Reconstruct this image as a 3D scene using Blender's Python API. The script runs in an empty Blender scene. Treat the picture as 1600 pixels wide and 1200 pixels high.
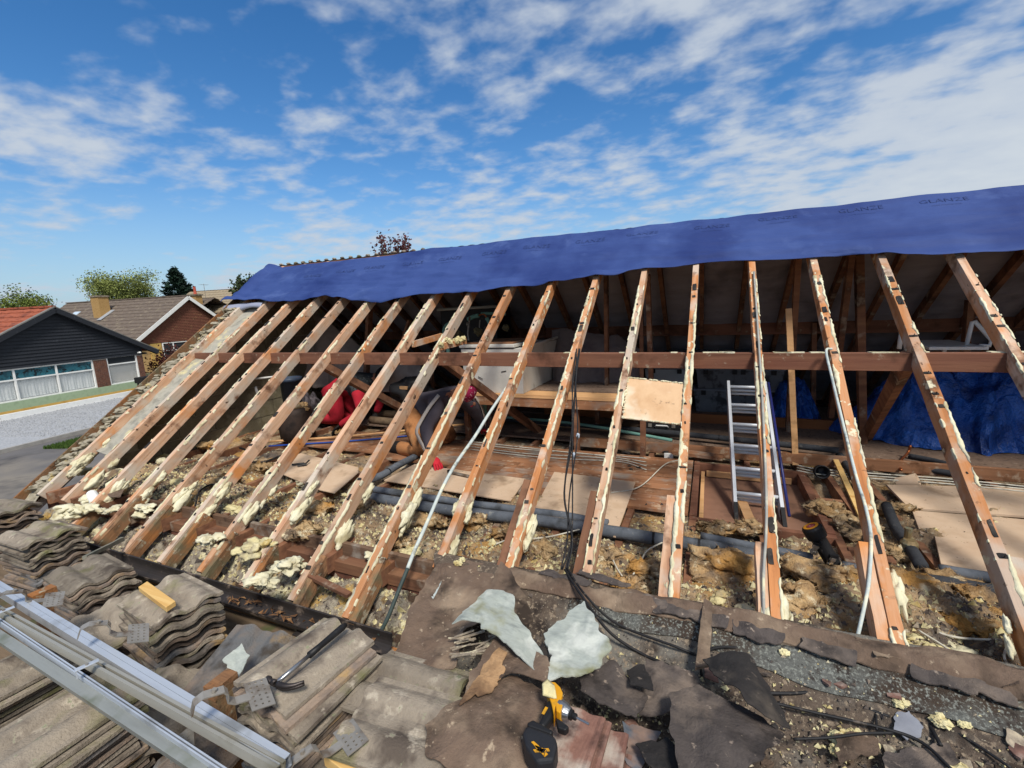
import bpy, math, random
import numpy as np
from mathutils import Matrix, Vector
R = math.radians
random.seed(7)
rng = np.random.default_rng(7)
scene = bpy.context.scene
C = scene.collection

# ------------------------------------------------------------------ camera
# origin = the photographer's eye, X along the ridge, Y into the loft, Z up
F = 711.56
CM = np.array([[0.91827464, 0.02664884, -0.39504622],
               [0.39355168, -0.17094423, 0.90326914],
               [-0.0434598, -0.98492026, -0.16746145]])
cam_d = bpy.data.cameras.new('camera')
cam = bpy.data.objects.new('camera', cam_d)
C.objects.link(cam)
cam_d.sensor_width = 36.0
cam_d.lens = F / 1600 * 36
cam_d.clip_start = 0.05
cam_d.clip_end = 3000
cam.matrix_world = Matrix([[CM[i][0], -CM[i][1], -CM[i][2], 0] for i in range(3)] + [[0, 0, 0, 1]])
scene.camera = cam

# ------------------------------------------------------------------ sky, sun, exposure
SUN_EL, SUN_AZ = 52, 140          # degrees; azimuth from +Y clockwise: sun behind the camera, to the right
CLX, CLY = 21.1, 5.4
w = bpy.data.worlds.new('World'); scene.world = w; w.use_nodes = True
nt = w.node_tree; nt.nodes.clear()
def wn(t, **k):
    n = nt.nodes.new(t)
    for a, b in k.items(): setattr(n, a, b)
    return n
def wl(a, b): nt.links.new(a, b)
def wmath(op, a, b=None, c=None, clamp=False):
    n = wn('ShaderNodeMath', operation=op, use_clamp=clamp)
    for i, v in enumerate((a, b, c)):
        if v is None: continue
        if isinstance(v, (int, float)): n.inputs[i].default_value = v
        else: wl(v, n.inputs[i])
    return n.outputs[0]
sky = wn('ShaderNodeTexSky', sky_type='NISHITA', sun_disc=False)
sky.sun_elevation = R(SUN_EL); sky.sun_rotation = R(SUN_AZ)
sky.altitude = 50; sky.air_density = 1.0; sky.dust_density = 0.4; sky.ozone_density = 2.5
hs = wn('ShaderNodeHueSaturation'); hs.inputs['Saturation'].default_value = 1.33; hs.inputs['Value'].default_value = 1.05
hs.inputs['Hue'].default_value = 0.503
wl(sky.outputs[0], hs.inputs['Color'])
tc = wn('ShaderNodeTexCoord')
sep = wn('ShaderNodeSeparateXYZ'); wl(tc.outputs['Generated'], sep.inputs[0])
zz = wmath('ADD', wmath('MAXIMUM', sep.outputs[2], 0.0), 0.16)
px = wmath('DIVIDE', sep.outputs[0], zz); py = wmath('DIVIDE', sep.outputs[1], zz)
cmb = wn('ShaderNodeCombineXYZ'); wl(px, cmb.inputs[0]); wl(py, cmb.inputs[1])
mp = wn('ShaderNodeMapping'); wl(cmb.outputs[0], mp.inputs[0])
mp.inputs['Rotation'].default_value = (0, 0, R(8)); mp.inputs['Scale'].default_value = (0.85, 1.0, 1); mp.inputs['Location'].default_value = (CLX, CLY, 0)
def wnoise(scale, detail, rough, dist=0.0, vec=mp):
    n = wn('ShaderNodeTexNoise'); n.inputs['Scale'].default_value = scale; n.inputs['Detail'].default_value = detail
    n.inputs['Roughness'].default_value = rough; n.inputs['Distortion'].default_value = dist
    wl(vec.outputs[0], n.inputs['Vector']); return n.outputs[0]
big = wnoise(0.75, 2, 0.5, 0.4); mid = wnoise(2.0, 4, 0.5, 0.2); fine = wnoise(7.5, 4, 0.52, 0.1)
m = wmath('ADD', wmath('MULTIPLY', big, 0.95), wmath('ADD', wmath('MULTIPLY', mid, 0.55), wmath('MULTIPLY', fine, 0.78)))
# the cloud sheet thickens towards +X, as in the view
m = wmath('ADD', m, wmath('MULTIPLY', wmath('SUBTRACT', sep.outputs[0], wmath('MULTIPLY', sep.outputs[2], 0.25)), 0.30))
m = wmath('ADD', m, wmath('MULTIPLY', wmath('MAXIMUM', wmath('SUBTRACT', 0.42, sep.outputs[2]), 0.0), 0.28))
rmp = wn('ShaderNodeMapRange', clamp=True, interpolation_type='SMOOTHSTEP'); wl(m, rmp.inputs[0])
rmp.inputs[1].default_value = 0.92; rmp.inputs[2].default_value = 1.27; rmp.inputs[3].default_value = 0.0; rmp.inputs[4].default_value = 0.92
shade = wn('ShaderNodeMapRange', clamp=True); wl(m, shade.inputs[0])
shade.inputs[1].default_value = 1.15; shade.inputs[2].default_value = 1.6; shade.inputs[3].default_value = 0.0; shade.inputs[4].default_value = 1.0
ccol = wn('ShaderNodeMixRGB'); wl(shade.outputs[0], ccol.inputs[0])
ccol.inputs[1].default_value = (4.3, 4.8, 5.5, 1); ccol.inputs[2].default_value = (5.0, 5.4, 5.8, 1)
# thin bright veil of haze and far cloud low over the horizon, all the way round
veil = wn('ShaderNodeMapRange', clamp=True); wl(sep.outputs[2], veil.inputs[0])
veil.inputs[1].default_value = -0.05; veil.inputs[2].default_value = 0.24; veil.inputs[3].default_value = 1.0; veil.inputs[4].default_value = 0.0
vm = wn('ShaderNodeMixRGB'); wl(veil.outputs[0], vm.inputs[0]); wl(hs.outputs[0], vm.inputs[1]); vm.inputs[2].default_value = (2.3, 3.6, 5.2, 1)
mx = wn('ShaderNodeMixRGB'); wl(rmp.outputs[0], mx.inputs[0]); wl(vm.outputs[0], mx.inputs[1]); wl(ccol.outputs[0], mx.inputs[2])
bg = wn('ShaderNodeBackground'); bg.inputs[1].default_value = 0.10
wl(mx.outputs[0], bg.inputs[0])
wo = wn('ShaderNodeOutputWorld'); wl(bg.outputs[0], wo.inputs[0])

sl = bpy.data.lights.new('sun', 'SUN'); sl.energy = 3.3; sl.angle = R(12); sl.color = (1.0, 0.95, 0.87)
so = bpy.data.objects.new('sun', sl); C.objects.link(so)
az = R(SUN_AZ); el = R(SUN_EL)
sd = Vector((math.sin(az) * math.cos(el), math.cos(az) * math.cos(el), math.sin(el)))
so.rotation_euler = sd.to_track_quat('Z', 'Y').to_euler()
so.location = (0, 0, 30)
scene.view_settings.view_transform = 'Standard'
scene.view_settings.look = 'None'
scene.view_settings.gamma = 1.0
scene.view_settings.exposure = 0.35

# ------------------------------------------------------------------ helpers
def ray(px, py): return CM @ np.array([px - 800.0, py - 600.0, F])
PT = math.radians(36.55); TAN = math.tan(PT); SN, CS = math.sin(PT), math.cos(PT)
YP, ZP, YR = 3.64, -0.382, 5.19            # purlin line on the slope, ridge
ZR = ZP + TAN * (YR - YP)
def zs(y): return ZP + TAN * (y - YP)      # top plane of the near rafters
def at(px, py, z=None, y=None, x=None, s=None):
    """survey: where the sight line to a point of the photograph meets a known level / wall / slope"""
    r = ray(px, py)
    if z is not None: k = z / r[2]
    elif y is not None: k = y / r[1]
    elif x is not None: k = x / r[0]
    else:
        n = np.array([0, -SN, CS]); k = (np.dot(n, [0, YP, ZP]) + s) / np.dot(n, r)
    return tuple(float(v) for v in r * k)

def lin(h):
    h = h.lstrip('#'); o = []
    for i in (0, 2, 4):
        c = int(h[i:i + 2], 16) / 255
        o.append(c / 12.92 if c <= 0.04045 else ((c + 0.055) / 1.055) ** 2.4)
    return (o[0], o[1], o[2], 1)

MATS = {}
def M(name, cols, scale=6, stretch=(1, 1, 1), rough=0.8, bump=0.25, bscale=None, detail=5, metal=0.0, spots=(), vary=0.12, spec=0.3, coord='Object', dist=0.0, bdist=0.01, brick=None, sheen=0, trans=0, alpha=None):
    m = bpy.data.materials.new(name); m.use_nodes = True
    t = m.node_tree; N = t.nodes; L = t.links
    b = N['Principled BSDF']
    tcn = N.new('ShaderNodeTexCoord'); oi = N.new('ShaderNodeObjectInfo')
    ad = N.new('ShaderNodeVectorMath'); ad.operation = 'MULTIPLY_ADD'
    mul = N.new('ShaderNodeMath'); mul.operation = 'MULTIPLY'; mul.inputs[1].default_value = 37.0
    L.new(oi.outputs['Random'], mul.inputs[0])
    L.new(tcn.outputs[coord], ad.inputs[0]); ad.inputs[1].default_value = stretch; L.new(mul.outputs[0], ad.inputs[2])
    def noise(sc, de, ro=0.55, src=ad, di=0.0):
        n = N.new('ShaderNodeTexNoise'); n.inputs['Scale'].default_value = sc; n.inputs['Detail'].default_value = de
        n.inputs['Roughness'].default_value = ro; n.inputs['Distortion'].default_value = di
        L.new(src.outputs[0], n.inputs['Vector']); return n
    n1 = noise(scale, detail, 0.6, di=dist)
    rp = N.new('ShaderNodeValToRGB'); L.new(n1.outputs[0], rp.inputs[0])
    cols = [lin(c) if isinstance(c, str) else c for c in cols]
    e = rp.color_ramp.elements
    k = len(cols)
    for i, c in enumerate(cols):
        p = 0.3 + 0.4 * i / max(1, k - 1)
        if i < 2: e[i].position = p; e[i].color = c
        else:
            q = e.new(p); q.color = c
    if k == 1: e[1].color = cols[0]
    col = rp.outputs[0]
    ad2 = N.new('ShaderNodeVectorMath'); ad2.operation = 'ADD'; L.new(tcn.outputs[coord], ad2.inputs[0]); L.new(mul.outputs[0], ad2.inputs[1])
    for (c, sc, lo, hi) in spots:
        ns = noise(sc, 4, 0.6, src=ad2)
        mr = N.new('ShaderNodeMapRange'); mr.clamp = True
        mr.inputs[1].default_value = lo - .035; mr.inputs[2].default_value = hi - .035
        L.new(ns.outputs[0], mr.inputs[0])
        mxx = N.new('ShaderNodeMixRGB'); L.new(mr.outputs[0], mxx.inputs[0]); L.new(col, mxx.inputs[1])
        mxx.inputs[2].default_value = lin(c) if isinstance(c, str) else c
        col = mxx.outputs[0]
    if vary:
        hv = N.new('ShaderNodeHueSaturation'); L.new(col, hv.inputs['Color'])
        mr = N.new('ShaderNodeMapRange'); L.new(oi.outputs['Random'], mr.inputs[0])
        mr.inputs[3].default_value = 1 - vary; mr.inputs[4].default_value = 1 + vary
        L.new(mr.outputs[0], hv.inputs['Value']); col = hv.outputs[0]
    L.new(col, b.inputs['Base Color'])
    b.inputs['Roughness'].default_value = rough; b.inputs['Metallic'].default_value = metal
    b.inputs['Specular IOR Level'].default_value = spec
    if trans: b.inputs['Transmission Weight'].default_value = trans
    if bump:
        nb = noise(bscale or scale * 3, 5, 0.65)
        bp = N.new('ShaderNodeBump'); bp.inputs['Strength'].default_value = bump; bp.inputs['Distance'].default_value = bdist
        L.new(nb.outputs[0], bp.inputs['Height']); L.new(bp.outputs[0], b.inputs['Normal'])
    MATS[name] = m
    return m

def hsh(i, j, k, seed):
    n = (i * 374761393 + j * 668265263 + k * 2147483647 + seed * 974634777) & 0xffffffff
    n = ((n ^ (n >> 13)) * 1274126177) & 0xffffffff
    return ((n ^ (n >> 16)) & 0xffff) / 65535.0
def vnoise(P, seed=0):
    P = np.asarray(P, float); f = np.floor(P).astype(np.int64); t = P - f; t = t * t * (3 - 2 * t)
    r = np.zeros(len(P))
    for a in (0, 1):
        for b in (0, 1):
            for c in (0, 1):
                wgt = (t[:, 0] if a else 1 - t[:, 0]) * (t[:, 1] if b else 1 - t[:, 1]) * (t[:, 2] if c else 1 - t[:, 2])
                r += wgt * hsh(f[:, 0] + a, f[:, 1] + b, f[:, 2] + c, seed)
    return r * 2 - 1
def fbm(P, oct=4, seed=0, gain=0.5):
    P = np.asarray(P, float); s = np.zeros(len(P)); a = 1.0
    for o in range(oct):
        s += a * vnoise(P * 2 ** o + o * 11.3, seed + o); a *= gain
    return s

def mesh_obj(name, v, f, mat, parent=None, smooth=False, world=True):
    me = bpy.data.meshes.new(name)
    me.from_pydata([tuple(map(float, p)) for p in v], [], [tuple(map(int, q)) for q in f]); me.update()
    if smooth: me.shade_smooth()
    if mat: me.materials.append(mat)
    return link(name, me, parent, world)
def link(name, me, parent=None, world=True):
    o = bpy.data.objects.new(name, me); C.objects.link(o)
    if parent is not None:
        o.parent = parent
        if world:
            p = parent; chain = Matrix()
            while p is not None:
                chain = p.matrix_parent_inverse @ p.matrix_basis @ chain if p is parent else p.matrix_parent_inverse @ p.matrix_basis @ chain
                p = p.parent
            o.matrix_parent_inverse = chain.inverted()
    return o
def tag(o, label=None, cat=None, group=None, kind=None):
    if label: o['label'] = label
    if cat: o['category'] = cat
    if group: o['group'] = group
    if kind: o['kind'] = kind
    return o
def empty(name, loc, rz=0, label=None, cat=None, group=None):
    o = bpy.data.objects.new(name, None); C.objects.link(o); o.location = loc; o.rotation_euler = (0, 0, rz); o.empty_display_size = 0.1
    return tag(o, label, cat, group)
def copy_tree(o, parent=None):
    c = o.copy(); C.objects.link(c); c.parent = parent
    for ch in o.children: copy_tree(ch, c)
    return c

class MB:
    def __init__(s): s.v = []; s.f = []
    def add(s, v, f):
        n = len(s.v); s.v.extend([tuple(map(float, p)) for p in v]); s.f.extend([tuple(int(i) + n for i in q) for q in f]); return s
    def box(s, a, b, rot=None, o=(0, 0, 0)):
        (x0, y0, z0), (x1, y1, z1) = a, b
        v = [(x0, y0, z0), (x1, y0, z0), (x1, y1, z0), (x0, y1, z0), (x0, y0, z1), (x1, y0, z1), (x1, y1, z1), (x0, y1, z1)]
        if rot is not None: v = [tuple(rot @ Vector(p) + Vector(o)) for p in v]
        return s.add(v, [(0, 3, 2, 1), (4, 5, 6, 7), (0, 1, 5, 4), (1, 2, 6, 5), (2, 3, 7, 6), (3, 0, 4, 7)])
    def beam(s, p, q, wd, dp, up=(0, 0, 1), jit=0.0, n=1):
        """squared timber from p to q; wd across, dp along up (p,q = centre line)"""
        p, q = Vector(p), Vector(q); d = (q - p).normalized(); up = Vector(up)
        side = d.cross(up).normalized(); u = side.cross(d).normalized()
        v = []; f = []
        for i in range(n + 1):
            c = p.lerp(q, i / n)
            j = [random.uniform(-jit, jit) for _ in range(4)]
            for k, (a, b) in enumerate(((-1, -1), (1, -1), (1, 1), (-1, 1))):
                v.append(tuple(c + side * (a * wd / 2 + j[k]) + u * (b * dp / 2 + j[(k + 1) % 4])))
        for i in range(n):
            for k in range(4):
                a = i * 4 + k; b = i * 4 + (k + 1) % 4
                f.append((a, b, b + 4, a + 4))
        f.append((3, 2, 1, 0)); e = n * 4; f.append((e, e + 1, e + 2, e + 3))
        return s.add(v, f)
    def tube(s, pts, r, n=8, cap=True, rs=None):
        P = [Vector(p) for p in pts]; v = []; f = []; up = Vector((0.13, 0.21, 0.97)); prev = None
        for i, p in enumerate(P):
            d = (P[min(i + 1, len(P) - 1)] - P[max(i - 1, 0)]).normalized()
            if prev is None:
                a = d.cross(up if abs(d.dot(up)) < 0.95 else Vector((1, 0, 0))).normalized()
            else:
                a = (prev - d * prev.dot(d)).normalized()
            prev = a; b = d.cross(a); rr = rs[i] if rs else r
            for k in range(n):
                t = 2 * math.pi * k / n; v.append(tuple(p + a * (rr * math.cos(t)) + b * (rr * math.sin(t))))
        for i in range(len(P) - 1):
            for k in range(n):
                a0 = i * n + k; b0 = i * n + (k + 1) % n; f.append((a0, b0, b0 + n, a0 + n))
        if cap: f.append(tuple(range(n - 1, -1, -1))); e = (len(P) - 1) * n; f.append(tuple(range(e, e + n)))
        return s.add(v, f)
    def lathe(s, prof, n=16, axis=Matrix(), cap=True):
        v = []; f = []
        for (r, h) in prof:
            for k in range(n):
                t = 2 * math.pi * k / n; v.append(tuple(axis @ Vector((r * math.cos(t), r * math.sin(t), h))))
        for i in range(len(prof) - 1):
            for k in range(n):
                a = i * n + k; b = i * n + (k + 1) % n; f.append((a, b, b + n, a + n))
        if cap: f.append(tuple(range(n - 1, -1, -1))); e = (len(prof) - 1) * n; f.append(tuple(range(e, e + n)))
        return s.add(v, f)
    def lump(s, c, r, seed=0, sub=2, amp=0.45, freq=2.2, squash=(1, 1, 1)):
        iv, iff = ICO[sub]
        P = np.array(iv); d = 1 + amp * fbm(P * freq + seed * 3.7, 3, seed % 97)
        Q = P * d[:, None] * np.array(squash) * np.array(r if hasattr(r, '__len__') else (r, r, r)) + np.array(c)
        return s.add(Q, iff)
    def prism(s, poly, h, axis=Matrix()):
        n = len(poly); v = [tuple(axis @ Vector((x, y, 0))) for x, y in poly] + [tuple(axis @ Vector((x, y, h))) for x, y in poly]
        f = [tuple(range(n - 1, -1, -1)), tuple(range(n, 2 * n))] + [(i, (i + 1) % n, n + (i + 1) % n, n + i) for i in range(n)]
        return s.add(v, f)
    def build(s, name, mat, parent=None, smooth=False, world=True, bevel=0):
        o = mesh_obj(name, s.v, s.f, mat, parent, smooth, world)
        if bevel:
            bm = o.modifiers.new('bevel', 'BEVEL'); bm.width = bevel; bm.segments = 2; bm.limit_method = 'ANGLE'
        return o
def make_ico(sub):
    import bmesh
    bm = bmesh.new(); bmesh.ops.create_icosphere(bm, subdivisions=sub, radius=1)
    bm.verts.ensure_lookup_table(); v = [tuple(x.co) for x in bm.verts]; f = [tuple(q.index for q in p.verts) for p in bm.faces]; bm.free()
    return v, f
ICO = {i: make_ico(i) for i in (1, 2, 3, 4)}
def smooth_path(pts, n=6, jit=0.0):
    """Catmull-Rom through pts"""
    P = [np.array(p, float) for p in pts]; P = [2 * P[0] - P[1]] + P + [2 * P[-1] - P[-2]]; out = []
    for i in range(1, len(P) - 2):
        for k in range(n):
            t = k / n; a, b, c, d = P[i - 1:i + 3]
            out.append(0.5 * ((2 * b) + (-a + c) * t + (2 * a - 5 * b + 4 * c - d) * t * t + (-a + 3 * b - 3 * c + d) * t ** 3))
    out.append(P[-2]); return out
def grid(nu, nv, fn):
    """fn(U,V arrays in 0..1) -> (n,3); returns verts, faces"""
    U, V = np.meshgrid(np.linspace(0, 1, nu), np.linspace(0, 1, nv), indexing='ij')
    P = fn(U.ravel(), V.ravel()); f = []
    for i in range(nu - 1):
        for j in range(nv - 1):
            a = i * nv + j; f.append((a, a + nv, a + nv + 1, a + 1))
    return P, f
def thick(v, f, t, nrm=(0, 0, 1)):
    """close a sheet into a slab of thickness t (down along nrm)"""
    v = np.asarray(v, float); n = len(v); d = np.array(nrm) * t
    from collections import Counter
    ec = {}
    for q in f:
        for i in range(len(q)):
            e = (q[i], q[(i + 1) % len(q)]); ec[e] = 1
    F2 = list(f) + [tuple(i + n for i in reversed(q)) for q in f]
    for (a, b) in ec:
        if (b, a) not in ec: F2.append((b, a, a + n, b + n))
    return np.vstack([v, v - d]), F2
def ragged_sheet(outline, zf, n=72, rings=9, t=0.004, jag=0.015, seed=0):
    """irregular sheet: outline polygon (x,y) seen from its middle, height zf(x,y)"""
    O = np.array(outline, float); c = O.mean(0)
    L = np.r_[0, np.cumsum(np.linalg.norm(np.diff(np.vstack([O, O[:1]]), axis=0), axis=1))]
    tt = np.linspace(0, L[-1], n, endpoint=False); Oc = np.vstack([O, O[:1]])
    B = np.stack([np.interp(tt, L, Oc[:, 0]), np.interp(tt, L, Oc[:, 1])], 1)
    d = B - c; ln = np.linalg.norm(d, axis=1, keepdims=True)
    B = B + d / ln * (jag * fbm(np.c_[B * 25, np.full(n, seed)], 3, seed))[:, None]
    v = [np.r_[c]]; f = []
    for k in range(1, rings + 1):
        for i in range(n): v.append(c + (B[i] - c) * (k / rings) ** 0.9)
    for i in range(n): f.append((0, 1 + i, 1 + (i + 1) % n))
    for k in range(rings - 1):
        for i in range(n):
            a = 1 + k * n + i; b = 1 + k * n + (i + 1) % n; f.append((a, a + n, b + n, b))
    v = np.array(v); Z = zf(v[:, 0], v[:, 1])
    return thick(np.c_[v, Z], f, t)

ORD = ['first', 'second', 'third', 'fourth', 'fifth', 'sixth', 'seventh', 'eighth', 'ninth', 'tenth', 'eleventh', 'twelfth', 'thirteenth', 'fourteenth', 'fifteenth', 'sixteenth', 'seventeenth', 'eighteenth', 'nineteenth', 'twentieth', 'twenty first', 'twenty second', 'twenty third', 'twenty fourth']
def bay_labels(objs, base):
    """tell alike lumps apart by the gap between rafters they lie in, then by their order from the eaves"""
    bays = {}
    for o, c in objs: bays.setdefault(int(np.searchsorted(RX, c[0])), []).append((c[1], c[0], o))
    for k, L in bays.items():
        L.sort(key=lambda t: (t[0], t[1]))
        where = 'in %s rafter gap from the gable' % ORD[min(k, 23)]
        for i, (_, _, o) in enumerate(L):
            o['label'] = base + ' ' + where + ('' if len(L) == 1 else ', %s from eaves' % ORD[i])
# ------------------------------------------------------------------ materials
GRAIN = (0.12, 1.6, 1.6)
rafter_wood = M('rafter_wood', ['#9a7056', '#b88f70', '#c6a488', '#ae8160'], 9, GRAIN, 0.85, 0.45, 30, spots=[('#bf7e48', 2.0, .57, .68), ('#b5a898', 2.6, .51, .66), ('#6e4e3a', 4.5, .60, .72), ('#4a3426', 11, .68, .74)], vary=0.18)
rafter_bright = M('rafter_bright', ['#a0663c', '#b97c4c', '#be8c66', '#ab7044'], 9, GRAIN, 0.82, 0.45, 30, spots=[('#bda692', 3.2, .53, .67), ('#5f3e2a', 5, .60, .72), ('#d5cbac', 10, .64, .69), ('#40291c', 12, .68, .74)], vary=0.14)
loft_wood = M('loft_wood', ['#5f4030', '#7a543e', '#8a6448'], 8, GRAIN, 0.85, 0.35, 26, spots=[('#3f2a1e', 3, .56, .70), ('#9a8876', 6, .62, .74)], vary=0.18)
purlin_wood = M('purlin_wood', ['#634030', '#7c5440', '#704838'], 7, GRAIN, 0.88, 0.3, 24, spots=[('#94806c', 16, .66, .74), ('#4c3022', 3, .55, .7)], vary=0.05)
pale_wood = M('pale_wood', ['#b98a5c', '#cda071', '#c0925f'], 8, GRAIN, 0.75, 0.3, 28, spots=[('#8b6844', 4, .6, .72)], vary=0.1)
fresh_pine = M('fresh_pine', ['#cfa765', '#dcb878', '#c99c58'], 7, (0.1, 2.2, 2.2), 0.7, 0.2, 22, spots=[('#a8763c', 9, .68, .74)], vary=0.06)
board_wood = M('board_wood', ['#7a5238', '#976b4c', '#86593c'], 6, (0.12, 2, 2), 0.8, 0.35, 22, spots=[('#54351f', 4, .6, .75), ('#b39a80', 11, .60, .72), ('#8f8478', 2.5, .55, .7)], vary=0.16)
tail_wood = M('tail_wood', ['#6e4c34', '#8a6546', '#80624a'], 8, (0.15, 1.8, 1.8), 0.95, 0.8, 30, spots=[('#6a6048', 5, .52, .66), ('#a06a3c', 3, .56, .68), ('#46362a', 7, .57, .70), ('#a39a84', 14, .62, .70)], vary=0.15)
chipboard = M('chipboard', ['#6d5a4c', '#7d6858', '#5f4d42'], 14, rough=0.95, bump=0.3, bscale=60, spots=[('#9c8b7a', 30, .66, .74), ('#3c322c', 22, .64, .72)], vary=0.05)
mdf = M('mdf', ['#b79c80', '#c4ab90', '#bda185'], 4, rough=0.9, bump=0.12, bscale=40, spots=[('#8f7860', 3, .6, .75), ('#6d5745', 26, .70, .76)], vary=0.06)
ply = M('ply', ['#c29a72', '#d2ae87', '#c7a07a'], 5, (1, 0.3, 1), 0.8, 0.15, 30, spots=[('#dcc9ae', 3, .55, .7), ('#6b5340', 14, .68, .76)], vary=0.03)
foam_m = M('spray_foam', ['#b8ab7c', '#cdc294', '#d8cfa8'], 9, rough=0.95, bump=0.6, bscale=45, spots=[('#b0985e', 6, .56, .70), ('#8f836c', 5, .58, .72)], vary=0.06, bdist=0.012)
foam_white = M('foam_white', ['#bfb796', '#d2cbac', '#dcd7be'], 8, rough=0.95, bump=0.5, bscale=40, spots=[('#a99d7a', 6, .56, .70), ('#8d8474', 4, .60, .74)], vary=0.06, bdist=0.012)
felt_black = M('felt_black', ['#1b1a1a', '#2b2827', '#211f1e'], 8, rough=0.85, bump=0.6, bscale=60, spots=[('#4a433c', 5, .55, .70), ('#6b6056', 26, .66, .74)], vary=0.1)
felt_brown = M('felt_brown', ['#564639', '#6d5b4d', '#5f4d40'], 5, rough=0.93, bump=0.7, bscale=90, spots=[('#8f7c68', 3.2, .53, .70), ('#382e26', 4.5, .56, .70), ('#a08e78', 26, .66, .74)], vary=0.12)
felt_dark = M('felt_dark', ['#393330', '#4e4642', '#443c38'], 5, rough=0.82, bump=0.7, bscale=80, spots=[('#786a5e', 3.5, .53, .68), ('#262120', 5, .57, .70), ('#8f8072', 30, .66, .74)], vary=0.12, spec=0.4)
felt_torn = M('felt_torn', ['#8a6a4c', '#a5835f', '#75593f'], 9, rough=0.97, bump=0.9, bscale=60, spots=[('#5c4634', 5, .54, .68)], vary=0.1)
mineral = M('mineral_felt', ['#4c4c48', '#666762', '#5a5a55'], 60, rough=0.97, bump=1.0, bscale=200, detail=3, spots=[('#43382f', 3, .47, .60), ('#352d28', 14, .56, .68), ('#85877f', 90, .56, .66)], vary=0.03, bdist=0.008)
mineral_pale = M('mineral_pale', ['#9aa09a', '#b4bab1', '#a7aca3'], 12, (1, 3, 1), rough=0.95, bump=1.0, bscale=160, detail=4, spots=[('#d2d5cb', 6, .54, .66), ('#8e8d68', 4, .60, .72), ('#6a6a62', 3, .62, .74)], vary=0.08, bdist=0.006)
roof_felt = M('roof_felt', ['#4b4038', '#63564a', '#574a3f'], 9, rough=0.97, bump=1.0, bscale=75, spots=[('#78736a', 3.0, .54, .66), ('#332b26', 5, .55, .68), ('#8f7f6c', 38, .58, .68), ('#b3a78f', 90, .66, .72)], vary=0, bdist=0.015)
wool_m = M('glass_wool_m', ['#7a6858', '#9c8468', '#b89e7c', '#94806a'], 7, rough=1.0, bump=1.0, bscale=90, spots=[('#665c54', 3.5, .50, .63), ('#cfc2a6', 14, .60, .70), ('#4e453e', 9, .61, .73), ('#b08a56', 2.5, .57, .68)], vary=0, spec=0.05, bdist=0.02)
wool_lump = M('wool_lump', ['#94785a', '#b8986e', '#ccb288'], 6, rough=1.0, bump=1.0, bscale=80, spots=[('#7d6c5a', 5, .52, .66), ('#ddcfae', 16, .60, .70), ('#b5884e', 3, .57, .68)], vary=0.18, spec=0.05, bdist=0.02)
debris_m = M('debris_m', ['#6c6055', '#8f8372', '#a99b84'], 30, rough=1.0, bump=0.6, bscale=80, spots=[('#cfc6a8', 18, .6, .7)], vary=0.2)
tile_m = M('tile_m', ['#746a5e', '#8e8374', '#80766a'], 9, rough=0.95, bump=0.9, bscale=110, spots=[('#6c6a46', 3.2, .59, .72), ('#574d44', 4.5, .55, .70), ('#aa9f8e', 12, .62, .72), ('#7f8168', 24, .66, .74)], vary=0.24, bdist=0.008)
tile_edge = M('tile_under', ['#6f635a', '#8a7868', '#7d7268'], 9, rough=0.95, bump=0.9, bscale=110, spots=[('#6c6c6c', 3, .54, .68), ('#9a7f58', 5, .60, .72), ('#4d463f', 6, .57, .70)], vary=0.3, bdist=0.008)
tile_red = M('tile_red', ['#6a4a40', '#7d5c50', '#8a6e62'], 10, rough=0.92, bump=0.6, bscale=80, spots=[('#a09488', 5, .56, .7), ('#4a3833', 7, .58, .72)], vary=0.14, bdist=0.006)
alu = M('alu', ['#a9afb8', '#bac0c8', '#b2b8c0'], 5, (0.2, 2, 2), 0.38, 0.12, 20, metal=0.35, spots=[('#8b8d8e', 4, .6, .75)], vary=0.06, spec=0.6)
alu_tan_reflect = M('alu_tan_reflect', ['#98958c', '#aaa79c', '#a09d93'], 5, (0.2, 2, 2), 0.45, 0.15, 20, metal=0.3, spots=[('#85806e', 3, .57, .72)], vary=0.06, spec=0.5)  # tan reflection on the middle rail is put into this base colour
steel = M('steel', ['#827e76', '#97928a', '#8a857d'], 9, rough=0.5, bump=0.2, metal=0.4, spots=[('#6b5a48', 8, .56, .70)], vary=0.08, spec=0.5)
white_pl = M('white_plastic', ['#dededa', '#ebebe8'], 4, rough=0.4, bump=0.05, spots=[('#c2beb4', 5, .64, .78)], vary=0.03)
tank_m = M('tank_m', ['#b9b6ae', '#c8c5bd', '#bfbcb3'], 3, rough=0.6, bump=0.1, spots=[('#8f887c', 3, .62, .78)], vary=0.02)
grey_lag = M('grey_lagging', ['#4c5157', '#5b6067', '#535860'], 14, rough=0.95, bump=0.4, bscale=60, spots=[('#7b7c7a', 20, .64, .74), ('#3a3d40', 5, .58, .7)], vary=0.1)
dark_lag = M('dark_lagging', ['#2b2d30', '#393b3f', '#313337'], 14, rough=0.95, bump=0.4, bscale=60, spots=[('#66645f', 24, .66, .76)], vary=0.1)
teal_lag = M('teal_lagging', ['#5f8a80', '#74a093', '#69958a'], 12, rough=0.9, bump=0.3, vary=0.08)
copper = M('copper', ['#9a5a36', '#b06a42', '#8a4f30'], 8, rough=0.4, bump=0.1, metal=0.8, vary=0.1)
black_pl = M('black_plastic', ['#151516', '#1e1e20'], 9, rough=0.5, bump=0.1, spots=[('#4a4744', 14, .66, .76)], vary=0.08)
black_box = M('black_box', ['#1c1b1c', '#262526'], 5, rough=0.6, bump=0.1, spots=[('#4a4540', 8, .64, .76)], vary=0.1)
cable_b = M('cable_black', ['#141415', '#212022'], 12, rough=0.6, bump=0.1, spots=[('#5a5148', 20, .62, .74)], vary=0.1)
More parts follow.
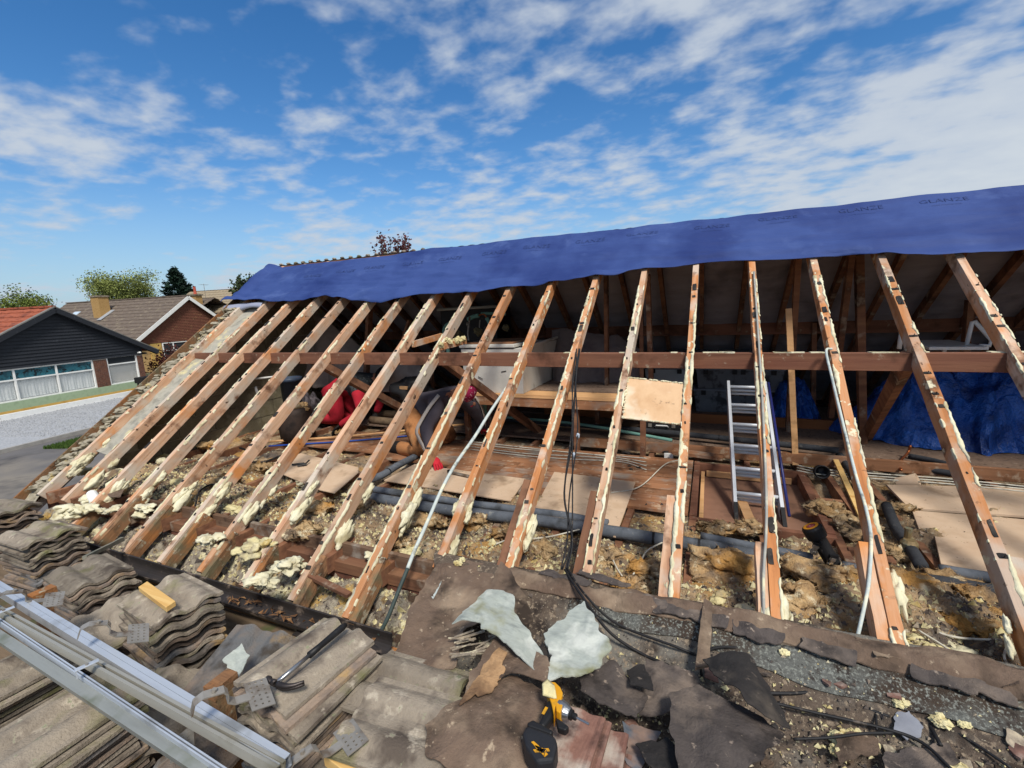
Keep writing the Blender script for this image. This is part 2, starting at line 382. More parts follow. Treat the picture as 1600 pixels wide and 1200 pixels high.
cable_w = M('cable_white', ['#b9b4a4', '#cdc8b8'], 12, rough=0.7, bump=0.2, spots=[('#857c6c', 15, .58, .72)], vary=0.06)
cable_g = M('cable_grey', ['#9aa39f', '#b6bdb8', '#a8b0ab'], 9, rough=0.8, bump=0.4, bscale=40, spots=[('#d6d2b6', 12, .56, .68), ('#555a58', 10, .6, .72)], vary=0.05)
membrane = M('membrane', ['#293c72', '#35497f', '#2e4278'], 1.6, (0.35, 1.4, 1.4), 0.68, 0.7, 16, spots=[('#22346a', 1.1, .50, .68), ('#44578a', 2.4, .62, .78)], vary=0, spec=0.22)
membrane_ink = M('membrane_ink', ['#253769', '#2a3c70'], 3, rough=0.65, bump=0, vary=0)
membrane_under = M('membrane_under', ['#8d92a6', '#9ca1b3'], 3, rough=0.7, bump=0.1, vary=0)
tarp_blue = M('tarp_blue', ['#15428a', '#1d52a2', '#2a66bd'], 4, rough=0.35, bump=1.0, bscale=7, spots=[('#0f3472', 3, .52, .64)], vary=0.05, spec=0.5, bdist=0.06)
underlay = M('underlay', ['#827e84', '#918d94', '#88848c'], 3, (0.5, 3, 3), 0.9, 0.3, 20, spots=[('#6c686e', 2, .55, .72)], vary=0)
dust_sheet = M('dust_sheet', ['#988a80', '#a9998d', '#8d8078'], 3, rough=0.95, bump=0.3, bscale=12, vary=0.05)
block_m = M('block_m', ['#6b6350', '#7b735e', '#70684f'], 10, rough=0.98, bump=0.5, bscale=50, spots=[('#8f8770', 9, .6, .74)], vary=0.16)
mortar_m = M('mortar_m', ['#8d8572', '#a39b88', '#979080'], 10, rough=1, bump=0.8, bscale=50, spots=[('#6a6250', 6, .56, .7), ('#b7a26a', 8, .62, .74)], vary=0.1)
brick_m = M('brick_m', ['#5e3a2c', '#6d4636', '#7a5140'], 9, rough=0.95, bump=0.4, bscale=50, spots=[('#45302a', 7, .58, .72)], vary=0.1)
render_wall = M('render_wall', ['#9b9388', '#a89f94'], 5, rough=0.95, bump=0.3, vary=0)
gutter_m = M('gutter_m', ['#2b2827', '#38322f'], 9, rough=0.5, bump=0.1, spots=[('#7a6c60', 9, .6, .72)], vary=0.03)
asphalt = M('asphalt', ['#5a5858', '#666362', '#605d5c'], 0.6, rough=0.95, bump=0.3, bscale=40, spots=[('#7d766c', 0.25, .52, .66), ('#4b494a', 0.5, .56, .7)], vary=0)
grass_m = M('grass_m', ['#2f4418', '#3d5420', '#4a5f2a'], 3, rough=1, bump=0.6, bscale=30, vary=0.1)
gravel_m = M('gravel_m', ['#84868a', '#96989b', '#a8a9ab'], 14, rough=1, bump=0.6, bscale=30, vary=0.1, bdist=0.03)
render_pl = M('plasterboard', ['#6b5d4c', '#7b6c58'], 6, rough=1, bump=0.2, vary=0)

# ------------------------------------------------------------------ ground
GZ = -4.35
g = mesh_obj('ground', [(-900, -900, GZ), (900, -900, GZ), (900, 900, GZ), (-900, 900, GZ)], [(0, 1, 2, 3)], M('ground_m', ['#4a4a38', '#5b5844', '#3f4a2a'], 0.3, rough=1, bump=0.2, vary=0)); tag(g, kind='structure')
def sheet_poly(name, pts, z, mat, kind='structure'):
    return tag(mesh_obj(name, [(x, y, z) for x, y in pts], [tuple(range(len(pts)))], mat), kind=kind)
U1 = np.array([-.218, .976]); U1 /= np.linalg.norm(U1); A1 = np.array([-31.84, 10.0]); N1 = np.array([U1[1], -U1[0]])   # street frame, N1 towards us
def st(s, d): p = A1 + U1 * s + N1 * d; return (float(p[0]), float(p[1]))
sheet_poly('road', [st(-60, 8.0), st(-60, 25.2), st(90, 25.2), st(90, 8.0)], GZ + 0.004, asphalt)
sheet_poly('gravel_bed', [st(-8, 1.0), st(-8, 7.9), st(16, 7.9), st(16, 1.0)], GZ + 0.05, gravel_m)
sheet_poly('path', [st(-8, -0.4), st(-8, 1.0), st(16, 1.0), st(16, -0.4)], GZ + 0.06, M('path_m', ['#8d8a85', '#9a968f'], 3, rough=1, bump=0.2, vary=0))
# loose gravel in front of the black gabled bungalow
mb = MB()
iv, iff = ICO[1]; iv = np.array(iv)
for i in range(9000):
    s, d = random.uniform(-3, 13), random.uniform(1.1, 7.8); r = random.uniform(.02, .05); x, y = st(s, d)
    q = iv[:6] if False else None
    a = random.random() * 6.28
    v = [(x + r * math.cos(a + k * 1.57) * random.uniform(.7, 1.2), y + r * math.sin(a + k * 1.57) * random.uniform(.7, 1.2), GZ + .05) for k in range(4)] + [(x, y, GZ + .05 + r * random.uniform(.7, 1.4))]
    mb.add(v, [(0, 1, 4), (1, 2, 4), (2, 3, 4), (3, 0, 4)])
tag(mb.build('gravel', gravel_m), 'pale grey loose gravel in front of the black gabled bungalow', 'gravel', kind='stuff')
# low kerb and the rough verge
mb = MB(); p, q = st(-8, 8.0), st(16, 8.0); mb.beam((*p, GZ + .07), (*q, GZ + .07), .14, .14)
tag(mb.build('kerb', M('kerb_m', ['#8b8883', '#a09c96'], 5, rough=1, vary=0)), kind='structure')
mb = MB(); p, q = st(-8, .98), st(9.5, .98)
mb.beam((*p, GZ + .16), (*q, GZ + .16), .16, .32)
tag(mb.build('kerb', white_pl), kind='structure')
mb = MB(); c0 = at(112, 692, z=GZ); c1 = at(140, 682, z=GZ); c2 = at(66, 702, z=GZ)
for i in range(5000):
    a, b = random.random(), random.random()
    if a + b > 1: a, b = 1 - a, 1 - b
    P = np.array(c2) + a * (np.array(c1) - np.array(c2)) + b * (np.array(c0) + np.array([2.6, .1, 0]) - np.array(c2))
    h = random.uniform(.05, .16); t = random.random() * 6.28
    mb.add([(P[0] - .02 * math.cos(t), P[1] - .02 * math.sin(t), GZ), (P[0] + .02 * math.cos(t), P[1] + .02 * math.sin(t), GZ), (P[0] + random.uniform(-.05, .05), P[1] + random.uniform(-.05, .05), GZ + h)], [(0, 1, 2)])
tag(mb.build('grass', grass_m), 'small green grass verge beside the grey road', 'grass', kind='stuff')

# ------------------------------------------------------------------ the stripped bungalow
house = empty('bungalow', (-0.3, 5.2, GZ), label='bungalow with its near roof slope stripped to bare timber rafters', cat='house')
XL, XR, YN, YF = -6.17, 5.6, 2.02, 8.36
BZ = -1.60                                   # top of ceiling joists
RX = [-0.576 + 0.4485 * k for k in range(-12, 11)]
# walls
MB().box((XL + .02, YN + .1, GZ), (XR, YN + .36, -1.70)).build('wall', brick_m, house)
MB().box((XL + .02, YF - .26, GZ), (XR, YF, -1.66)).build('wall', brick_m, house)
def gable(x0, x1, name, mat):
    poly = [(YN + .36, GZ), (YF - .26, GZ), (YF - .26, -1.72), (YR, ZR - .16), (YN + .36, -1.72)]
    v = [(x0, y, z) for y, z in poly] + [(x1, y, z) for y, z in poly]; n = 5
    f = [tuple(range(n)), tuple(range(2 * n - 1, n - 1, -1))] + [(i, n + i, n + (i + 1) % n, (i + 1) % n) for i in range(n)]
    return mesh_obj(name, v, f, mat, house)
gw = gable(XL + .02, XL + .2, 'gable_wall', mortar_m); gable(XR - .26, XR, 'gable_wall', brick_m)
# blocks on the inner face of the near gable, joints recessed
bx = XL + .2
for c in range(11):
    z0 = BZ - .05 + c * .225; y0 = YN + .2 - (.225 if c % 2 else 0); k = 0
    while y0 < YF:
        ya, yb = y0 + .006, y0 + .444; y0 += .45
        zt = z0 + .213
        lim = min(zs(max(ya, 0)), ZR - TAN * (max(yb, YR) - YR)) - .14
        if zt > lim or ya < YN + .3: continue
        o = MB().box((bx, ya, z0), (bx + .012 + random.uniform(0, .004), yb, zt)).build('block', block_m, gw)
# ceiling, joists
MB().box((XL + .2, YN + .3, -1.735), (XR - .26, YF - .26, -1.715)).build('ceiling', render_pl, house)
HX0, HX1, HY0, HY1 = -0.05, 0.76, 3.42, 4.55      # loft hatch opening
for i, x in enumerate(RX):
    xj = x + .05
    if xj > XR - .3: continue
    segs = [(2.05, 8.2)] if not (HX0 < xj < HX1) else [(2.05, HY0 - .05), (HY1 + .05, 8.2)]
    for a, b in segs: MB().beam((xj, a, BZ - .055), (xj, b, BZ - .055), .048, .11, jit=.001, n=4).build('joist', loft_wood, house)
# wall plate, fillet board along the wall head
MB().beam((XL + .2, 2.16, -1.685), (XR - .3, 2.16, -1.685), .1, .075).build('wall_plate', loft_wood, house)
mb = MB(); a = at(335, 800, z=-1.63); 
mb.beam((-4.6, 2.23, -1.66), (-1.52, 2.2, -1.66), .03, .2, jit=.003, n=10).build('eaves_board', M('eaves_board_m', ['#4f3a2c', '#68503e', '#7b6654'], 6, (.1, 1, 2), .95, .5, 20, spots=[('#8d8478', 5, .58, .7), ('#35241a', 6, .58, .7)], vary=0), house)
# fascia + gutter (left run)
MB().box((XL - .03, 1.80, -2.02), (-1.56, 1.825, -1.885)).build('fascia', tail_wood, house)
prof = []
def gut(a0, y0, z0, r): return [(y0 + r * math.cos(t), z0 + r * math.sin(t)) for t in np.linspace(math.pi, 2 * math.pi, 11)]
ring = gut(0, 1.735, -1.80, .058); inner = gut(0, 1.735, -1.80, .052)[::-1]
poly = [(1.735 - .062, -1.795)] + ring + [(1.735 + .062, -1.765), (1.735 + .05, -1.765)] + inner
gx0, gx1 = -4.75, -1.58; n = len(poly)
v = [(gx0, y, z) for y, z in poly] + [(gx1, y + .0, z - .0) for y, z in poly]
gt = mesh_obj('gutter', v, [(i, (i + 1) % n, n + (i + 1) % n, n + i) for i in range(n)], gutter_m, house)
for x in (-4.2, -3.2, -2.2):
    MB().box((x - .03, 1.675, -1.868), (x + .03, 1.80, -1.862)).build('gutter_bracket', gutter_m, gt)
# soffit
MB().box((XL - .03, 1.83, -2.0), (-1.56, 2.1, -1.985)).build('soffit', tail_wood, house)
# bargeboard and white box end at the gable
def slope_pt(x, y, dn=0.0): return (x, y - SN * dn * -1 * 0 + SN * 0 + (-SN) * dn * -1 * -1 * 0 + 0, zs(y) + dn) if False else (x, y - SN * dn, zs(y) + CS * dn)
MB().beam(slope_pt(XL - .03, 1.74, -.06), slope_pt(XL - .03, YR, -.06), .022, .17, up=(0, -SN, CS), jit=.002, n=14).build('bargeboard', tail_wood, house)
MB().beam(slope_pt(XL - .045, 1.70, -.17), slope_pt(XL - .045, 2.9, -.17), .02, .12, up=(0, -SN, CS)).build('bargeboard', white_pl, house)
MB().beam((XL - .03, YR, ZR - .07), (XL - .03, YF + .25, ZR - TAN * (YF + .25 - YR) - .07), .022, .17, up=(0, SN, CS)).build('bargeboard', tail_wood, house)
# mortar bedding between bargeboard and first rafter
mb = MB()
for i in range(150):
    y = random.uniform(1.95, 4.45); x = random.uniform(XL + .0, XL + .15)
    p = slope_pt(x, y, random.uniform(-.05, -.015)); mb.lump(p, random.uniform(.018, .05), i, 2, .5, 2.5, (1, 1.4, .6))
mb.build('mortar_bed', mortar_m, house, smooth=False)['kind'] = 'stuff'
v, f = grid(4, 90, lambda U, V: np.c_[XL - .01 + U * .2, 1.95 + V * 3.1, zs(1.95 + V * 3.1) - .06 + .025 * fbm(np.c_[U * 3, V * 40, 0 * U], 4, 3)])
mesh_obj('verge_mortar', v, f, mortar_m, house)
v, f = grid(3, 60, lambda U, V: np.c_[-5.93 + U * .4, 2.5 + V * 2.2, zs(2.5 + V * 2.2) - .10 - .02 * np.sin(U * 3.14) + .012 * fbm(np.c_[U * 4, V * 30, 0 * U], 3, 5)])
mesh_obj('felt_strip', *thick(v, f, .004), M('strip_m', ['#8c8a80', '#a19d90', '#77756c'], 6, rough=.95, bump=.4, spots=[('#c2b88e', 5, .58, .7)], vary=0), house)

# near rafters: local x runs up the slope
RM = Matrix(((0, -1, 0), (CS, 0, -SN), (SN, 0, CS)))       # columns: along, across(-X), normal
RAFT = []
for i, x in enumerate(RX):
    left = x < -1.6
    yf = (1.80 + random.uniform(-.02, .02)) if left else 2.10
    if x < -5.2: yf = 2.0
    L = (YR - .015 - yf) / CS
    mb = MB(); mb.beam((0, 0, -.05), (L, 0, -.05), .049, .10, jit=.0016, n=26)
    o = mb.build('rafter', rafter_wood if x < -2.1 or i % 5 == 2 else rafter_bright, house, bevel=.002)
    o.matrix_basis = Matrix.Translation((x, yf, zs(yf))) @ RM.to_4x4()
    RAFT.append((x, yf, L, o))
# sistered tails beside the lower ends
for (x, yf, L, o) in RAFT:
    if -1.3 < x < 2.2:
        a, b = (.02, .62) if x < .2 else (.02, .5)
        mb = MB(); mb.beam((a, .052 if x < .9 else -.052, -.055), (b + random.uniform(-.05, .1), .052 if x < .9 else -.052, -.055), .046, .095, jit=.002, n=6)
        s = mb.build('sister_piece', rafter_wood if x > -.3 else loft_wood, o, world=False)
    if x < -1.6 and x > -5.3:
        a = .0; mb = MB(); mb.beam((-.02, -.049, -.06), (.34 + random.uniform(-.06, .1), -.049, -.06), .045, .09, jit=.003, n=6)
        mb.build('sister_piece', tail_wood, o, world=False)
# purlins, ridge board
zt = at(1150, 552, y=3.66)[2]; zb = at(1150, 577, y=3.66)[2]
MB().beam((-5.97, 3.70, (zt + zb) / 2), (XR - .2, 3.70, (zt + zb) / 2), .075, zt - zb, jit=.001, n=20).build('purlin', purlin_wood, house, bevel=.003)
PUR = [o for o in house.children if o.name.startswith('purlin')][0]
mb = MB(); rs = random.Random(15)
for k in range(26):
    x = rs.uniform(-2.2, 2.4); l_ = rs.uniform(.03, .2); w_ = rs.uniform(.012, .03); y_ = 3.70 + rs.uniform(-.02, .02)
    v, f = ragged_sheet([(x, y_ - w_), (x + l_, y_ - w_), (x + l_, y_ + w_), (x, y_ + w_)], lambda X, Y: zt + .005 + 0 * X, 36, 3, .006, .008, k); mb.add(v, f)
mb.build('foam_patch', foam_white, PUR)['kind'] = 'stuff'
MB().beam((-5.97, 6.72, -.42), (XR - .2, 6.72, -.42), .07, .15, jit=.001, n=12).build('purlin', purlin_wood, house)
MB().beam((-6.1, YR, ZR - .09), (XR - .1, YR, ZR - .09), .025, .16).build('ridge_board', loft_wood, house)
# far slope: rafters, sagging underlay, battens and tiles outside
FN = Vector((0, SN, CS)); FD = Vector((0, CS, -SN))
for x in RX:
    p = Vector((x + .03, YR + .02, ZR - .015)); q = p + FD * ((YF - YR + .3) / CS)
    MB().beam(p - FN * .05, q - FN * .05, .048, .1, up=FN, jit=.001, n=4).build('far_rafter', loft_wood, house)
LF = (YF - YR + .32) / CS
def und(U, V):
    x = XL + .03 + U * (XR - XL - .06); d = V * LF + .03
    sag = -.018 * np.abs(np.sin((x - RX[0]) / .4485 * math.pi)) - .010 * np.maximum(0, np.sin(d * 2 * math.pi / .33)) * np.abs(np.sin((x - RX[0]) / .4485 * math.pi)) + .004 * fbm(np.c_[x * 6, d * 6, 0 * x], 3, 9)
    return np.c_[x, YR + d * CS + SN * (sag + .012), ZR - d * SN + CS * (sag + .012)]
v, f = grid(240, 110, und); mesh_obj('underlay', v, f, underlay, house, smooth=True)
def cov(U, V):
    x = XL - .02 + U * (XR - XL + .04); d = V * (LF + .0) + .05
    h = .03 + .018 * np.abs(np.sin((x) * math.pi / .15)) + .02 * (1 - ((d / .34) % 1))
    return np.c_[x, YR + d * CS + SN * h, ZR - d * SN + CS * h]
v, f = grid(480, 36, cov); mesh_obj('tile_covering', v, f, tile_m, house)
# ridge tiles at the far end of the ridge, nibs showing over the membrane
for k in range(18):
    x = -6.05 + k * .152
    MB().lump((x, YR + .03, ZR + .02), (.03, .03, .018), k, 2, .25).build('tile_nib', tile_m, house)
# posts and struts in the loft
def timber(p, q, w=.05, d=.1, mat=None, name='post', up=(0, 1, 0)):
    return MB().beam(p, q, w, d, up=up, jit=.001, n=6).build(name, mat or loft_wood, house)
timber((1.52, 5.7, BZ), at(1342, 398, y=5.4), .065, .09)
timber(at(1243, 726, z=BZ), at(1232, 482, y=4.9), .05, .03, pale_wood)
timber(at(1231, 672, y=6.0), at(1248, 385, y=5.15), .05, .09)
timber(at(1298, 650, y=6.0), at(1332, 385, y=5.15), .05, .08)
timber(at(949, 640, y=5.4), at(947, 425, y=5.2), .04, .09)
timber(at(1003, 600, y=5.3), at(1002, 478, y=5.3), .04, .05)
timber(at(1018, 610, y=5.45), at(1012, 430, y=5.2), .05, .09)
timber(at(572, 600, y=5.3), at(578, 470, y=5.2), .05, .09)
timber(at(1270, 640, y=6.6), at(1272, 505, y=6.7), .05, .08)
timber(at(1500, 640, y=6.3), at(1515, 470, y=6.0), .05, .08)
for (a, b) in (((1352, 686), (1421, 557)), ):
    timber(at(*a, z=BZ), at(*b, y=3.76), .06, .10, loft_wood, 'strut')
timber((-1.95, 5.3, BZ), at(688, 560, y=3.76), .05, .1, loft_wood, 'strut')
timber((-3.6, 5.3, BZ), at(483, 559, y=3.76), .05, .1, loft_wood, 'strut')
timber(at(640, 500, y=5.2), at(615, 575, y=5.2), .03, .06, loft_wood, 'strut')
# floor binder and low beams along the loft
MB().beam((-2.2, 6.2, -1.53), (XR - .3, 6.2, -1.53), .05, .12).build('binder', M('binder_m', ['#7d4d2b', '#96603a'], 7, GRAIN, .8, .2, vary=0), house)
MB().beam((-1.4, 4.86, -1.54), (2.6, 4.86, -1.54), .05, .1, n=4).build('binder', board_wood, house)
# far chipboard floor
k = 0
for x0, x1 in ((-5.8, -3.4), (-3.4, -1.0), (-1.0, 1.42), (1.42, 3.84), (3.84, 5.3)):
    for y0, y1 in ((5.0, 5.6), (5.6, 6.16), (6.24, 6.84), (6.84, 7.4)):
        MB().box((x0 + .002, y0 + .002, BZ + .002), (x1 - .002, y1 - .002, BZ + .022)).build('chipboard_panel', chipboard, house)
# long brown floor boards in the middle
y = 3.42; k = 0
for wd in (.13, .14, .14, .13, .15, .14, .14, .14, .12):
    x0 = -4.6 + random.uniform(-.1, .1) if y > 3.95 else -2.5 + random.uniform(-.15, .1); x1 = HX0 - .06
    if y > 3.7: x0 = min(x0, -3.4)
    if y > 4.6: x1 = -1.0
    xm = random.uniform(-2.0, -1.0)
    for a, b in ((x0, xm), (xm, x1)):
        MB().beam((a + .002, y + wd / 2, BZ + .012), (b - .002, y + wd / 2, BZ + .012), wd - .006, .022, jit=.0008, n=4).build('floor_board', board_wood, house)
    y += wd
# the loft hatch: trimmers, sunken panel
hatch = MB().box((HX0, HY0, -1.712), (HX1, HY1, -1.69)).build('hatch_panel', M('hatch_m', ['#7b5a48', '#8a6753'], 5, rough=.8, bump=.1, spots=[('#5c4438', 3, .6, .75)], vary=0), house)
def rub(U, V):
    x = -5.95 + U * 4.42; y = 1.835 + V * .46; q = np.c_[x, y, 0 * x]
    return np.c_[x, y, np.interp(y, [1.83, 1.95, 2.12, 2.3], [-1.90, -1.84, -1.76, -1.69]) + .035 * fbm(q * 6, 3, 91) + .018 * fbm(q * 20, 3, 92) + .008 * fbm(q * 60, 2, 93)]
v, f = grid(420, 50, rub); mesh_obj('eaves_rubble', v, f, M('rubble_m', ['#5c5148', '#80766a', '#a39a88', '#776b5c'], 22, rough=1, bump=1, bscale=90, spots=[('#d8cfa8', 7, .55, .63), ('#b9954e', 5, .60, .70), ('#4a3a2e', 6, .57, .68)], vary=0, bdist=.015), house)['kind'] = 'stuff'
for a, b in (((HX0 - .025, HY0, BZ - .05), (HX0 - .025, HY1, BZ - .05)), ((HX1 + .025, HY0, BZ - .05), (HX1 + .025, HY1 + .1, BZ - .05)), ((HX0 - .05, HY0 - .025, BZ - .06), (HX1 + .05, HY0 - .025, BZ - .06)), ((HX0 - .05, HY1 + .025, BZ - .04), (HX1 + .05, HY1 + .025, BZ - .04))):
    MB().beam(a, b, .05, .13, jit=.001, n=3).build('hatch_trimmer', M('trim_m', ['#8a5a36', '#a37046'], 7, GRAIN, .8, .2, vary=.08) if False else purlin_wood, house)
MB().beam((HX0 + .03, HY0 + .03, -1.66), (HX0 + .03, HY1 - .03, -1.66), .03, .05).build('hatch_lining', pale_wood, house)
MB().beam((HX0 + .06, HY1 - .02, -1.655), (HX1 - .05, HY1 - .02, -1.655), .03, .05).build('hatch_lining', pale_wood, house)
# noggins and the extra joists right of the hatch
for a, b in (((1.02, 3.1, BZ - .02), (.98, 4.75, BZ - .02)), ((.8, 4.0, BZ - .03), (1.0, 4.0, BZ - .03)), ((.84, 3.25, BZ - .04), (1.1, 3.22, BZ - .04))):
    MB().beam(a, b, .045, .1, jit=.001, n=3).build('noggin', loft_wood, house)
# ------------------------------------------------------------------ blue roofing membrane over the ridge
EDGE = [(368, 486), (395, 470), (440, 470), (475, 470), (510, 461), (545, 467), (595, 469), (650, 461), (700, 459), (760, 452), (860, 440), (960, 427), (1030, 414), (1090, 406), (1150, 401), (1210, 401), (1275, 398), (1330, 395), (1400, 394), (1450, 397), (1500, 395), (1560, 388), (1600, 384)]
ep = np.array([at(a, b, s=.03) for a, b in EDGE]); ep = np.vstack([[-6.28, ep[1][1] - .02, 0], ep[1:], [3.4, 4.45, 0], [4.4, 4.5, 0]])
def tarp_s(x, y):
    loose = np.clip((4.95 - y) / .5, 0, 1)
    f1 = fbm(np.c_[x * .9 + y * 1.5, y * 7 - x * .35, 0 * x], 4, 21)
    f2 = fbm(np.c_[x * 3.2 + y * 6, y * 3, 0 * x + 4], 3, 25)
    sag = np.abs(np.sin((x - RX[0]) / .4485 * math.pi))
    f3 = 1 - np.abs(fbm(np.c_[x * .6, y * 9 + x * .8, 0 * x + 2], 3, 44))
    return np.maximum(.012, .034 + .022 * f1 * (0.35 + loose) + .008 * f2 + .026 * (f3 - .7) * (.45 + loose) - .012 * sag * (0.4 + loose) + .02 * loose ** 3)
def tarp(U, V):
    x = -6.28 + U * 10.6
    ye = np.interp(x, ep[:, 0], ep[:, 1]) + .012 * fbm(np.c_[x * 5, 0 * x, 0 * x], 3, 2)
    top = YR - .015
    # V 0..0.8 near slope from hem to ridge, rest over the far slope
    y = np.where(V < .8, ye + (top - ye) * (V / .8), top)
    s = tarp_s(x, y)
    left = np.clip((-6.02 - x) / .2, 0, 1)
    s = s + .05 * left
    P = np.c_[x, y - SN * s, zs(y) + CS * s - .03 * np.clip((-6.2 - x) / .08, 0, 1)]
    far = V >= .8; d = (V - .8) / .2 * .32
    # at the gable end the roll stops short of the ridge
    P[far, 1] = YR - .015 + d[far] * CS; P[far, 2] = zs(YR - .015) + CS * (s[far]) - d[far] * SN
    dip = np.clip((-3.3 - x) / .6, 0, 1) * np.clip((x + 6.1) / .15, 0, 1) * np.clip((y - 4.98) / .2, 0, 1)
    P[:, 2] -= dip * .04
    return P
v, f = grid(420, 60, tarp); tv, tf = thick(v, f, .0015, (0, -SN, CS))
mem = mesh_obj('roofing_membrane', tv, tf, membrane, smooth=True)
tag(mem, 'blue roofing membrane laid along the ridge above the bare rafters', 'membrane')
# rolled hem at the gable end showing the grey underside
def hem(U, V):
    x = -6.27 + U * .75; y0 = np.interp(x, ep[:, 0], ep[:, 1])
    a = V * 2.6; r = .035 + .02 * (1 - U) + .008 * np.sin(U * 7)
    s = .03 - r * (1 - np.cos(a)); yy = y0 - r * np.sin(a) - .05 * V * (1 - .5 * U)
    return np.c_[x, yy - SN * (s - .02), zs(yy) + CS * (s - .01) + .02 * V]
v, f = grid(30, 14, hem); mesh_obj('turned_hem', *thick(v, f, .0015, (0, -SN, CS)), membrane_under, mem, smooth=True)
# printed words repeated along the roll
def word_mesh(txt, size):
    cu = bpy.data.curves.new('w', 'FONT'); cu.body = txt; cu.size = size; cu.align_x = 'CENTER'; cu.resolution_u = 2; cu.offset = -size * .012
    o = bpy.data.objects.new('w', cu); C.objects.link(o); bpy.context.view_layer.update()
    me = bpy.data.meshes.new_from_object(o.evaluated_get(bpy.context.evaluated_depsgraph_get()))
    v = np.array([tuple(p.co) for p in me.vertices]); f = [tuple(p.vertices) for p in me.polygons]
    bpy.data.objects.remove(o); bpy.data.curves.remove(cu); bpy.data.meshes.remove(me)
    return v, f
W1 = word_mesh('GLANZE', .085); W2 = word_mesh('roof membrane', .03)
for a, b in ((488, 432), (540, 425), (585, 419), (645, 412), (703, 405), (772, 396), (838, 387), (922, 377), (1003, 365), (1112, 354), (1215, 341), (1345, 326), (1475, 313)):
    p = at(a, b, s=.03)
    for (wv, wf), dy in ((W1, 0), (W2, -.06)):
        x = p[0] + wv[:, 0]; y = np.minimum(p[1], YR - .1) + (wv[:, 1] + dy) * CS
        s = tarp_s(x, y) + .005
        dip = np.clip((-3.3 - x) / .6, 0, 1) * np.clip((y - 4.98) / .2, 0, 1)
        mesh_obj('printed_word', np.c_[x, y - SN * s, zs(y) + CS * s - dip * .04], wf, membrane_ink, mem)

# ------------------------------------------------------------------ neighbours
def roof_slab(root, name, s0, s1, y0, y1, z0, z1, mat, n=13, over=.0):
    """courses of tiles: from eave line (s0,z0) to ridge (s1,z1), running y0..y1 in local coords"""
    mb = MB(); ns = 34
    for c in range(n):
        a, b = c / n, (c + 1) / n + .02
        sa, za = s0 + (s1 - s0) * a, z0 + (z1 - z0) * a; sb, zb2 = s0 + (s1 - s0) * b, z0 + (z1 - z0) * b
        v = []; 
        for k in range(ns + 1):
            yy = y0 + (y1 - y0) * k / ns; w = .035 * abs(math.sin(k * 1.57)) + random.uniform(-.008, .008)
            v += [(sa, yy, za - .0), (sa, yy, za + .10 + w), (sb, yy, zb2 + .03 + w * .5)]
        f = []
        for k in range(ns):
            i = k * 3; f += [(i, i + 3, i + 4, i + 1), (i + 1, i + 4, i + 5, i + 2)]
        mb.add(v, f)
    return mb.build(name, mat, root, world=False)
def window(root, s0, s1, z0, z1, y, muls=(), transom=None, glass=None, curtain=None, frame=None):
    t = .07; fr = frame or white_pl
    mb = MB(); e = .04
    for a, b in (((s0, z0), (s1, z0 + t)), ((s0, z1 - t), (s1, z1)), ((s0, z0 + t), (s0 + t, z1 - t)), ((s1 - t, z0 + t), (s1, z1 - t))):
        mb.box((a[0], y - e, a[1]), (b[0], y + .05, b[1]))
    xs = [s0 + t] + list(muls) + [s1 - t]
    for m_ in muls: mb.box((m_ - t * .6, y - e + .004, z0 + t), (m_ + t * .6, y + .05, z1 - t))
    win = mb.build('window_frame', fr, root, world=False)
    for i in range(len(xs) - 1):
        a, b = xs[i], xs[i + 1]
        if i: a += t * .6
        if i < len(xs) - 2: b -= t * .6
        if transom:
            MB().box((a, y - e + .004, transom - t * .5), (b, y + .05, transom + t * .5)).build('transom', fr, win, world=False)
            MB().box((a, y + .01, transom + t * .5), (b, y + .02, z1 - t)).build('pane', glass[0], win, world=False)
            MB().box((a, y + .01, z0 + t), (b, y + .02, transom - t * .5)).build('pane', glass[1], win, world=False)
        else:
            MB().box((a, y + .01, z0 + t), (b, y + .02, z1 - t)).build('pane', glass[1], win, world=False)
        if curtain:
            U = np.linspace(a, b, 40); v = []; f = []
            for k, u in enumerate(U):
                yy = y + .10 + .016 * math.sin(k * 1.9) + .02 * math.sin(k * .7); v += [(u, yy, z0 + .1), (u, yy, transom + .3)]
                if k: f.append((2 * k - 2, 2 * k, 2 * k + 1, 2 * k - 1))
            mesh_obj('net_curtain', v, f, curtain, win, world=False)
    return win
def glassm(name, c, rough=.06, spots=()): return M(name, c, 2.5, rough=rough, bump=0.0, spots=spots, vary=0.05, spec=.7)
def clear_glass():
    m = bpy.data.materials.new('clear_glass'); m.use_nodes = True; t = m.node_tree; b = t.nodes['Principled BSDF']
    b.inputs['Base Color'].default_value = (.8, .85, .85, 1); b.inputs['Alpha'].default_value = .18; b.inputs['Roughness'].default_value = .03; b.inputs['Specular IOR Level'].default_value = .8
    return m
cg = clear_glass(); leaded = glassm('leaded_glass', ['#163a46', '#2c6a78', '#21505e'], .15, [('#0e262e', 4, .55, .62)])
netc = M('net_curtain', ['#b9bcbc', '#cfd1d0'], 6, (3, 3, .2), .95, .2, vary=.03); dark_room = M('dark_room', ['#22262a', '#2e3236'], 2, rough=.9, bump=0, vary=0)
blk = M('black_board', ['#1b1d22', '#282b31', '#1f2227'], 4, (.3, 1, 6), .7, .25, 20, spots=[('#3b3f46', 6, .66, .78)], vary=0)
red_roof = M('red_roof', ['#8a4a35', '#9c5840', '#7b4030'], 6, rough=.95, bump=.3, spots=[('#6b3c30', 2, .56, .7)], vary=0)
brown_roof = M('brown_roof', ['#5c5148', '#6b5f55', '#524840'], 5, rough=.95, bump=.3, spots=[('#7b7060', 2.5, .58, .7)], vary=0)
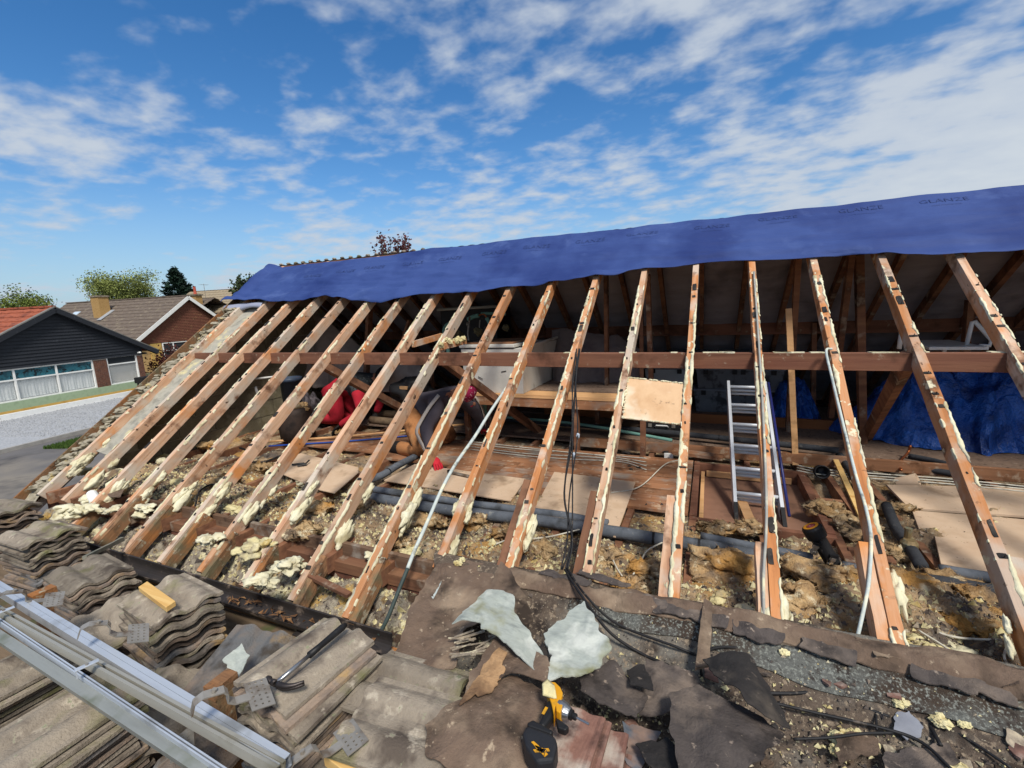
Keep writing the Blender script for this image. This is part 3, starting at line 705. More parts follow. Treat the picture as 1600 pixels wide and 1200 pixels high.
def brickwall(root, s0, s1, z0, z1, y, base=brick_m, bl=.225, bh=.075, name='wall'):
    """wall with courses of real bricks 6 mm proud of the mortar"""
    w_ = MB().box((s0, y, z0), (s1, y + .25, z1)).build(name, M('nb_mortar', ['#8b8076', '#9a8f84'], 6, rough=1, bump=.2, vary=0) if 'nb_mortar' not in MATS else MATS['nb_mortar'], root, world=False)
    mb = MB(); r = 0; z = z0 + .005
    while z + bh < z1:
        x = s0 - (bl / 2 if r % 2 else 0)
        while x < s1:
            a, b = max(x, s0), min(x + bl - .012, s1)
            if b - a > .02: mb.box((a, y - .006, z), (b, y + .0, z + bh - .012))
            x += bl
        z += bh; r += 1
    mb.build('brickwork', base, w_, world=False)['kind'] = 'stuff'
    return w_
# 1 - bungalow with the black boarded gable
rz1 = math.atan2(U1[1], U1[0])
n1 = empty('neighbour_bungalow', (A1[0], A1[1], GZ), rz1, 'bungalow with black boarded gable and long white window across the road', 'house')
CX, HW, EV, AP, DP = 3.13, 5.1, 2.61, 5.29, 11.0
sl1 = (AP - EV) / HW
MB().box((-1.4, .26, 0), (7.6, DP, 2.5)).build('wall', MATS.get('nb_mortar') or render_wall, n1, world=False)
green = M('green_render', ['#8fa184', '#9db091', '#93a688'], 3, rough=.95, bump=.2, vary=0)
MB().box((-1.4, -.05, .32), (7.62, .24, .72)).build('sill_wall', green, n1, world=False)
MB().box((-1.4, -.07, 0), (7.62, .24, .318)).build('plinth', M('plinth_m', ['#c29a4e', '#cfa95f', '#b98f48'], 2, rough=.95, bump=.2, vary=0), n1, world=False)
brickwall(n1, 4.66, 5.40, .722, 2.36, .0); brickwall(n1, 7.25, 7.62, .722, 2.36, .0)
gl = (leaded, cg)
window(n1, -.95, 4.65, .73, 2.36, .06, (.95, 2.8), 1.80, gl, netc)
window(n1, 5.41, 7.24, .73, 2.42, .06, (), 1.95, (dark_room, cg), None)
MB().box((4.7, .75, .6), (7.5, .8, 2.4)).build('room', dark_room, n1, world=False)
MB().box((-.9, .2, .6), (4.6, .22, 2.4)).build('room', dark_room, n1, world=False)
MB().box((5.9, .3, .82), (6.25, .5, 1.35)).build('window_ornament', M('ornament', ['#a58a55', '#c0a468'], 5, vary=0), n1, world=False)
# shiplap boards, one by one
z = 2.36; 
while z < AP - .12:
    hw = min((AP - .05 - (z + .17)) / sl1, 4.5 if z < 2.6 else 9); hb = min((AP - .05 - z) / sl1, 4.5 if z < 2.6 else 9)
    hw = max(hw, .02)
    a, b = CX - hb, CX + hb; c, d = CX - hw, CX + hw
    v = [(a, -.045, z), (b, -.045, z), (b, .04, z), (a, .04, z), (c, .0, z + .17), (d, .0, z + .17), (d, .04, z + .17), (c, .04, z + .17)]
    mesh_obj('cladding_board', v, [(0, 3, 2, 1), (4, 5, 6, 7), (0, 1, 5, 4), (1, 2, 6, 5), (2, 3, 7, 6), (3, 0, 4, 7)], blk, n1, world=False)
    z += .17
rf = None
for sg in (-1, 1):
    roof_slab(n1, 'roof', CX + sg * (HW + .25), CX, -.25, DP, EV - .25 * sl1 + .03, AP + .03, red_roof, 12)
    MB().beam((CX + sg * (HW + .3), -.27, EV - .3 * sl1 - .06), (CX, -.27, AP - .06), .05, .24, up=(0, 0, 1)).build('bargeboard', blk, n1, world=False)
    MB().beam((CX + sg * (HW + .3), -.12, EV - .3 * sl1 - .15), (CX, -.12, AP - .15), .26, .03, up=(0, 0, 1)).build('soffit', blk, n1, world=False)
    MB().beam((CX + sg * (HW + .3), -.2, EV - .3 * sl1 + .12), (CX, -.2, AP + .12), .18, .05, up=(0, 0, 1)).build('verge', M('verge_m', ['#6b6864', '#7b7873'], 4, vary=0), n1, world=False)
MB().beam((CX, -.2, AP + .14), (CX, DP, AP + .14), .22, .1).build('ridge', red_roof, n1, world=False)
mb = MB(); mb.tube([(7.72, -.2, 2.42), (7.72, 6, 2.42)], .06, 8); mb.tube([(7.66, .1, 2.4), (7.66, .1, .1)], .035, 8); mb.build('gutter', black_pl, n1, world=False)
mb = MB(); mb.lump((7.35, -.16, 2.50), (.07, .1, .06), 3, 2, .1); mb.box((7.3, -.1, 2.46), (7.4, .0, 2.54)); mb.build('security_light', white_pl, n1, world=False)
# 2 - house with white bargeboards and tile hung gable
E2 = np.array(at(210, 532, z=-1.45)); a2 = R(8); U2 = np.array([-math.sin(a2), math.cos(a2)])
n2 = empty('neighbour_house', (E2[0], E2[1], GZ), math.atan2(U2[1], U2[0]), 'house with white bargeboards, brown tile hung gable and brick chimney', 'house')
HW2, EV2, AP2 = 5.3, -1.45 - GZ, 2.24 - GZ; sl2 = (AP2 - EV2) / HW2
MB().box((.4, .1, 0), (2 * HW2 - .4, 16, EV2)).build('wall', M('buff_brick', ['#a98a58', '#b8986a', '#9c7d50'], 5, rough=.95, vary=0), n2, world=False)
th = M('tile_hung', ['#5f3b2e', '#74493a', '#694234'], 8, rough=.95, bump=.3, spots=[('#8a6a4a', 5, .62, .74)], vary=.0)
mb = MB(); z = EV2 - .35; r = 0
while z < AP2 - .1:
    hw = (AP2 - z) / sl2 - .12; hw = min(hw, HW2 - .35)
    x = HW2 - hw - (.09 if r % 2 else 0)
    while x < HW2 + hw - .05:
        mb.add([(x, -.03, z), (x + .165, -.03, z), (x + .165, .02, z + .16), (x, .02, z + .16), (x, .06, z), (x + .165, .06, z)], [(0, 1, 2, 3), (4, 5, 1, 0)]); x += .18
    z += .145; r += 1
hb_ = mb.build('hung_tiles', th, n2, world=False); hb_['kind'] = 'stuff'
mesh_obj('gable_wall', [(.4, .05, EV2 - .4), (2 * HW2 - .4, .05, EV2 - .4), (2 * HW2 - .4, .05, EV2), (HW2, .05, AP2 - .1), (.4, .05, EV2)], [(0, 1, 2, 3, 4)], th, n2, world=False)
for sg in (-1, 1):
    roof_slab(n2, 'roof', HW2 + sg * (HW2 + .2), HW2, -.3, 16, EV2 - .14, AP2 + .05, brown_roof, 13)
    MB().beam((HW2 + sg * (HW2 + .2), -.33, EV2 - .2), (HW2, -.33, AP2 - .05), .05, .3).build('bargeboard', white_pl, n2, world=False)
MB().beam((HW2, -.3, AP2 + .14), (HW2, 16, AP2 + .14), .26, .1).build('ridge', brown_roof, n2, world=False)
window(n2, 2.3, 5.3, .9, EV2 - .42, -.0, (3.3,), 1.75, (dark_room, dark_room), None)
wall_y = MB().box((1.2, -.02, .4), (2.2, .09, EV2 - .42)).build('panel', M('buff_panel', ['#b8944e', '#c7a460'], 4, vary=0), n2, world=False)
ch = np.array([HW2 - 2.0, 8.2, 0]); zc = AP2 - 2.0 * sl2
chm = MB().box((ch[0] - .45, ch[1] - .5, zc - .6), (ch[0] + .45, ch[1] + .5, AP2 + .35)).build('chimney', M('chimney_brick', ['#9a7a4c', '#ad8c5a', '#8c6b42'], 9, rough=.95, bump=.5, vary=.0), n2, world=False)
MB().box((ch[0] - .52, ch[1] - .57, AP2 + .35), (ch[0] + .52, ch[1] + .57, AP2 + .5)).build('chimney_cap', tile_m, chm, world=False)
MB().beam((ch[0] - .9, ch[1] - .75, zc - .42), (ch[0] + .5, ch[1] - .75, zc + .5), .5, .05).build('flashing', M('lead', ['#8c9094', '#9ea2a6'], 5, rough=.6, vary=0), chm, world=False)
for yy in (12.2, 14.0):
    MB().beam((HW2 - 2.6, yy, AP2 - 2.6 * sl2 + .16), (HW2 - 1.5, yy, AP2 - 1.5 * sl2 + .16), .8, .06).build('skylight', M('skylight_m', ['#b7c6d0', '#cad6dd'], 3, rough=.15, bump=0, vary=0), n2, world=False)
# 3 - pale rendered house end beyond, with its chimney neighbour
P3 = at(352, 489, z=-.2); P3 = np.array(at(352, 480, y=P3[1] if P3[1] > 0 else 40)) if False else np.array(at(350, 480, y=33.0))
n3 = empty('white_house', (P3[0], P3[1], GZ), R(100), 'pale rendered house end with dark verge just past the membrane corner', 'house')
zt3 = at(372, 449, y=33.0)[2] - GZ; ze3 = at(345, 486, y=33.0)[2] - GZ
MB().box((.0, .1, 0), (7, 8, ze3)).build('wall', M('pale_render', ['#b7b9b2', '#c6c8c1'], 3, rough=.95, vary=0), n3, world=False)
mesh_obj('gable_wall', [(0, 0, 0), (7, 0, 0), (7, 0, ze3), (3.5, 0, zt3), (0, 0, ze3)], [(0, 1, 2, 3, 4)], MATS['pale_render'], n3, world=False)
for sg in (-1, 1):
    roof_slab(n3, 'roof', 3.5 + sg * 3.8, 3.5, -.2, 8, ze3 - .2, zt3 + .1, M('tan_roof', ['#8a7c66', '#9a8c74'], 5, vary=0) if 'tan_roof' not in MATS else MATS['tan_roof'], 9)
    MB().beam((3.5 + sg * 3.8, -.22, ze3 - .3), (3.5, -.22, zt3), .05, .26).build('bargeboard', blk, n3, world=False)
P4 = np.array(at(322, 490, y=31.0))
n4 = empty('terrace_house', (P4[0], P4[1], GZ), R(98), 'brown roofed house with buff chimney and red pot behind the white bargeboards', 'house')
zr4 = at(315, 466, y=31.0)[2] - GZ
MB().box((-2, .5, 0), (5, 6, zr4 - 1.8)).build('wall', brick_m, n4, world=False)
for sg in (-1, 1): roof_slab(n4, 'roof', 1.5 + sg * 3.6, 1.5, .2, 6.2, zr4 - 1.9, zr4, brown_roof, 8)
zc4 = at(322, 461, y=31.0)[2] - GZ
c4 = MB().box((-.35, .6, 1), (.35, 1.4, zc4)).build('chimney', MATS['chimney_brick'], n4, world=False)
MB().box((-.45, .5, zc4), (.45, 1.5, zc4 + .14)).build('chimney_cap', tile_m, c4, world=False)
MB().lathe([(.16, 0), (.13, .3), (.12, .75), (.15, .8)], 12, Matrix.Translation((0, 1, zc4 + .14))).build('chimney_pot', M('red_pot', ['#a24c3c', '#b85a48'], 4, vary=0), c4, world=False)
mb = MB(); mb.tube([(2, 2, zr4), (2, 2, zr4 + 1.6)], .02, 6); mb.tube([(1.5, 2, zr4 + 1.5), (2.5, 2, zr4 + 1.5)], .012, 6)
for k in range(5): mb.tube([(1.6 + k * .2, 1.75, zr4 + 1.5), (1.6 + k * .2, 2.25, zr4 + 1.5)], .008, 5)
mb.build('aerial', steel, n4, world=False)

# ------------------------------------------------------------------ trees and shrubs
def leafmat(n, cols): return M(n, cols, 1.2, rough=.9, bump=0, vary=0.0, spots=[(cols[0], .7, .5, .62)])
def tree(name, label, base, top, rad, cols, kind='round', n=5000, leaf=.16, group='trees beyond the roofs', seed=1, gaps=.0):
    rs = random.Random(seed); root = empty(name, (base[0], base[1], GZ), 0, label, 'tree', group)
    H = top - GZ; bark = MATS.get('bark') or M('bark', ['#4a4036', '#5d5246'], 4, (2, 2, .4), .95, .5, vary=.05)
    lv = MB(); tr = MB(); cz = H - (rad * .85 if kind == 'round' else 0)
    if kind == 'round':
        ends = []
        tr.tube(smooth_path([(0, 0, 0), (rs.uniform(-.1, .1), .05, H * .25), (0, 0, H * .5)], 4), .2, 8, rs=[.05 * rad + .12 - .004 * k for k in range(9)])
        for k in range(22):
            a = rs.random() * 6.28; rr = rad * rs.uniform(.45, .95); zz_ = cz + rad * .75 * rs.uniform(-.55, .9) * (1 - (rr / rad) ** 2 * .6)
            e = (rr * math.cos(a), rr * math.sin(a), zz_); ends.append(e)
            tr.tube(smooth_path([(0, 0, H * rs.uniform(.28, .5)), (e[0] * .45, e[1] * .45, (H * .45 + e[2]) / 2 + .2), e], 4), .06, 5, rs=[.09 - .008 * q for q in range(9)])
            for q in range(4):
                e2 = (e[0] + rs.gauss(0, rad * .2), e[1] + rs.gauss(0, rad * .2), e[2] + abs(rs.gauss(0, rad * .2)))
                tr.tube([e, e2], .02, 4, rs=[.022, .008]); ends.append(e2)
        for i in range(n):
            e = ends[rs.randrange(len(ends))]; sd_ = rad * .13
            c = (e[0] + rs.gauss(0, sd_), e[1] + rs.gauss(0, sd_), e[2] + rs.gauss(0, sd_ * .8)); s = leaf * rs.uniform(.6, 1.3)
            a = Vector((rs.gauss(0, 1), rs.gauss(0, 1), rs.gauss(0, 1))).normalized(); b = a.orthogonal().normalized(); c = Vector(c)
            lv.add([c - a * s, c + b * s * .6, c + a * s, c - b * s * .6], [(0, 1, 2, 3)])
    elif kind == 'conifer':
        tr.tube([(0, 0, 0), (0, 0, H * .97)], .2, 8, rs=[.28, .03])
        for lyr in range(26):
            t = lyr / 25; zz_ = H * (.18 + .8 * t); rr = rad * (1 - t) ** .72 * rs.uniform(.75, 1.12)
            for k in range(9):
                a = rs.random() * 6.28; L = rr * rs.uniform(.7, 1.1)
                tr.tube([(0, 0, zz_), (L * math.cos(a), L * math.sin(a), zz_ + .15 * L)], .02, 4, rs=[.03, .006])
                for i in range(max(4, int(n / 240))):
                    u = rs.uniform(.15, 1) ** .7; c = Vector((L * u * math.cos(a) + rs.gauss(0, .14), L * u * math.sin(a) + rs.gauss(0, .14), zz_ + .15 * L * u + rs.gauss(0, .11))); s = leaf * rs.uniform(.6, 1.3)
                    d = Vector((math.cos(a) + rs.gauss(0, .5), math.sin(a) + rs.gauss(0, .5), rs.gauss(.2, .4))).normalized(); b = d.orthogonal().normalized()
                    lv.add([c - d * s, c + b * s * .3, c + d * s, c - b * s * .3], [(0, 1, 2, 3)])
    else:  # young upright
        tr.tube([(0, 0, 0), (0, 0, H * .6)], .1, 8, rs=[.14, .08])
        for k in range(34):
            a = rs.random() * 6.28; r0 = rad * rs.uniform(.2, 1); e = Vector((r0 * math.cos(a), r0 * math.sin(a), H * rs.uniform(.80, 1.0) - r0 * .1)); st_ = Vector((e.x * .25, e.y * .25, H * .5))
            tr.tube([st_, e], .03, 5, rs=[.05, .012])
            for i in range(n // 34):
                u = rs.uniform(.35, 1.02); c = st_.lerp(e, u) + Vector((rs.gauss(0, .11), rs.gauss(0, .11), rs.gauss(0, .1))); s = leaf * rs.uniform(.6, 1.3)
                d = Vector((rs.gauss(0, 1), rs.gauss(0, 1), rs.gauss(0, 1))).normalized(); b = d.orthogonal().normalized()
                lv.add([c - d * s, c + b * s * .7, c + d * s, c - b * s * .7], [(0, 1, 2, 3)])
    tr.build('trunk', bark, root, world=False)
    lv.build('crown', leafmat(name + '_leaf', cols), root, world=False)
    return root
tree('broad_tree', 'broad rounded tree in pale spring leaf above the brown roof', at(186, 460, x=-70), at(186, 427, x=-70)[2], 4.0, ['#5b6434', '#828c4a', '#98a05c'], 'round', 15000, .10, seed=3)
tree('conifer_tree', 'dense dark green conifer between the pale tree and the white bargeboards', at(278, 460, x=-62), at(277, 419, x=-62)[2], 4.3, ['#10211a', '#1b3226', '#24402c'], 'conifer', 14000, .2, seed=5)
tree('distant_tree', 'low green and tan tree at the far left edge', at(12, 475, x=-80), at(15, 459, x=-80)[2], 3.6, ['#4b5a26', '#6b7a34', '#7d7a45'], 'round', 11000, .11, seed=8)
tree('distant_tree', 'dark leafy treetop just behind the membrane corner', at(384, 445, x=-44), at(384, 425, x=-44)[2], 1.6, ['#27331c', '#3c4a2a', '#2e3a22'], 'young', 2600, .12, seed=12)
tree('copper_tree', 'purple leaved young tree rising above the blue ridge', at(618, 400, x=-17), at(618, 366, x=-17)[2], 1.25, ['#3c1c20', '#55282a', '#6b3a34'], 'young', 2600, .085, seed=15)
def shrub(name, label, c, r, cols, n, leaf, seed):
    rs = random.Random(seed); lv = MB(); tr = MB(); root = empty(name, (c[0], c[1], GZ), 0, label, 'shrub')
    for k in range(14):
        a = rs.random() * 6.28; e = Vector((r * .8 * math.cos(a) * rs.random(), r * .8 * math.sin(a) * rs.random(), (c[2] - GZ) * rs.uniform(.5, 1)))
        tr.tube([(0, 0, 0), e], .02, 4, rs=[.03, .008])
        for i in range(n // 14):
            p = e + Vector((rs.gauss(0, r * .28), rs.gauss(0, r * .28), rs.gauss(-.1, r * .3))); s = leaf * rs.uniform(.6, 1.3)
            d = Vector((rs.gauss(0, 1), rs.gauss(0, 1), rs.gauss(0, 1))).normalized(); b = d.orthogonal().normalized()
            lv.add([p - d * s, p + b * s * .6, p + d * s, p - b * s * .6], [(0, 1, 2, 3)])
    tr.build('stem', MATS['bark'], root, world=False); lv.build('foliage', leafmat(name + '_leaf' + str(seed), cols), root, world=False)
c = np.array(st(9.6, -.2)); shrub('shrub', 'dark red shrub at the corner of the black gabled bungalow', (c[0], c[1], -2.2), 1.3, ['#3a1c18', '#5a2a22', '#45301f'], 2600, .08, 2)
c = np.array(st(11.0, .5)); shrub('shrub', 'yellow green shrub below the buff house window', (c[0], c[1], -2.6), 1.0, ['#5d7020', '#7e9030', '#4d6020'], 2200, .08, 4)
# small skip / bin by the plinth
b0 = st(5.6, 2.6)
r_ = empty('garden_bin', (b0[0], b0[1], GZ), rz1, 'small grey bin with brown post near the ochre plinth', 'bin')
MB().box((-.4, -.3, 0), (.4, .3, .75)).build('body', M('bin_grey', ['#8e9296', '#9fa3a6'], 4, vary=0), r_, world=False, bevel=.03)
MB().box((.55, -.2, 0), (.85, .15, 1.15)).build('post', M('bin_post', ['#5c2f24', '#6e3a2c'], 4, vary=0), r_, world=False, bevel=.02)
b1 = st(6.4, 1.9)
r_ = empty('garden_planter', (b1[0], b1[1], GZ), rz1, 'black trough on legs standing against the green sill wall', 'planter')
MB().box((-.9, -.3, .8), (.9, .3, 1.15)).build('trough', black_pl, r_, world=False, bevel=.03)
for sx in (-.75, .75):
    for sy in (-.22, .22): MB().box((sx - .04, sy - .04, 0), (sx + .04, sy + .04, .8)).build('leg', black_pl, r_, world=False)
# ------------------------------------------------------------------ foam and felt left on the rafters
def rpt(x, yf, L, a, across, up): return Matrix.Translation((x, yf, zs(yf))) @ RM.to_4x4() @ Vector((a, -across, up))
for i, (x, yf, L, o) in enumerate(RAFT):
    if x > 3: continue
    rs = random.Random(100 + i); mb = MB(); top = min(L, (4.34 - yf) / CS)
    thr = -.12 if x > -.8 else (.12 if x > -2.0 else .38)
    for side in (-1, 1):
        A_ = np.arange(.03, top, .007); K_ = len(A_); c3 = lambda k, sc: np.c_[A_ * sc, A_ * 0 + side * 5 + k, A_ * 0 + i * 7.0]
        wv_ = np.clip((fbm(c3(0, 3.0), 3, 5) + .5 * fbm(c3(3, 22), 3, 6) - thr) * .016, 0, .021); ov = .003 * fbm(c3(5, 40), 2, 7) + .002; hh = .0025 + .004 * np.abs(fbm(c3(8, 30), 3, 8)) * (wv_ > 0)
        vv = np.stack([np.c_[A_, side * (.0245 + ov), -.012 - .01 * np.abs(fbm(c3(11, 18), 2, 9))], np.c_[A_, side * (.0255 + ov), hh], np.c_[A_, side * (.0245 - wv_), hh * .8], np.c_[A_, side * (.0235 - wv_), 0 * hh - .001]], 1).reshape(-1, 3); ff = []
        for k in range(K_ - 1):
            if wv_[k] > .0008 and wv_[k + 1] > .0008:
                q = k * 4; ff += [(q, q + 4, q + 5, q + 1), (q + 1, q + 5, q + 6, q + 2), (q + 2, q + 6, q + 7, q + 3)]
        mb.add(vv, ff)
    # foam still stuck round the foot, in a few ragged masses
    nf = 7 if x < -1.2 else (5 if x > .1 else 3)
    for k in range(nf):
        a = rs.uniform(.45, .85) if x < -1.6 else (rs.uniform(.02, .34) if x > .1 else rs.uniform(.05, .45))
        if x < -3.4: a = rs.uniform(.25, .7)
        sd_ = rs.choice((-1, 1)); r0 = rs.uniform(.02, .05)
        mb.lump((a, sd_ * rs.uniform(.025, .06), rs.uniform(-.10, -.03)), (r0 * 1.9, r0 * .55, r0 * .8), rs.randrange(999), 3, .5, 2.4)
    P_ = np.array(mb.v)
    if len(P_): P_ = P_ + .0015 * np.stack([fbm(P_ * 40 + 9 * q, 2, 11 + q) for q in range(3)], 1); mb.v = [tuple(p) for p in P_]
    o2 = mb.build('foam_residue', foam_white, o, world=False, smooth=True); o2['kind'] = 'stuff'
    mb = MB(); a = rs.uniform(.15, .4)
    while a < top:
        if rs.random() < .8:
            l_ = rs.uniform(.008, .03) if rs.random() < .75 else rs.uniform(.04, .11); c0 = rs.uniform(-.024, .0); c1 = rs.uniform(.004, .026)
            v, f = ragged_sheet([(a, c0), (a + l_, c0 + .004), (a + l_ * .9, c1), (a - .004, c1 - .003)], lambda X, Y: .004 + 0 * X, 14, 2, .003, .002, rs.randrange(99))
            mb.add(v, f)
            if rs.random() < .35: mb.tube([(a, (c0 + c1) / 2, 0), (a + .004, (c0 + c1) / 2, .022)], .0022, 5)
        a += rs.choice((.34, .34, .17, .1))
    mb.build('felt_scrap', felt_black, o, world=False)['kind'] = 'stuff'

# ------------------------------------------------------------------ glass wool between the joists
def hole(x, y):
    m_ = np.zeros_like(x)
    m_ = np.where((x > HX0 - .03) & (x < HX1 + .03) & (y > HY0 - .03) & (y < HY1 + .03), 1, m_)
    return m_
def wool(U, V):
    x = XL + .22 + U * (XR - XL - .5); y = 2.29 + V * 2.85
    h = .05 * fbm(np.c_[x * 2.2, y * 2.2, 0 * x], 3, 31) + .022 * fbm(np.c_[x * 9, y * 9, 0 * x], 3, 33) + .010 * fbm(np.c_[x * 34, y * 34, 0 * x], 2, 35)
    base = np.interp(y, [2.75, 2.88, 3.3, 3.6], [BZ + .03, BZ - .025, BZ - .02, BZ - .05])
    base = np.where(x > 1.0, np.maximum(base, BZ - .015), base); base = base - .10 * np.clip((2.45 - y) / .2, 0, 1)
    z = base + h
    boards = (x < HX0 + .02) & (x > -4.7) & (y > 3.36)
    z = np.where(boards, np.minimum(z, BZ - .012), z)
    z = np.where((y > 4.75), BZ - .06, z)
    z = np.where((x > -4.7) & (x < -2.0) & (y > 3.3) & (y < 3.95), np.minimum(z, BZ + .0), z)
    z = np.where(hole(x, y) > 0, -1.7145, z)
    return np.c_[x, y, z]
v, f = grid(820, 210, wool)
tag(mesh_obj('glass_wool', v, f, wool_m), 'dirty yellow glass wool insulation lying between the ceiling joists', 'insulation', kind='stuff')
# loose strands of wool
NF = 26000; fx = rng.uniform(-5.7, 3.2, NF); fy = rng.uniform(2.3, 3.4, NF); ext_ = rng.random(NF) < .3
fx[ext_] = rng.uniform(.8, 3.0, ext_.sum()); fy[ext_] = rng.uniform(3.3, 4.8, ext_.sum())
fz = wool((fx - XL - .22) / (XR - XL - .5), (fy - 2.29) / 2.85)[:, 2]; fa = rng.uniform(0, 6.28, NF); fl = rng.uniform(.015, .06, NF); fe = rng.uniform(-.2, .7, NF)
B0 = np.c_[fx, fy, fz - .002]; D0 = np.c_[np.cos(fa) * fl, np.sin(fa) * fl, fe * fl]; S0 = np.c_[-np.sin(fa), np.cos(fa), 0 * fa] * .0016
tag(mesh_obj('wool_strands', np.stack([B0 - S0, B0 + S0, B0 + D0], 1).reshape(-1, 3), np.arange(NF * 3).reshape(-1, 3), wool_lump), 'loose pale strands of glass wool over the eaves insulation', 'insulation', kind='stuff')
# torn wads of wool, with fuzzy strands
WADS = [(1140, 893, .16), (1118, 832, .07), (1170, 832, .07), (1265, 905, .13), (1330, 915, .12), (1255, 950, .10), (1420, 935, .11), (1480, 925, .11), (1530, 945, .10), (1500, 985, .08), (945, 878, .09), (1010, 900, .08), (840, 868, .07), (795, 840, .07), (740, 822, .08), (670, 822, .09), (500, 800, .09), (470, 835, .08), (345, 760, .10), (395, 690, .10), (405, 735, .09), (560, 800, .08), (985, 925, .07), (1590, 985, .1), (1290, 800, .09), (1340, 830, .09), (1400, 800, .07), (1390, 870, .08), (330, 700, .09), (350, 660, .08), (620, 855, .07)]
wads_ = []
for i, (a, b, r) in enumerate(WADS):
    c = at(a, b, z=BZ + .0); mb = MB(); rs = random.Random(i)
    mb.lump((c[0], c[1], BZ + .03), (r * 1.4, r, r * .55), i * 13 + 5, 4, .6, 1.5)
    P = np.array(mb.v); P += .02 * np.stack([fbm(P * 26 + 7 * k, 4, 41 + k, .7) for k in range(3)], 1); mb.v = [tuple(p) for p in P]
    for k in range(700):
        p = Vector(mb.v[rs.randrange(len(P))]); 
        if p.z < BZ + .0: continue
        d = Vector((rs.gauss(0, 1), rs.gauss(0, 1), rs.gauss(.5, .8))).normalized() * rs.uniform(.012, .035); e = d.orthogonal().normalized() * .0012
        mb.add([p - e, p + e, p + d + Vector((rs.gauss(0, .006), rs.gauss(0, .006), 0))], [(0, 1, 2)])
    wads_.append((tag(mb.build('wool_wad', wool_lump, smooth=True), 'x', 'insulation', 'torn wads of glass wool along the eaves'), c))
bay_labels(wads_, 'torn yellow wool wad')
# loose crumbs of foam, plaster and felt all over the eaves and floor
mb = MB(); mc = MB(); md = MB()
iv1 = np.array(ICO[1][0])
def crumb(mb, c, r, rs):
    q = [(rs.uniform(.5, 1.3), rs.uniform(.5, 1.3), rs.uniform(.4, .9)) for _ in range(1)][0]
    a = rs.random() * 6.28
    v = [(r * math.cos(a + k * 2.09) * q[0], r * math.sin(a + k * 2.09) * q[1], -r * .3) for k in range(3)] + [(r * rs.uniform(-.4, .4), r * rs.uniform(-.4, .4), r * q[2])]
    v2 = [(c[0] + p[0], c[1] + p[1], c[2] + p[2]) for p in v]
    mb.add(v2, [(0, 1, 3), (1, 2, 3), (2, 0, 3), (0, 2, 1)])
rs = random.Random(77)
NC = 17000
cx = rng.uniform(-5.7, 3.0, NC); cy = 2.3 + np.abs(rng.normal(0, .55, NC)); le = rng.random(NC) < .14; cx[le] = rng.uniform(-5.8, -1.6, le.sum()); cy[le] = rng.uniform(1.85, 2.3, le.sum())
cz = np.where(le, rub((cx + 5.95) / 4.42, (cy - 1.835) / .46)[:, 2], wool((cx - XL - .22) / (XR - XL - .5), (cy - 2.29) / 2.85)[:, 2])
for i in range(NC):
    x, y = float(cx[i]), float(cy[i])
    if y > 5.2 or (HX0 < x < HX1 and HY0 < y < HY1 and rs.random() < .95): continue
    onb = (x < HX0 and x > (-3.3 if y > 3.7 else -2.45) and y > 3.42 and y < 4.7)
    if onb and rs.random() < .88: continue
    z = BZ + .026 if onb else float(cz[i]) + .004
    crumb(rs.choice((mb, mb, mc, md)), (x, y, z), abs(rs.gauss(.007, .008)) + .003, rs)
tag(mb.build('foam_crumbs', foam_m), 'cream crumbs of broken spray foam scattered over the loft floor', 'debris', kind='stuff')
tag(mc.build('felt_crumbs', felt_dark), 'dark crumbs of roofing felt scattered over the loft floor', 'debris', kind='stuff')
tag(md.build('plaster_crumbs', debris_m), 'grey crumbs of mortar and plaster scattered over the loft floor', 'debris', kind='stuff')
# heaps of foam along the wall head between the left rafters
fl_ = []
for i, (a, b, r) in enumerate([(150, 740, .12), (200, 745, .13), (235, 760, .10), (290, 760, .12), (330, 790, .09), (150, 780, .10), (260, 720, .09), (120, 800, .10), (330, 850, .08), (395, 860, .10), (445, 885, .08), (480, 760, .06), (545, 780, .06), (590, 875, .06), (415, 915, .07), (640, 870, .07), (230, 800, .07), (170, 800, .08), (370, 800, .09), (525, 840, .07), (1085, 930, .06), (1130, 945, .07), (1165, 965, .07), (1250, 985, .06), (1450, 1020, .07), (1500, 1030, .06)]):
    c = at(a, b, z=-1.62); mb = MB(); rs = random.Random(i + 400)
    for k in range(9):
        mb.lump((c[0] + rs.gauss(0, r * .55), c[1] + rs.gauss(0, r * .4), c[2] + rs.uniform(-.02, .05)), r * rs.uniform(.25, .6), rs.randrange(999), 3, .6, 1.9, (1.4, 1, .55))
    P_ = np.array(mb.v); P_ += .005 * np.stack([fbm(P_ * 30 + 9 * q, 2, 11 + q) for q in range(3)], 1); mb.v = [tuple(p) for p in P_]
    fl_.append((tag(mb.build('foam_lump', foam_white if i % 3 else foam_m, smooth=True), 'x', 'foam', 'lumps of spray foam along the eaves'), c))
bay_labels(fl_, 'cream spray foam lump')
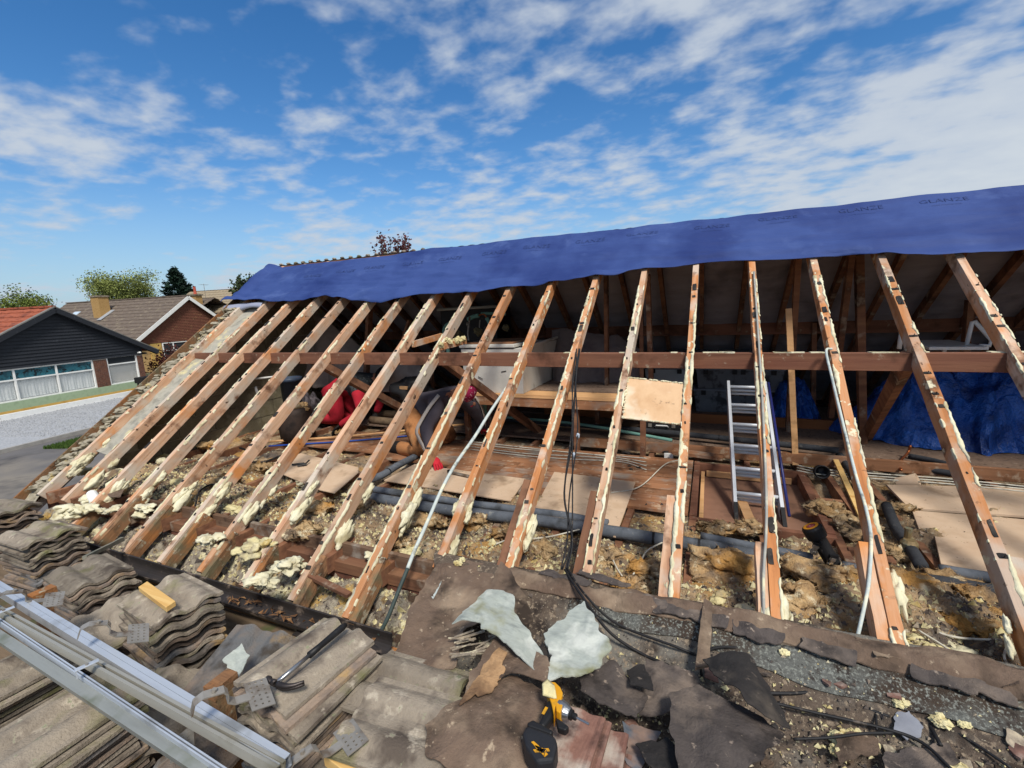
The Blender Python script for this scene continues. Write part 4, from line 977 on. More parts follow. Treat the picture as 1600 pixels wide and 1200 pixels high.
# ------------------------------------------------------------------ sheets of board lying on the floor
def flat_board(name, label, pts, z, t, mat, cat='board', tilt=0):
    P = [at(a, b, z=z) for a, b in pts]; c = np.mean(P, 0); mb = MB()
    mb.prism([(p[0] - c[0], p[1] - c[1]) for p in P][::-1], t)
    o = mb.build(name, mat, bevel=.0015); o.location = (c[0], c[1], z - t); o.rotation_euler = (R(tilt), 0, 0)
    return tag(o, label, cat)
flat_board('board_panel', 'squarish pale board lying behind the hanging black cables', [(866, 737), (993, 753), (962, 838), (832, 800)], BZ + .045, .012, mdf)
flat_board('board_panel', 'long pale board in front of the kneeling worker', [(600, 750), (648, 725), (822, 748), (798, 782)], BZ + .04, .012, mdf)
flat_board('board_panel', 'pointed brown board scrap left of the grey pipe elbow', [(412, 728), (470, 708), (560, 730), (560, 738), (523, 770), (500, 765)], BZ + .04, .01, mdf)
flat_board('board_panel', 'long dusty board at the right edge behind the rafters', [(1385, 757), (1600, 762), (1660, 800), (1605, 806), (1420, 793)], BZ + .045, .018, mdf)
flat_board('board_panel', 'notched dusty board in front of another board at the right', [(1425, 797), (1610, 812), (1640, 900), (1590, 905), (1470, 880), (1460, 835), (1438, 832)], BZ + .04, .018, mdf)
# ply patch let in between two rafters
P = [at(a, b, s=-.012) for a, b in ((981, 590), (1075, 600), (1069, 664), (973, 653))]
v, f = grid(10, 8, lambda U, V: (1 - U)[:, None] * (1 - V)[:, None] * np.array(P[0]) + U[:, None] * (1 - V)[:, None] * np.array(P[1]) + U[:, None] * V[:, None] * np.array(P[2]) + (1 - U)[:, None] * V[:, None] * np.array(P[3]))
pp = mesh_obj('plywood_patch', *thick(v, f, .009, (0, -SN, CS)), ply); tag(pp, 'pale plywood square fixed between two rafters with foam edges', 'board')
mb = MB(); rs = random.Random(5)
for k in range(150):
    e = rs.choice((0, 0, 1, 2, 3)); u = rs.random(); A = np.array(P[e]); B = np.array(P[(e + 1) % 4]); c = A + (B - A) * u + np.array([0, -SN, CS]) * .003
    mb.lump(c, (rs.uniform(.006, .016), rs.uniform(.004, .009), .006), k, 1, .4)
mb.build('foam_edge', foam_white, pp)['kind'] = 'stuff'
# small tools on the boards
c = at(470, 727, z=BZ + .046); r_ = empty('clamp_tool', c, R(20), 'small black clamp lying on the pointed brown board', 'tool')
MB().tube([(-.09, -.01, .012), (-.03, 0, .015), (.03, .02, .015)], .010, 8).build('arm', black_pl, r_, world=False)
mb = MB(); mb.tube([(.02, -.03, .012), (.06, .0, .02), (.06, .07, .03)], .009, 8); mb.tube([(-.01, -.05, .012), (.07, -.01, .012)], .009, 8); mb.build('jaw', black_pl, r_, world=False)

# ------------------------------------------------------------------ lagged pipes
def pipe(name, label, pts, r, mat, joints=(), group=None, n=10, cat='pipe', wob=.0):
    P = smooth_path(pts, 6); P = [p + np.array([0, wob, wob]) * random.uniform(-1, 1) for p in P]; mb = MB(); mb.tube(P, r, n)
    o = tag(mb.build(name, mat, smooth=True), label, cat, group)
    for t in joints:
        k = int(t * (len(P) - 2)); d = (P[k + 1] - P[k]); d = d / np.linalg.norm(d)
        MB().tube([P[k] - d * .008, P[k] + d * .008], r * 1.03, n).build('joint', black_pl, o)
    return o
PZ = BZ + .05
def z_(a, b, z=PZ): return at(a, b, z=z)
pipe('lagged_pipe', 'thick grey lagged pipe running along the eaves under the rafters', [z_(568, 775), z_(700, 797), z_(850, 815), z_(1000, 838), z_(1110, 855), z_(1215, 878)], .042, grey_lag, (.25, .52, .66, .8), wob=.002)
pipe('lagged_pipe', 'thinner grey lagged pipe just behind the thick eaves pipe', [z_(572, 763), z_(720, 785), z_(860, 803), z_(950, 818)], .03, grey_lag, (.4,), wob=.002)
pipe('lagged_pipe', 'grey lagged pipe stub behind the thick pipe near the hatch', [z_(1095, 838), z_(1180, 855), z_(1270, 872)], .028, grey_lag)
pipe('lagged_pipe', 'grey lagged elbow rising towards the kneeling worker', [z_(572, 752), z_(598, 742), z_(622, 727), z_(650, 713)], .036, grey_lag, (.5,))
pipe('lagged_pipe', 'grey lagged pipe right of the pump passing two rafters', [z_(1316, 886), z_(1370, 898), z_(1400, 902)], .036, grey_lag)
pipe('lagged_pipe', 'dark lagged pipe in the lower right behind the last rafter', [z_(1432, 905), z_(1500, 915), z_(1580, 930), z_(1680, 950)], .036, dark_lag)
pipe('lagged_pipe', 'grey lagged pipe stub lying above the lower right pipe', [z_(1468, 890), z_(1530, 900), z_(1600, 912)], .03, grey_lag)
pipe('lagged_pipe', 'long dark grey pipe crossing the loft behind the ladder', [z_(690, 645, -1.5), z_(800, 656, -1.5), z_(1000, 672, -1.5), z_(1180, 690, -1.5), z_(1310, 704, -1.5)], .032, dark_lag, (.3, .7))
pipe('lagged_pipe', 'thin teal lagged pipe beside the long dark pipe', [z_(790, 652, -1.46), z_(900, 662, -1.46), z_(1050, 688, -1.5)], .018, teal_lag)
pipe('lagged_pipe', 'dark pipe sloping down behind the pale batten', [z_(1312, 712), z_(1335, 745), z_(1352, 785)], .036, dark_lag)
pipe('lagged_pipe', 'dark pipe below the brass fitting between two rafters', [z_(1385, 790), z_(1400, 825), z_(1418, 850), z_(1440, 885)], .034, dark_lag)
pipe('lagged_pipe', 'black pipe with copper end beside the tan collar', [z_(1375, 720), z_(1430, 730), z_(1500, 742)], .026, dark_lag)
pipe('lagged_pipe', 'upper black pipe beside the tan collar', [z_(1420, 712), z_(1460, 720), z_(1495, 730)], .024, dark_lag)
pipe('copper_pipe', 'bare copper pipe end standing up near the tan collar', [z_(1408, 735), z_(1406, 722), (at(1418, 712, z=PZ)[0], at(1418, 712, z=PZ)[1], PZ + .03), (at(1421, 712, z=PZ)[0], at(1421, 712, z=PZ)[1], PZ + .1)], .011, copper)
pipe('copper_pipe', 'bare copper pipe under the black pump', [z_(1228, 884), z_(1290, 893), z_(1318, 887)], .011, copper)
c = at(1418, 752, z=BZ + .04); mb = MB(); ax = Matrix.Translation(c) @ Matrix.Rotation(R(60), 4, 'Y') @ Matrix.Rotation(R(20), 4, 'X')
mb.lathe([(.045, -.07), (.05, .07), (.04, .07), (.036, -.07)], 16, ax, cap=False); tag(mb.build('pipe_collar', mdf, smooth=True), 'short tan collar tube lying beside the copper pipe', 'pipe collar')
c = at(1283, 737, z=BZ + .06); mb = MB(); ax = Matrix.Translation(c) @ Matrix.Rotation(R(75), 4, 'X'); mb.lathe([(.055, -.05), (.06, .05), (.05, .05), (.045, -.03), (.0, -.03)], 18, ax, cap=False)
tag(mb.build('vent_collar', black_pl, smooth=True), 'round black vent collar on the insulation right of the ladder', 'vent')
c = at(1420, 855, z=PZ); mb = MB(); mb.lathe([(.03, -.04), (.045, -.03), (.045, .03), (.03, .05)], 12, Matrix.Translation(c)); mb.lathe([(.02, 0), (.02, .08)], 10, Matrix.Translation((c[0], c[1] + .03, c[2] + .03)))
tag(mb.build('brass_fitting', M('brass_old', ['#5a4a34', '#7a6848', '#6b8078'], 9, rough=.6, metal=.3, vary=0)), 'tarnished brass fitting joining dark pipes at the right', 'pipe fitting')
# pump
b_ = Vector(at(1304, 884, z=BZ + .02)); t_ = Vector(at(1267, 822, y=b_.y + .02))
d = (t_ - b_).normalized(); q = d.to_track_quat('Z', 'Y').to_matrix().to_4x4(); q.translation = b_
pr = empty('pump', b_, 0, 'black shower pump with orange ring label and silver valves', 'pump')
Ln = (t_ - b_).length
MB().lathe([(.03, 0), (.04, .01), (.042, Ln * .7), (.055, Ln * .72), (.057, Ln * .95), (.05, Ln)], 20, q).build('body', black_pl, pr, smooth=False, bevel=.003)
q2 = q.copy(); q2.translation = t_ + d * .0005
MB().lathe([(.026, 0), (.042, .0), (.042, .002), (.026, .002)], 24, q2, cap=False).build('ring_label', M('orange_label', ['#d08a1e', '#dd9a2c'], 5, rough=.5, vary=0), pr)
MB().lathe([(0.001, 0), (.022, .001), (.022, .0015)], 20, q2).build('badge', M('pump_badge', ['#5c4a6a', '#b03a2a', '#c8c8d8'], 60, rough=.5, vary=0), pr)
for (a, b, hh) in ((1273, 858, .0), (1299, 878, .0)):
    c = at(a, b, y=b_.y - .03); mb = MB(); mb.lathe([(.012, -.03), (.02, -.028), (.02, -.01), (.014, -.008), (.014, .01), (.019, .012), (.019, .03), (.012, .032)], 6, Matrix.Translation(c) @ Matrix.Rotation(R(12), 4, 'Y')); mb.build('isolation_valve', M('chrome', ['#a9a49a', '#bdb8ae'], 6, rough=.3, metal=.8, vary=0) if 'chrome' not in MATS else MATS['chrome'], pr)
    MB().box((c[0] - .012, c[1] - .015, c[2] + .034), (c[0] + .03, c[1] + .01, c[2] + .05)).build('lever', black_pl, pr)

# ------------------------------------------------------------------ loft ladder
Lb, Rb = Vector(at(1150, 803, z=-1.67)), Vector(at(1226, 817, z=-1.67)); Lt = Vector(at(1138, 597, y=5.0))
up = (Lt - Lb); side = Vector((Rb.x - Lb.x, 0, 0)); side.length
lad_alu = M('ladder_alu', ['#bcc0c4', '#cccfd3'], 5, rough=.4, bump=.05, metal=.12, vary=.03, spec=.6)
lad = empty('loft_ladder', Lb, 0, 'folded aluminium loft ladder leaning out of the hatch', 'ladder')
nrm = side.cross(up).normalized()
if nrm.z < 0: nrm = -nrm
for j in range(3):
    off = nrm * (-.045 * j)
    for k, s_ in enumerate((0, 1)):
        MB().beam(Lb + side * s_ + off, Lb + side * s_ + up * (1 if j == 0 else .93) + off, .026, .045, up=nrm).build('stile', lad_alu, lad, bevel=.002)
    for k in range(6):
        t = .13 + k * .165
        MB().tube([Lb + up * t + off, Lb + side + up * t + off], .0155, 10).build('rung', lad_alu, lad, smooth=True)
for s_ in (0, 1): MB().beam(Lb + side * s_ - up * .05, Lb + side * s_ + up * .06, .028, .06, up=nrm).build('foot_cap', black_pl, lad)
MB().tube([Lb + side * 1.12 + up * .02 + nrm * .01, Lb + side * 1.08 + up * .98 + nrm * .03], .011, 10).build('blue_pole', M('navy_pole', ['#1f2456', '#2a3070'], 4, rough=.4, vary=0), lad, smooth=True)
# wooden block under the ladder in the hatch, white electrical box
MB_ = MB(); MB_.beam((.32, 3.55, -1.665), (.28, 3.95, -1.665), .07, .05); tag(MB_.build('timber_block', pale_wood), 'short pale timber lying under the ladder in the hatch', 'timber')
c = at(1045, 714, y=4.83); mb = MB(); mb.box((c[0] - .045, c[1] - .03, c[2] - .045), (c[0] + .045, c[1] - .002, c[2] + .045)); sk = mb.build('junction_box', white_pl, bevel=.004); tag(sk, 'small white square junction box on the beam beside the hatch', 'junction box')
MB().lathe([(.006, 0), (.006, .003)], 10, Matrix.Translation((c[0], c[1] - .03, c[2])) @ Matrix.Rotation(R(90), 4, 'X')).build('screw', steel, sk)
# pale batten leaning, short timbers
A, B = Vector(at(1303, 713, z=BZ + .08)), Vector(at(1382, 885, z=BZ + .03)); mb = MB(); mb.beam(A, B, .04, .02); tag(mb.build('batten', fresh_pine), 'thin fresh pine batten lying across the insulation right of the hatch', 'batten')
A, B = Vector(at(1052, 705, z=BZ + .06)), Vector(at(1130, 715, z=BZ + .06)); mb = MB(); mb.beam(A, B, .12, .03); tag(mb.build('timber_block', board_wood), 'flat brown board end on the beam behind the hatch', 'timber')
# ------------------------------------------------------------------ cables
def cable(label, pts, r, mat, group=None, n=7, name='cable'):
    return tag(MB().tube(smooth_path(pts, 8), r, n).build(name, mat, smooth=True), label, 'cable', group)
S = lambda a, b, s=.02: at(a, b, s=s)
rs = random.Random(4)
for k in range(5):
    j = lambda s: rs.uniform(-s, s)
    cable('black cable hanging in a bundle from the rafter left of the plywood patch', [S(903 + j(4), 545, .03), S(899 + j(6), 600, .02), S(897 + j(7), 680, .03 + j(.02)), S(890 + j(10), 770, .06 + j(.03)), S(884 + j(12), 840, .05 + j(.02)), S(882 + j(8), 890, .04)], .0045, cable_b, 'black cables hanging from the rafter')
for a, b in ((903, 681), (897, 712)):
    c = S(a, b, .04); tag(MB().lump(c, (.012, .012, .02), a, 2, .3).build('cable_clip', M('clip_grey', ['#8d98a4', '#a5aeb8'], 5, vary=0) if 'clip_grey' not in MATS else MATS['clip_grey']), 'grey clip taped on the hanging black cables, ' + ('upper' if b < 700 else 'lower') + ' one', 'cable clip')
hose = cable('white stained flexible hose sloping down from the tank over the rafters', [S(792, 605, -.06), S(765, 645, -.03), S(742, 682, .0), S(712, 725, .02), S(690, 765, .025), S(668, 815, .03), S(648, 860, .04), S(637, 888, .05)], .012, cable_g, name='flexible_hose', n=9)
cable('dark lower end of the sloping hose hanging into the gap', [S(637, 888, .05), S(622, 925, .03), S(606, 965, .0), S(592, 992, -.04)], .012, M('hose_dark', ['#2f3a38', '#46524e'], 6, rough=.6, vary=0), name='flexible_hose', n=9)
cable('pale foam stained conduit twisting down beside the second rafter from the right', [S(1300, 545, .03), S(1291, 549, .03), S(1300, 590, .02), S(1318, 665, .0), S(1338, 745, .0), S(1352, 790, .01), S(1361, 840, .0), S(1358, 905, .0), S(1350, 950, .0), S(1338, 1003, -.03)], .0078, cable_g, name='conduit', n=9)
cable('thin grey conduit running down the rafter in front of the ladder', [S(1178, 425, .02), S(1186, 540, .02), S(1192, 640, .015), S(1197, 760, .015), S(1197, 830, .015), S(1193, 900, .01), S(1194, 985, -.01)], .0075, M('conduit_grey', ['#8f8d86', '#a5a39a'], 8, rough=.7, spots=[('#cfc8a8', 8, .58, .7)], vary=0), name='conduit')
for k in range(4):
    y0 = k * 4
    cable('pale wire running across the floorboards behind the hanging cables', [z_(735, 690 + y0, BZ + .03), z_(820, 700 + y0 + rs.uniform(-2, 2), BZ + .035), z_(900, 706 + y0 + rs.uniform(-3, 3), BZ + .03), z_(970, 713 + y0 * .7, BZ + .035), z_(1010, 716 + y0 + k * 2, BZ + .03)], .005, cable_w, 'pale wires across the floorboards')
for k in range(3):
    cable('pale wire running along the joist near the tan collar', [z_(1245, 727 + k * 4, BZ + .03), z_(1280, 733 + k * 4, BZ + .03), z_(1380, 741 + k * 4, BZ + .04), z_(1480, 748 + k * 4, BZ + .05), z_(1620, 762 + k * 4, BZ + .05)], .006, cable_w, 'pale wires along the right hand joist')
for k, (pts) in enumerate([[(1430, 975), (1490, 995), (1560, 1000), (1640, 1000)], [(1435, 985), (1475, 1010), (1515, 1040)], [(1600, 960), (1585, 990), (1570, 1030), (1610, 1065)], [(775, 850), (800, 842), (850, 840), (915, 825)], [(950, 850), (960, 880), (975, 905)], [(985, 905), (1000, 880), (1012, 860), (1040, 845)], [(955, 770), (1000, 760), (1040, 725), (1070, 718)]]):
    cable('loose pale wire lying in the eaves insulation', [z_(a, b, BZ + .05) for a, b in pts], .005, cable_w, 'loose pale wires in the eaves')
mb = MB(); rs = random.Random(8)
for k in range(8): mb.lump(z_(1010 + rs.uniform(-40, 30), 712 + rs.uniform(-14, 22), BZ + .03), rs.uniform(.01, .025), k, 2, .5, 2, (1.6, 1, .5))
tag(mb.build('burnt_insulation', felt_black), 'blackened scraps beside the white junction box', 'scrap')

# ------------------------------------------------------------------ tank and what stands round it
TY = 4.62
BR = at(815, 616, y=TY); TR = at(822, 545, y=TY)
x1, zb_, zt_ = BR[0] + .04, BR[2], TR[2]; x0 = x1 - .78
tk = empty('water_tank', ((x0 + x1) / 2, TY + .6, zb_), 0, 'large white boxed water tank with a loose lid behind the purlin', 'tank')
v = [(x0 + .02, TY + .03, zb_), (x1 - .03, TY + .03, zb_), (x1 - .03, TY + 1.15, zb_), (x0 + .02, TY + 1.15, zb_), (x0, TY, zt_), (x1, TY, zt_), (x1, TY + 1.2, zt_), (x0, TY + 1.2, zt_)]
mesh_obj('tank_body', v, [(0, 3, 2, 1), (4, 5, 6, 7), (0, 1, 5, 4), (1, 2, 6, 5), (2, 3, 7, 6), (3, 0, 4, 7)], tank_m, tk)
MB().box((x0 - .015, TY - .015, zt_ + .012), (x1 - .1, TY + .75, zt_ + .05)).build('lid', tank_m, tk, bevel=.008)
MB().box((x0 + .05, TY + .05, zt_ + .052), (x1 - .14, TY + .7, zt_ + .068)).build('lid_board', board_wood, tk)
MB().beam((x1 + .005, TY + .0, zt_ + .01), (x1 + .005, TY + 1.22, zt_ + .03), .03, .03).build('rim', tank_m, tk, bevel=.006)
for k in range(2): MB().tube([(x0 + .2 + .3 * k, TY - .002 + .012, zt_ - .32 + .06 * k), (x0 + .26 + .3 * k, TY - .002 + .012, zt_ - .35 + .1 * k)], .004, 5).build('scratch_mark', black_pl, tk)
# platform under the tank
pl = empty('tank_platform', (-1.6, TY + .6, BZ), 0, 'rough timber platform carrying the white water tank', 'platform')
for k in range(4): MB().beam((x0 - .1, TY + .12 + k * .3, zb_ - .02), (-.55, TY + .12 + k * .3, zb_ - .02), .26, .035, n=2, jit=.001).build('board', chipboard if k else pale_wood, pl)
for yy in (TY + .02, TY + 1.1): MB().beam((x0 - .1, yy, zb_ - .09), (-.55, yy, zb_ - .09), .05, .1).build('bearer', board_wood, pl)
for xx in (x0, -1.3, -.6):
    for yy in (TY + .06, TY + 1.06): MB().beam((xx, yy, BZ), (xx, yy, zb_ - .14), .05, .07, up=(0, 1, 0)).build('leg', loft_wood, pl)
# black header tank behind, with teal lagged pipes and ball valve
h0 = at(690, 525, y=5.7); h1 = at(775, 480, y=5.7)
hd = empty('header_tank', ((h0[0] + h1[0]) / 2, 5.9, h0[2] - .2), 0, 'black plastic header tank with white rim behind the white tank', 'tank')
MB().box((h0[0], 5.7, h0[2] - .25), (h1[0], 6.2, h1[2])).build('tank_body', black_pl, hd, bevel=.02)
MB().tube([(h0[0] - .03, 5.68, h1[2]), (h1[0] + .03, 5.68, h1[2] + .01)], .02, 8).build('rim', M('pale_rim', ['#a9aaa2', '#babbb3'], 4, vary=0), hd, smooth=True)
MB().box((h0[0] - .1, 5.3, h0[2] - .33), (h1[0] + .1, 6.25, h0[2] - .26)).build('shelf', loft_wood, hd)
for xx in (h0[0], h1[0]):
    for yy in (5.35, 6.2): MB().beam((xx, yy, BZ), (xx, yy, h0[2] - .33), .06, .06, up=(0, 1, 0)).build('leg', loft_wood, hd)
T = lambda a, b, y=5.2: at(a, b, y=y)
pipe('teal_pipe', 'short thick teal lagged pipe above the white tank', [T(731, 499), T(740, 495), T(748, 493)], .028, teal_lag)
pipe('teal_pipe', 'teal lagged pipe curving down to the tank lid', [T(760, 497), T(764, 503), T(768, 516)], .024, teal_lag)
pipe('teal_pipe', 'horizontal teal lagged pipe running back from the tank', [T(752, 490, 5.4), T(775, 490, 5.4), T(790, 491, 5.4)], .02, teal_lag)
pipe('teal_pipe', 'teal lagged elbow left of the black header tank', [T(708, 505), T(698, 508), T(694, 518), T(700, 528)], .026, teal_lag)
pipe('teal_pipe', 'teal lagged pipe going down under the tank platform', [T(757, 622, 4.9), T(757, 650, 4.9)], .03, teal_lag)
pipe('teal_pipe', 'thin teal pipe rising beside the tank corner', [T(700, 545, 4.8), T(701, 560, 4.8)], .025, teal_lag)
pipe('copper_pipe', 'copper bend linking the teal lagged pipes', [T(748, 493), T(756, 491), T(762, 499)], .011, copper)
for i, (a, b, r) in enumerate(((747, 518, .05), (722, 530, .07), (715, 522, .05), (790, 512, .04))):
    tag(MB().lump(T(a, b, 5.1), (r, r, r * .9), 60 + i, 3, .5, 2.4).build('hemp_lagging', M('hemp', ['#4d4530', '#6b6042', '#3d3828'], 14, rough=1, bump=.8, bscale=50, vary=.1) if 'hemp' not in MATS else MATS['hemp']), 'ragged brown lagging wrapped round the valve above the tank', 'lagging', 'ragged lagging round the tank valves')
mb = MB(); mb.tube([T(734, 495, 5.1), T(731, 520, 5.1), T(732, 532, 5.1)], .012, 7); mb.tube([T(750, 500, 5.1), T(749, 512, 5.1)], .008, 6); mb.lump(T(731, 506, 5.08), .022, 4, 2, .2)
tag(mb.build('float_valve', steel), 'metal float valve stem standing over the header tank', 'valve')
# two diagonal pieces nailed to the rafters left of the tank
A, B = Vector(at(645, 538, s=-.05)), Vector(at(690, 525, y=4.3)); tag(MB().beam(A, B, .03, .06).build('brace_piece', rafter_bright), 'short diagonal timber nailed to the rafter above the kneeling worker', 'timber')
A, B = Vector(at(688, 542, s=-.0)), Vector(at(727, 533, y=4.25)); o = MB().beam(A, B, .03, .06).build('brace_piece', rafter_bright); tag(o, 'foam covered short timber nailed to the rafter beside the tank lid', 'timber')
mb = MB(); rs = random.Random(3)
for k in range(24): mb.lump(Vector(A).lerp(Vector(B), rs.random()) + Vector((rs.gauss(0, .015), -.02, .03 + rs.gauss(0, .01))), rs.uniform(.01, .03), k, 2, .5)
mb.build('foam_residue', foam_m, o)['kind'] = 'stuff'

# ------------------------------------------------------------------ stored things in the loft
def drape(name, label, pts, folds, mat, y0, y1, cat='sheet'):
    """cloth hung over things: top line through pts, falling towards us"""
    T_ = np.array([at(a, b, y=y1) for a, b in pts]); B_ = np.array([at(a, c, y=y0) for (a, b), c in zip(pts, folds)])
    n = len(pts)
    def fn(U, V):
        k = U * (n - 1); i0 = np.minimum(k.astype(int), n - 2); t = (k - i0)[:, None]
        a = T_[i0] * (1 - t) + T_[i0 + 1] * t; b = B_[i0] * (1 - t) + B_[i0 + 1] * t
        P = a * (1 - V[:, None]) + b * V[:, None]
        P[:, 2] += .10 * np.sin(V * 3.14) * .6
        P[:, 1] += (.05 * np.sin(U * 23 + V * 2) + .04 * fbm(np.c_[U * 7, V * 3, 0 * U], 3, len(label))) * (V + .15)
        P[:, 2] += .02 * fbm(np.c_[U * 9, V * 6, 0 * U], 3, 3)
        return P
    v, f = grid(60, 30, fn); return tag(mesh_obj(name, *thick(v, f, .003, (0, -1, 0)), mat, smooth=True), label, cat)
drape('dust_sheet', 'pale pink dust sheet draped over things behind the left rafters', [(455, 512), (480, 500), (497, 492), (520, 508), (550, 530), (572, 548)], [600, 602, 604, 606, 607, 606], dust_sheet, 5.3, 5.7)
drape('dust_sheet', 'grey dust sheet hanging right of the white tank', [(862, 516), (880, 513), (905, 520), (940, 521), (965, 524), (1000, 545)], [600, 603, 604, 604, 604, 606], M('dust_sheet2', ['#6b5f5c', '#7d706b', '#625755'], 3, rough=.95, bump=.3, bscale=12, vary=0), 5.5, 5.95)
drape('dust_sheet', 'pale dust sheet hanging under the purlin behind the workers', [(505, 555), (530, 553), (560, 552), (590, 552), (625, 555), (660, 560)], [612, 614, 614, 614, 612, 612], dust_sheet, 5.35, 5.5)
def storage_box(label, c, w, d, h, col, lidcol):
    r_ = empty('storage_box', c, R(random.uniform(-4, 4)), label, 'storage box', 'plastic boxes stacked at the back of the loft')
    mb = MB(); k = .9; v = [(-w / 2 * k, -d / 2 * k, 0), (w / 2 * k, -d / 2 * k, 0), (w / 2 * k, d / 2 * k, 0), (-w / 2 * k, d / 2 * k, 0), (-w / 2, -d / 2, h), (w / 2, -d / 2, h), (w / 2, d / 2, h), (-w / 2, d / 2, h)]
    mesh_obj('box_body', v, [(0, 3, 2, 1), (4, 5, 6, 7), (0, 1, 5, 4), (1, 2, 6, 5), (2, 3, 7, 6), (3, 0, 4, 7)], col, r_, world=False)
    MB().box((-w / 2 - .015, -d / 2 - .015, h + .001), (w / 2 + .015, d / 2 + .015, h + .03)).build('lid', lidcol, r_, world=False, bevel=.006)
    for s_ in (-1, 1): MB().box((s_ * w * .3 - .03, -d / 2 - .03, h - .05), (s_ * w * .3 + .03, -d / 2 - .012, h + .01)).build('clip', black_pl, r_, world=False)
clearb = M('clear_box', ['#5e6266', '#74787c'], 4, rough=.35, spots=[('#34383c', 6, .55, .65)], vary=.2, spec=.5); whiteb = M('white_box', ['#a7abac', '#b9bdbd'], 3, rough=.5, vary=.05); grlid = M('grey_lid', ['#6b6e74', '#7d8086'], 3, rough=.5, vary=.1)
Yb = 7.0; zf_ = BZ + .023
for i, (a, colr, lab) in enumerate(((1042, whiteb, 'white'), (1120, clearb, 'clear grey'), (1180, clearb, 'smoky grey'))):
    x = at(a, 600, y=Yb)[0]
    storage_box(lab + ' plastic storage box, bottom one of its stack beyond the ladder', (x, Yb, zf_), .6, .42, .3, colr, grlid)
    storage_box(lab + ' plastic storage box, middle one of its stack beyond the ladder', (x + .02, Yb, zf_ + .332), .6, .42, .26, colr, grlid)
    if i < 2: storage_box(lab + ' plastic storage box with red label seen above the purlin', (x + .28, Yb - .12, zf_ + .624), .55, .32, .2, colr, grlid)
# crumpled blue tarpaulin heap
bc = at(1480, 640, y=6.0)
def heap(U, V):
    a = U * 2 * math.pi; r = V
    x = 2.55 + 1.2 * r * np.cos(a) ; y = 6.2 + .6 * r * np.sin(a)
    q = np.c_[x * 1.6, y * 1.6, 0 * x]
    z = BZ + .02 + .78 * (1 - r ** 2.6) * (1 + .25 * fbm(q * 1.3, 2, 3))
    rid = 1 - np.abs(fbm(q * 2.1, 4, 55)); z = z + .16 * (rid - .6) * np.clip(1.1 - r, 0, 1) + .05 * (1 - np.abs(fbm(q * 6, 3, 57)) - .6); z = np.maximum(z, BZ + .025 + .01 * fbm(q * 8, 2, 6))
    x = x + .06 * fbm(q * 3, 3, 8); y = y + .10 * fbm(q * 3 + 9, 3, 18)
    return np.c_[x, y, z]
v, f = grid(170, 80, heap); tag(mesh_obj('tarpaulin', v, f, tarp_blue, smooth=False), 'crumpled bright blue tarpaulin heaped at the right of the loft', 'tarpaulin')
def heap2(U, V):
    P = heap(U, V); P[:, 0] = 1.02 + (P[:, 0] - 2.55) * .26; P[:, 1] = 6.75 + (P[:, 1] - 6.2) * .7; P[:, 2] = BZ + .02 + (P[:, 2] - BZ - .02) * .6; return P
v, f = grid(90, 50, heap2); tag(mesh_obj('tarpaulin', v, f, tarp_blue), 'small dark blue tarpaulin bundle between the posts', 'tarpaulin')
# white clothes rail and flat panel behind the right rafters
rl = empty('clothes_rail', at(1500, 545, y=5.6), 0, 'white tubular folding frame behind the purlin at the right', 'frame')
MB().tube([T(1510, 540, 5.6), T(1519, 503, 5.6), T(1523, 502, 5.6), T(1549, 531, 5.6), T(1546, 540, 5.6), T(1530, 540, 5.6)], .018, 8).build('tube_frame', white_pl, rl, smooth=True)
MB().tube([T(1405, 545, 5.5), T(1409, 517, 5.5)], .02, 8).build('tube_leg', white_pl, rl, smooth=True)
a, b = T(1452, 542, 5.4), T(1546, 540, 5.4); MB().box((a[0], 5.4, a[2] - .03), (b[0], 6.15, a[2] + .0)).build('shelf_panel', white_pl, rl, bevel=.004)
for xx in (a[0] + .05, b[0] - .05): MB().beam((xx, 6.1, BZ + .02), (xx, 6.1, a[2] - .03), .03, .03, up=(0, 1, 0)).build('leg', white_pl, rl)
# black box, tan carpet rolls, poles
c = at(1032, 668, z=-1.45); r_ = empty('black_case', (c[0], c[1] + .2, BZ + .02), R(3), 'black plastic case with silver catches under the plywood patch', 'case')
MB().box((-.22, -.15, 0), (.22, .15, .2)).build('body', black_box, r_, world=False, bevel=.012)
for s_ in (-1, 1): MB().box((s_ * .13 - .02, -.162, .12), (s_ * .13 + .02, -.151, .16)).build('catch', steel, r_, world=False)
MB().tube([(-.07, -.16, .13), (-.06, -.19, .15), (.06, -.19, .15), (.07, -.16, .13)], .008, 6).build('handle', white_pl, r_, world=False)
tanroll = M('carpet_roll', ['#6b5844', '#7d6952', '#5c4b3a'], 8, rough=1, bump=.4, vary=.15)
for i, (p, q, lab) in enumerate((((585, 645), (690, 652), 'upper'), ((580, 656), (700, 668), 'lower'))):
    pipe('carpet_roll', lab + ' tan carpet roll lying between the two workers', [z_(*p, BZ + .07), z_((p[0] + q[0]) / 2, (p[1] + q[1]) / 2, BZ + .075), z_(*q, BZ + .07)], .055, tanroll, cat='carpet roll', n=14)
pipe('wooden_pole', 'long wooden pole on the floor in front of the red clad worker', [z_(420, 690, BZ + .05), z_(560, 680, BZ + .06), z_(725, 663, BZ + .06)], .014, pale_wood, cat='pole')
pipe('blue_pole', 'thin blue pole lying beside the wooden pole', [z_(420, 697, BZ + .04), z_(560, 688, BZ + .04), z_(700, 675, BZ + .04)], .010, M('blue_pole_m', ['#1f3f8c', '#2b50a0'], 4, rough=.4, vary=0), cat='pole')
pipe('wooden_pole', 'tan pole resting at the left under the white frame', [z_(330, 655, BZ + .06), z_(420, 654, BZ + .06)], .02, pale_wood, cat='pole')
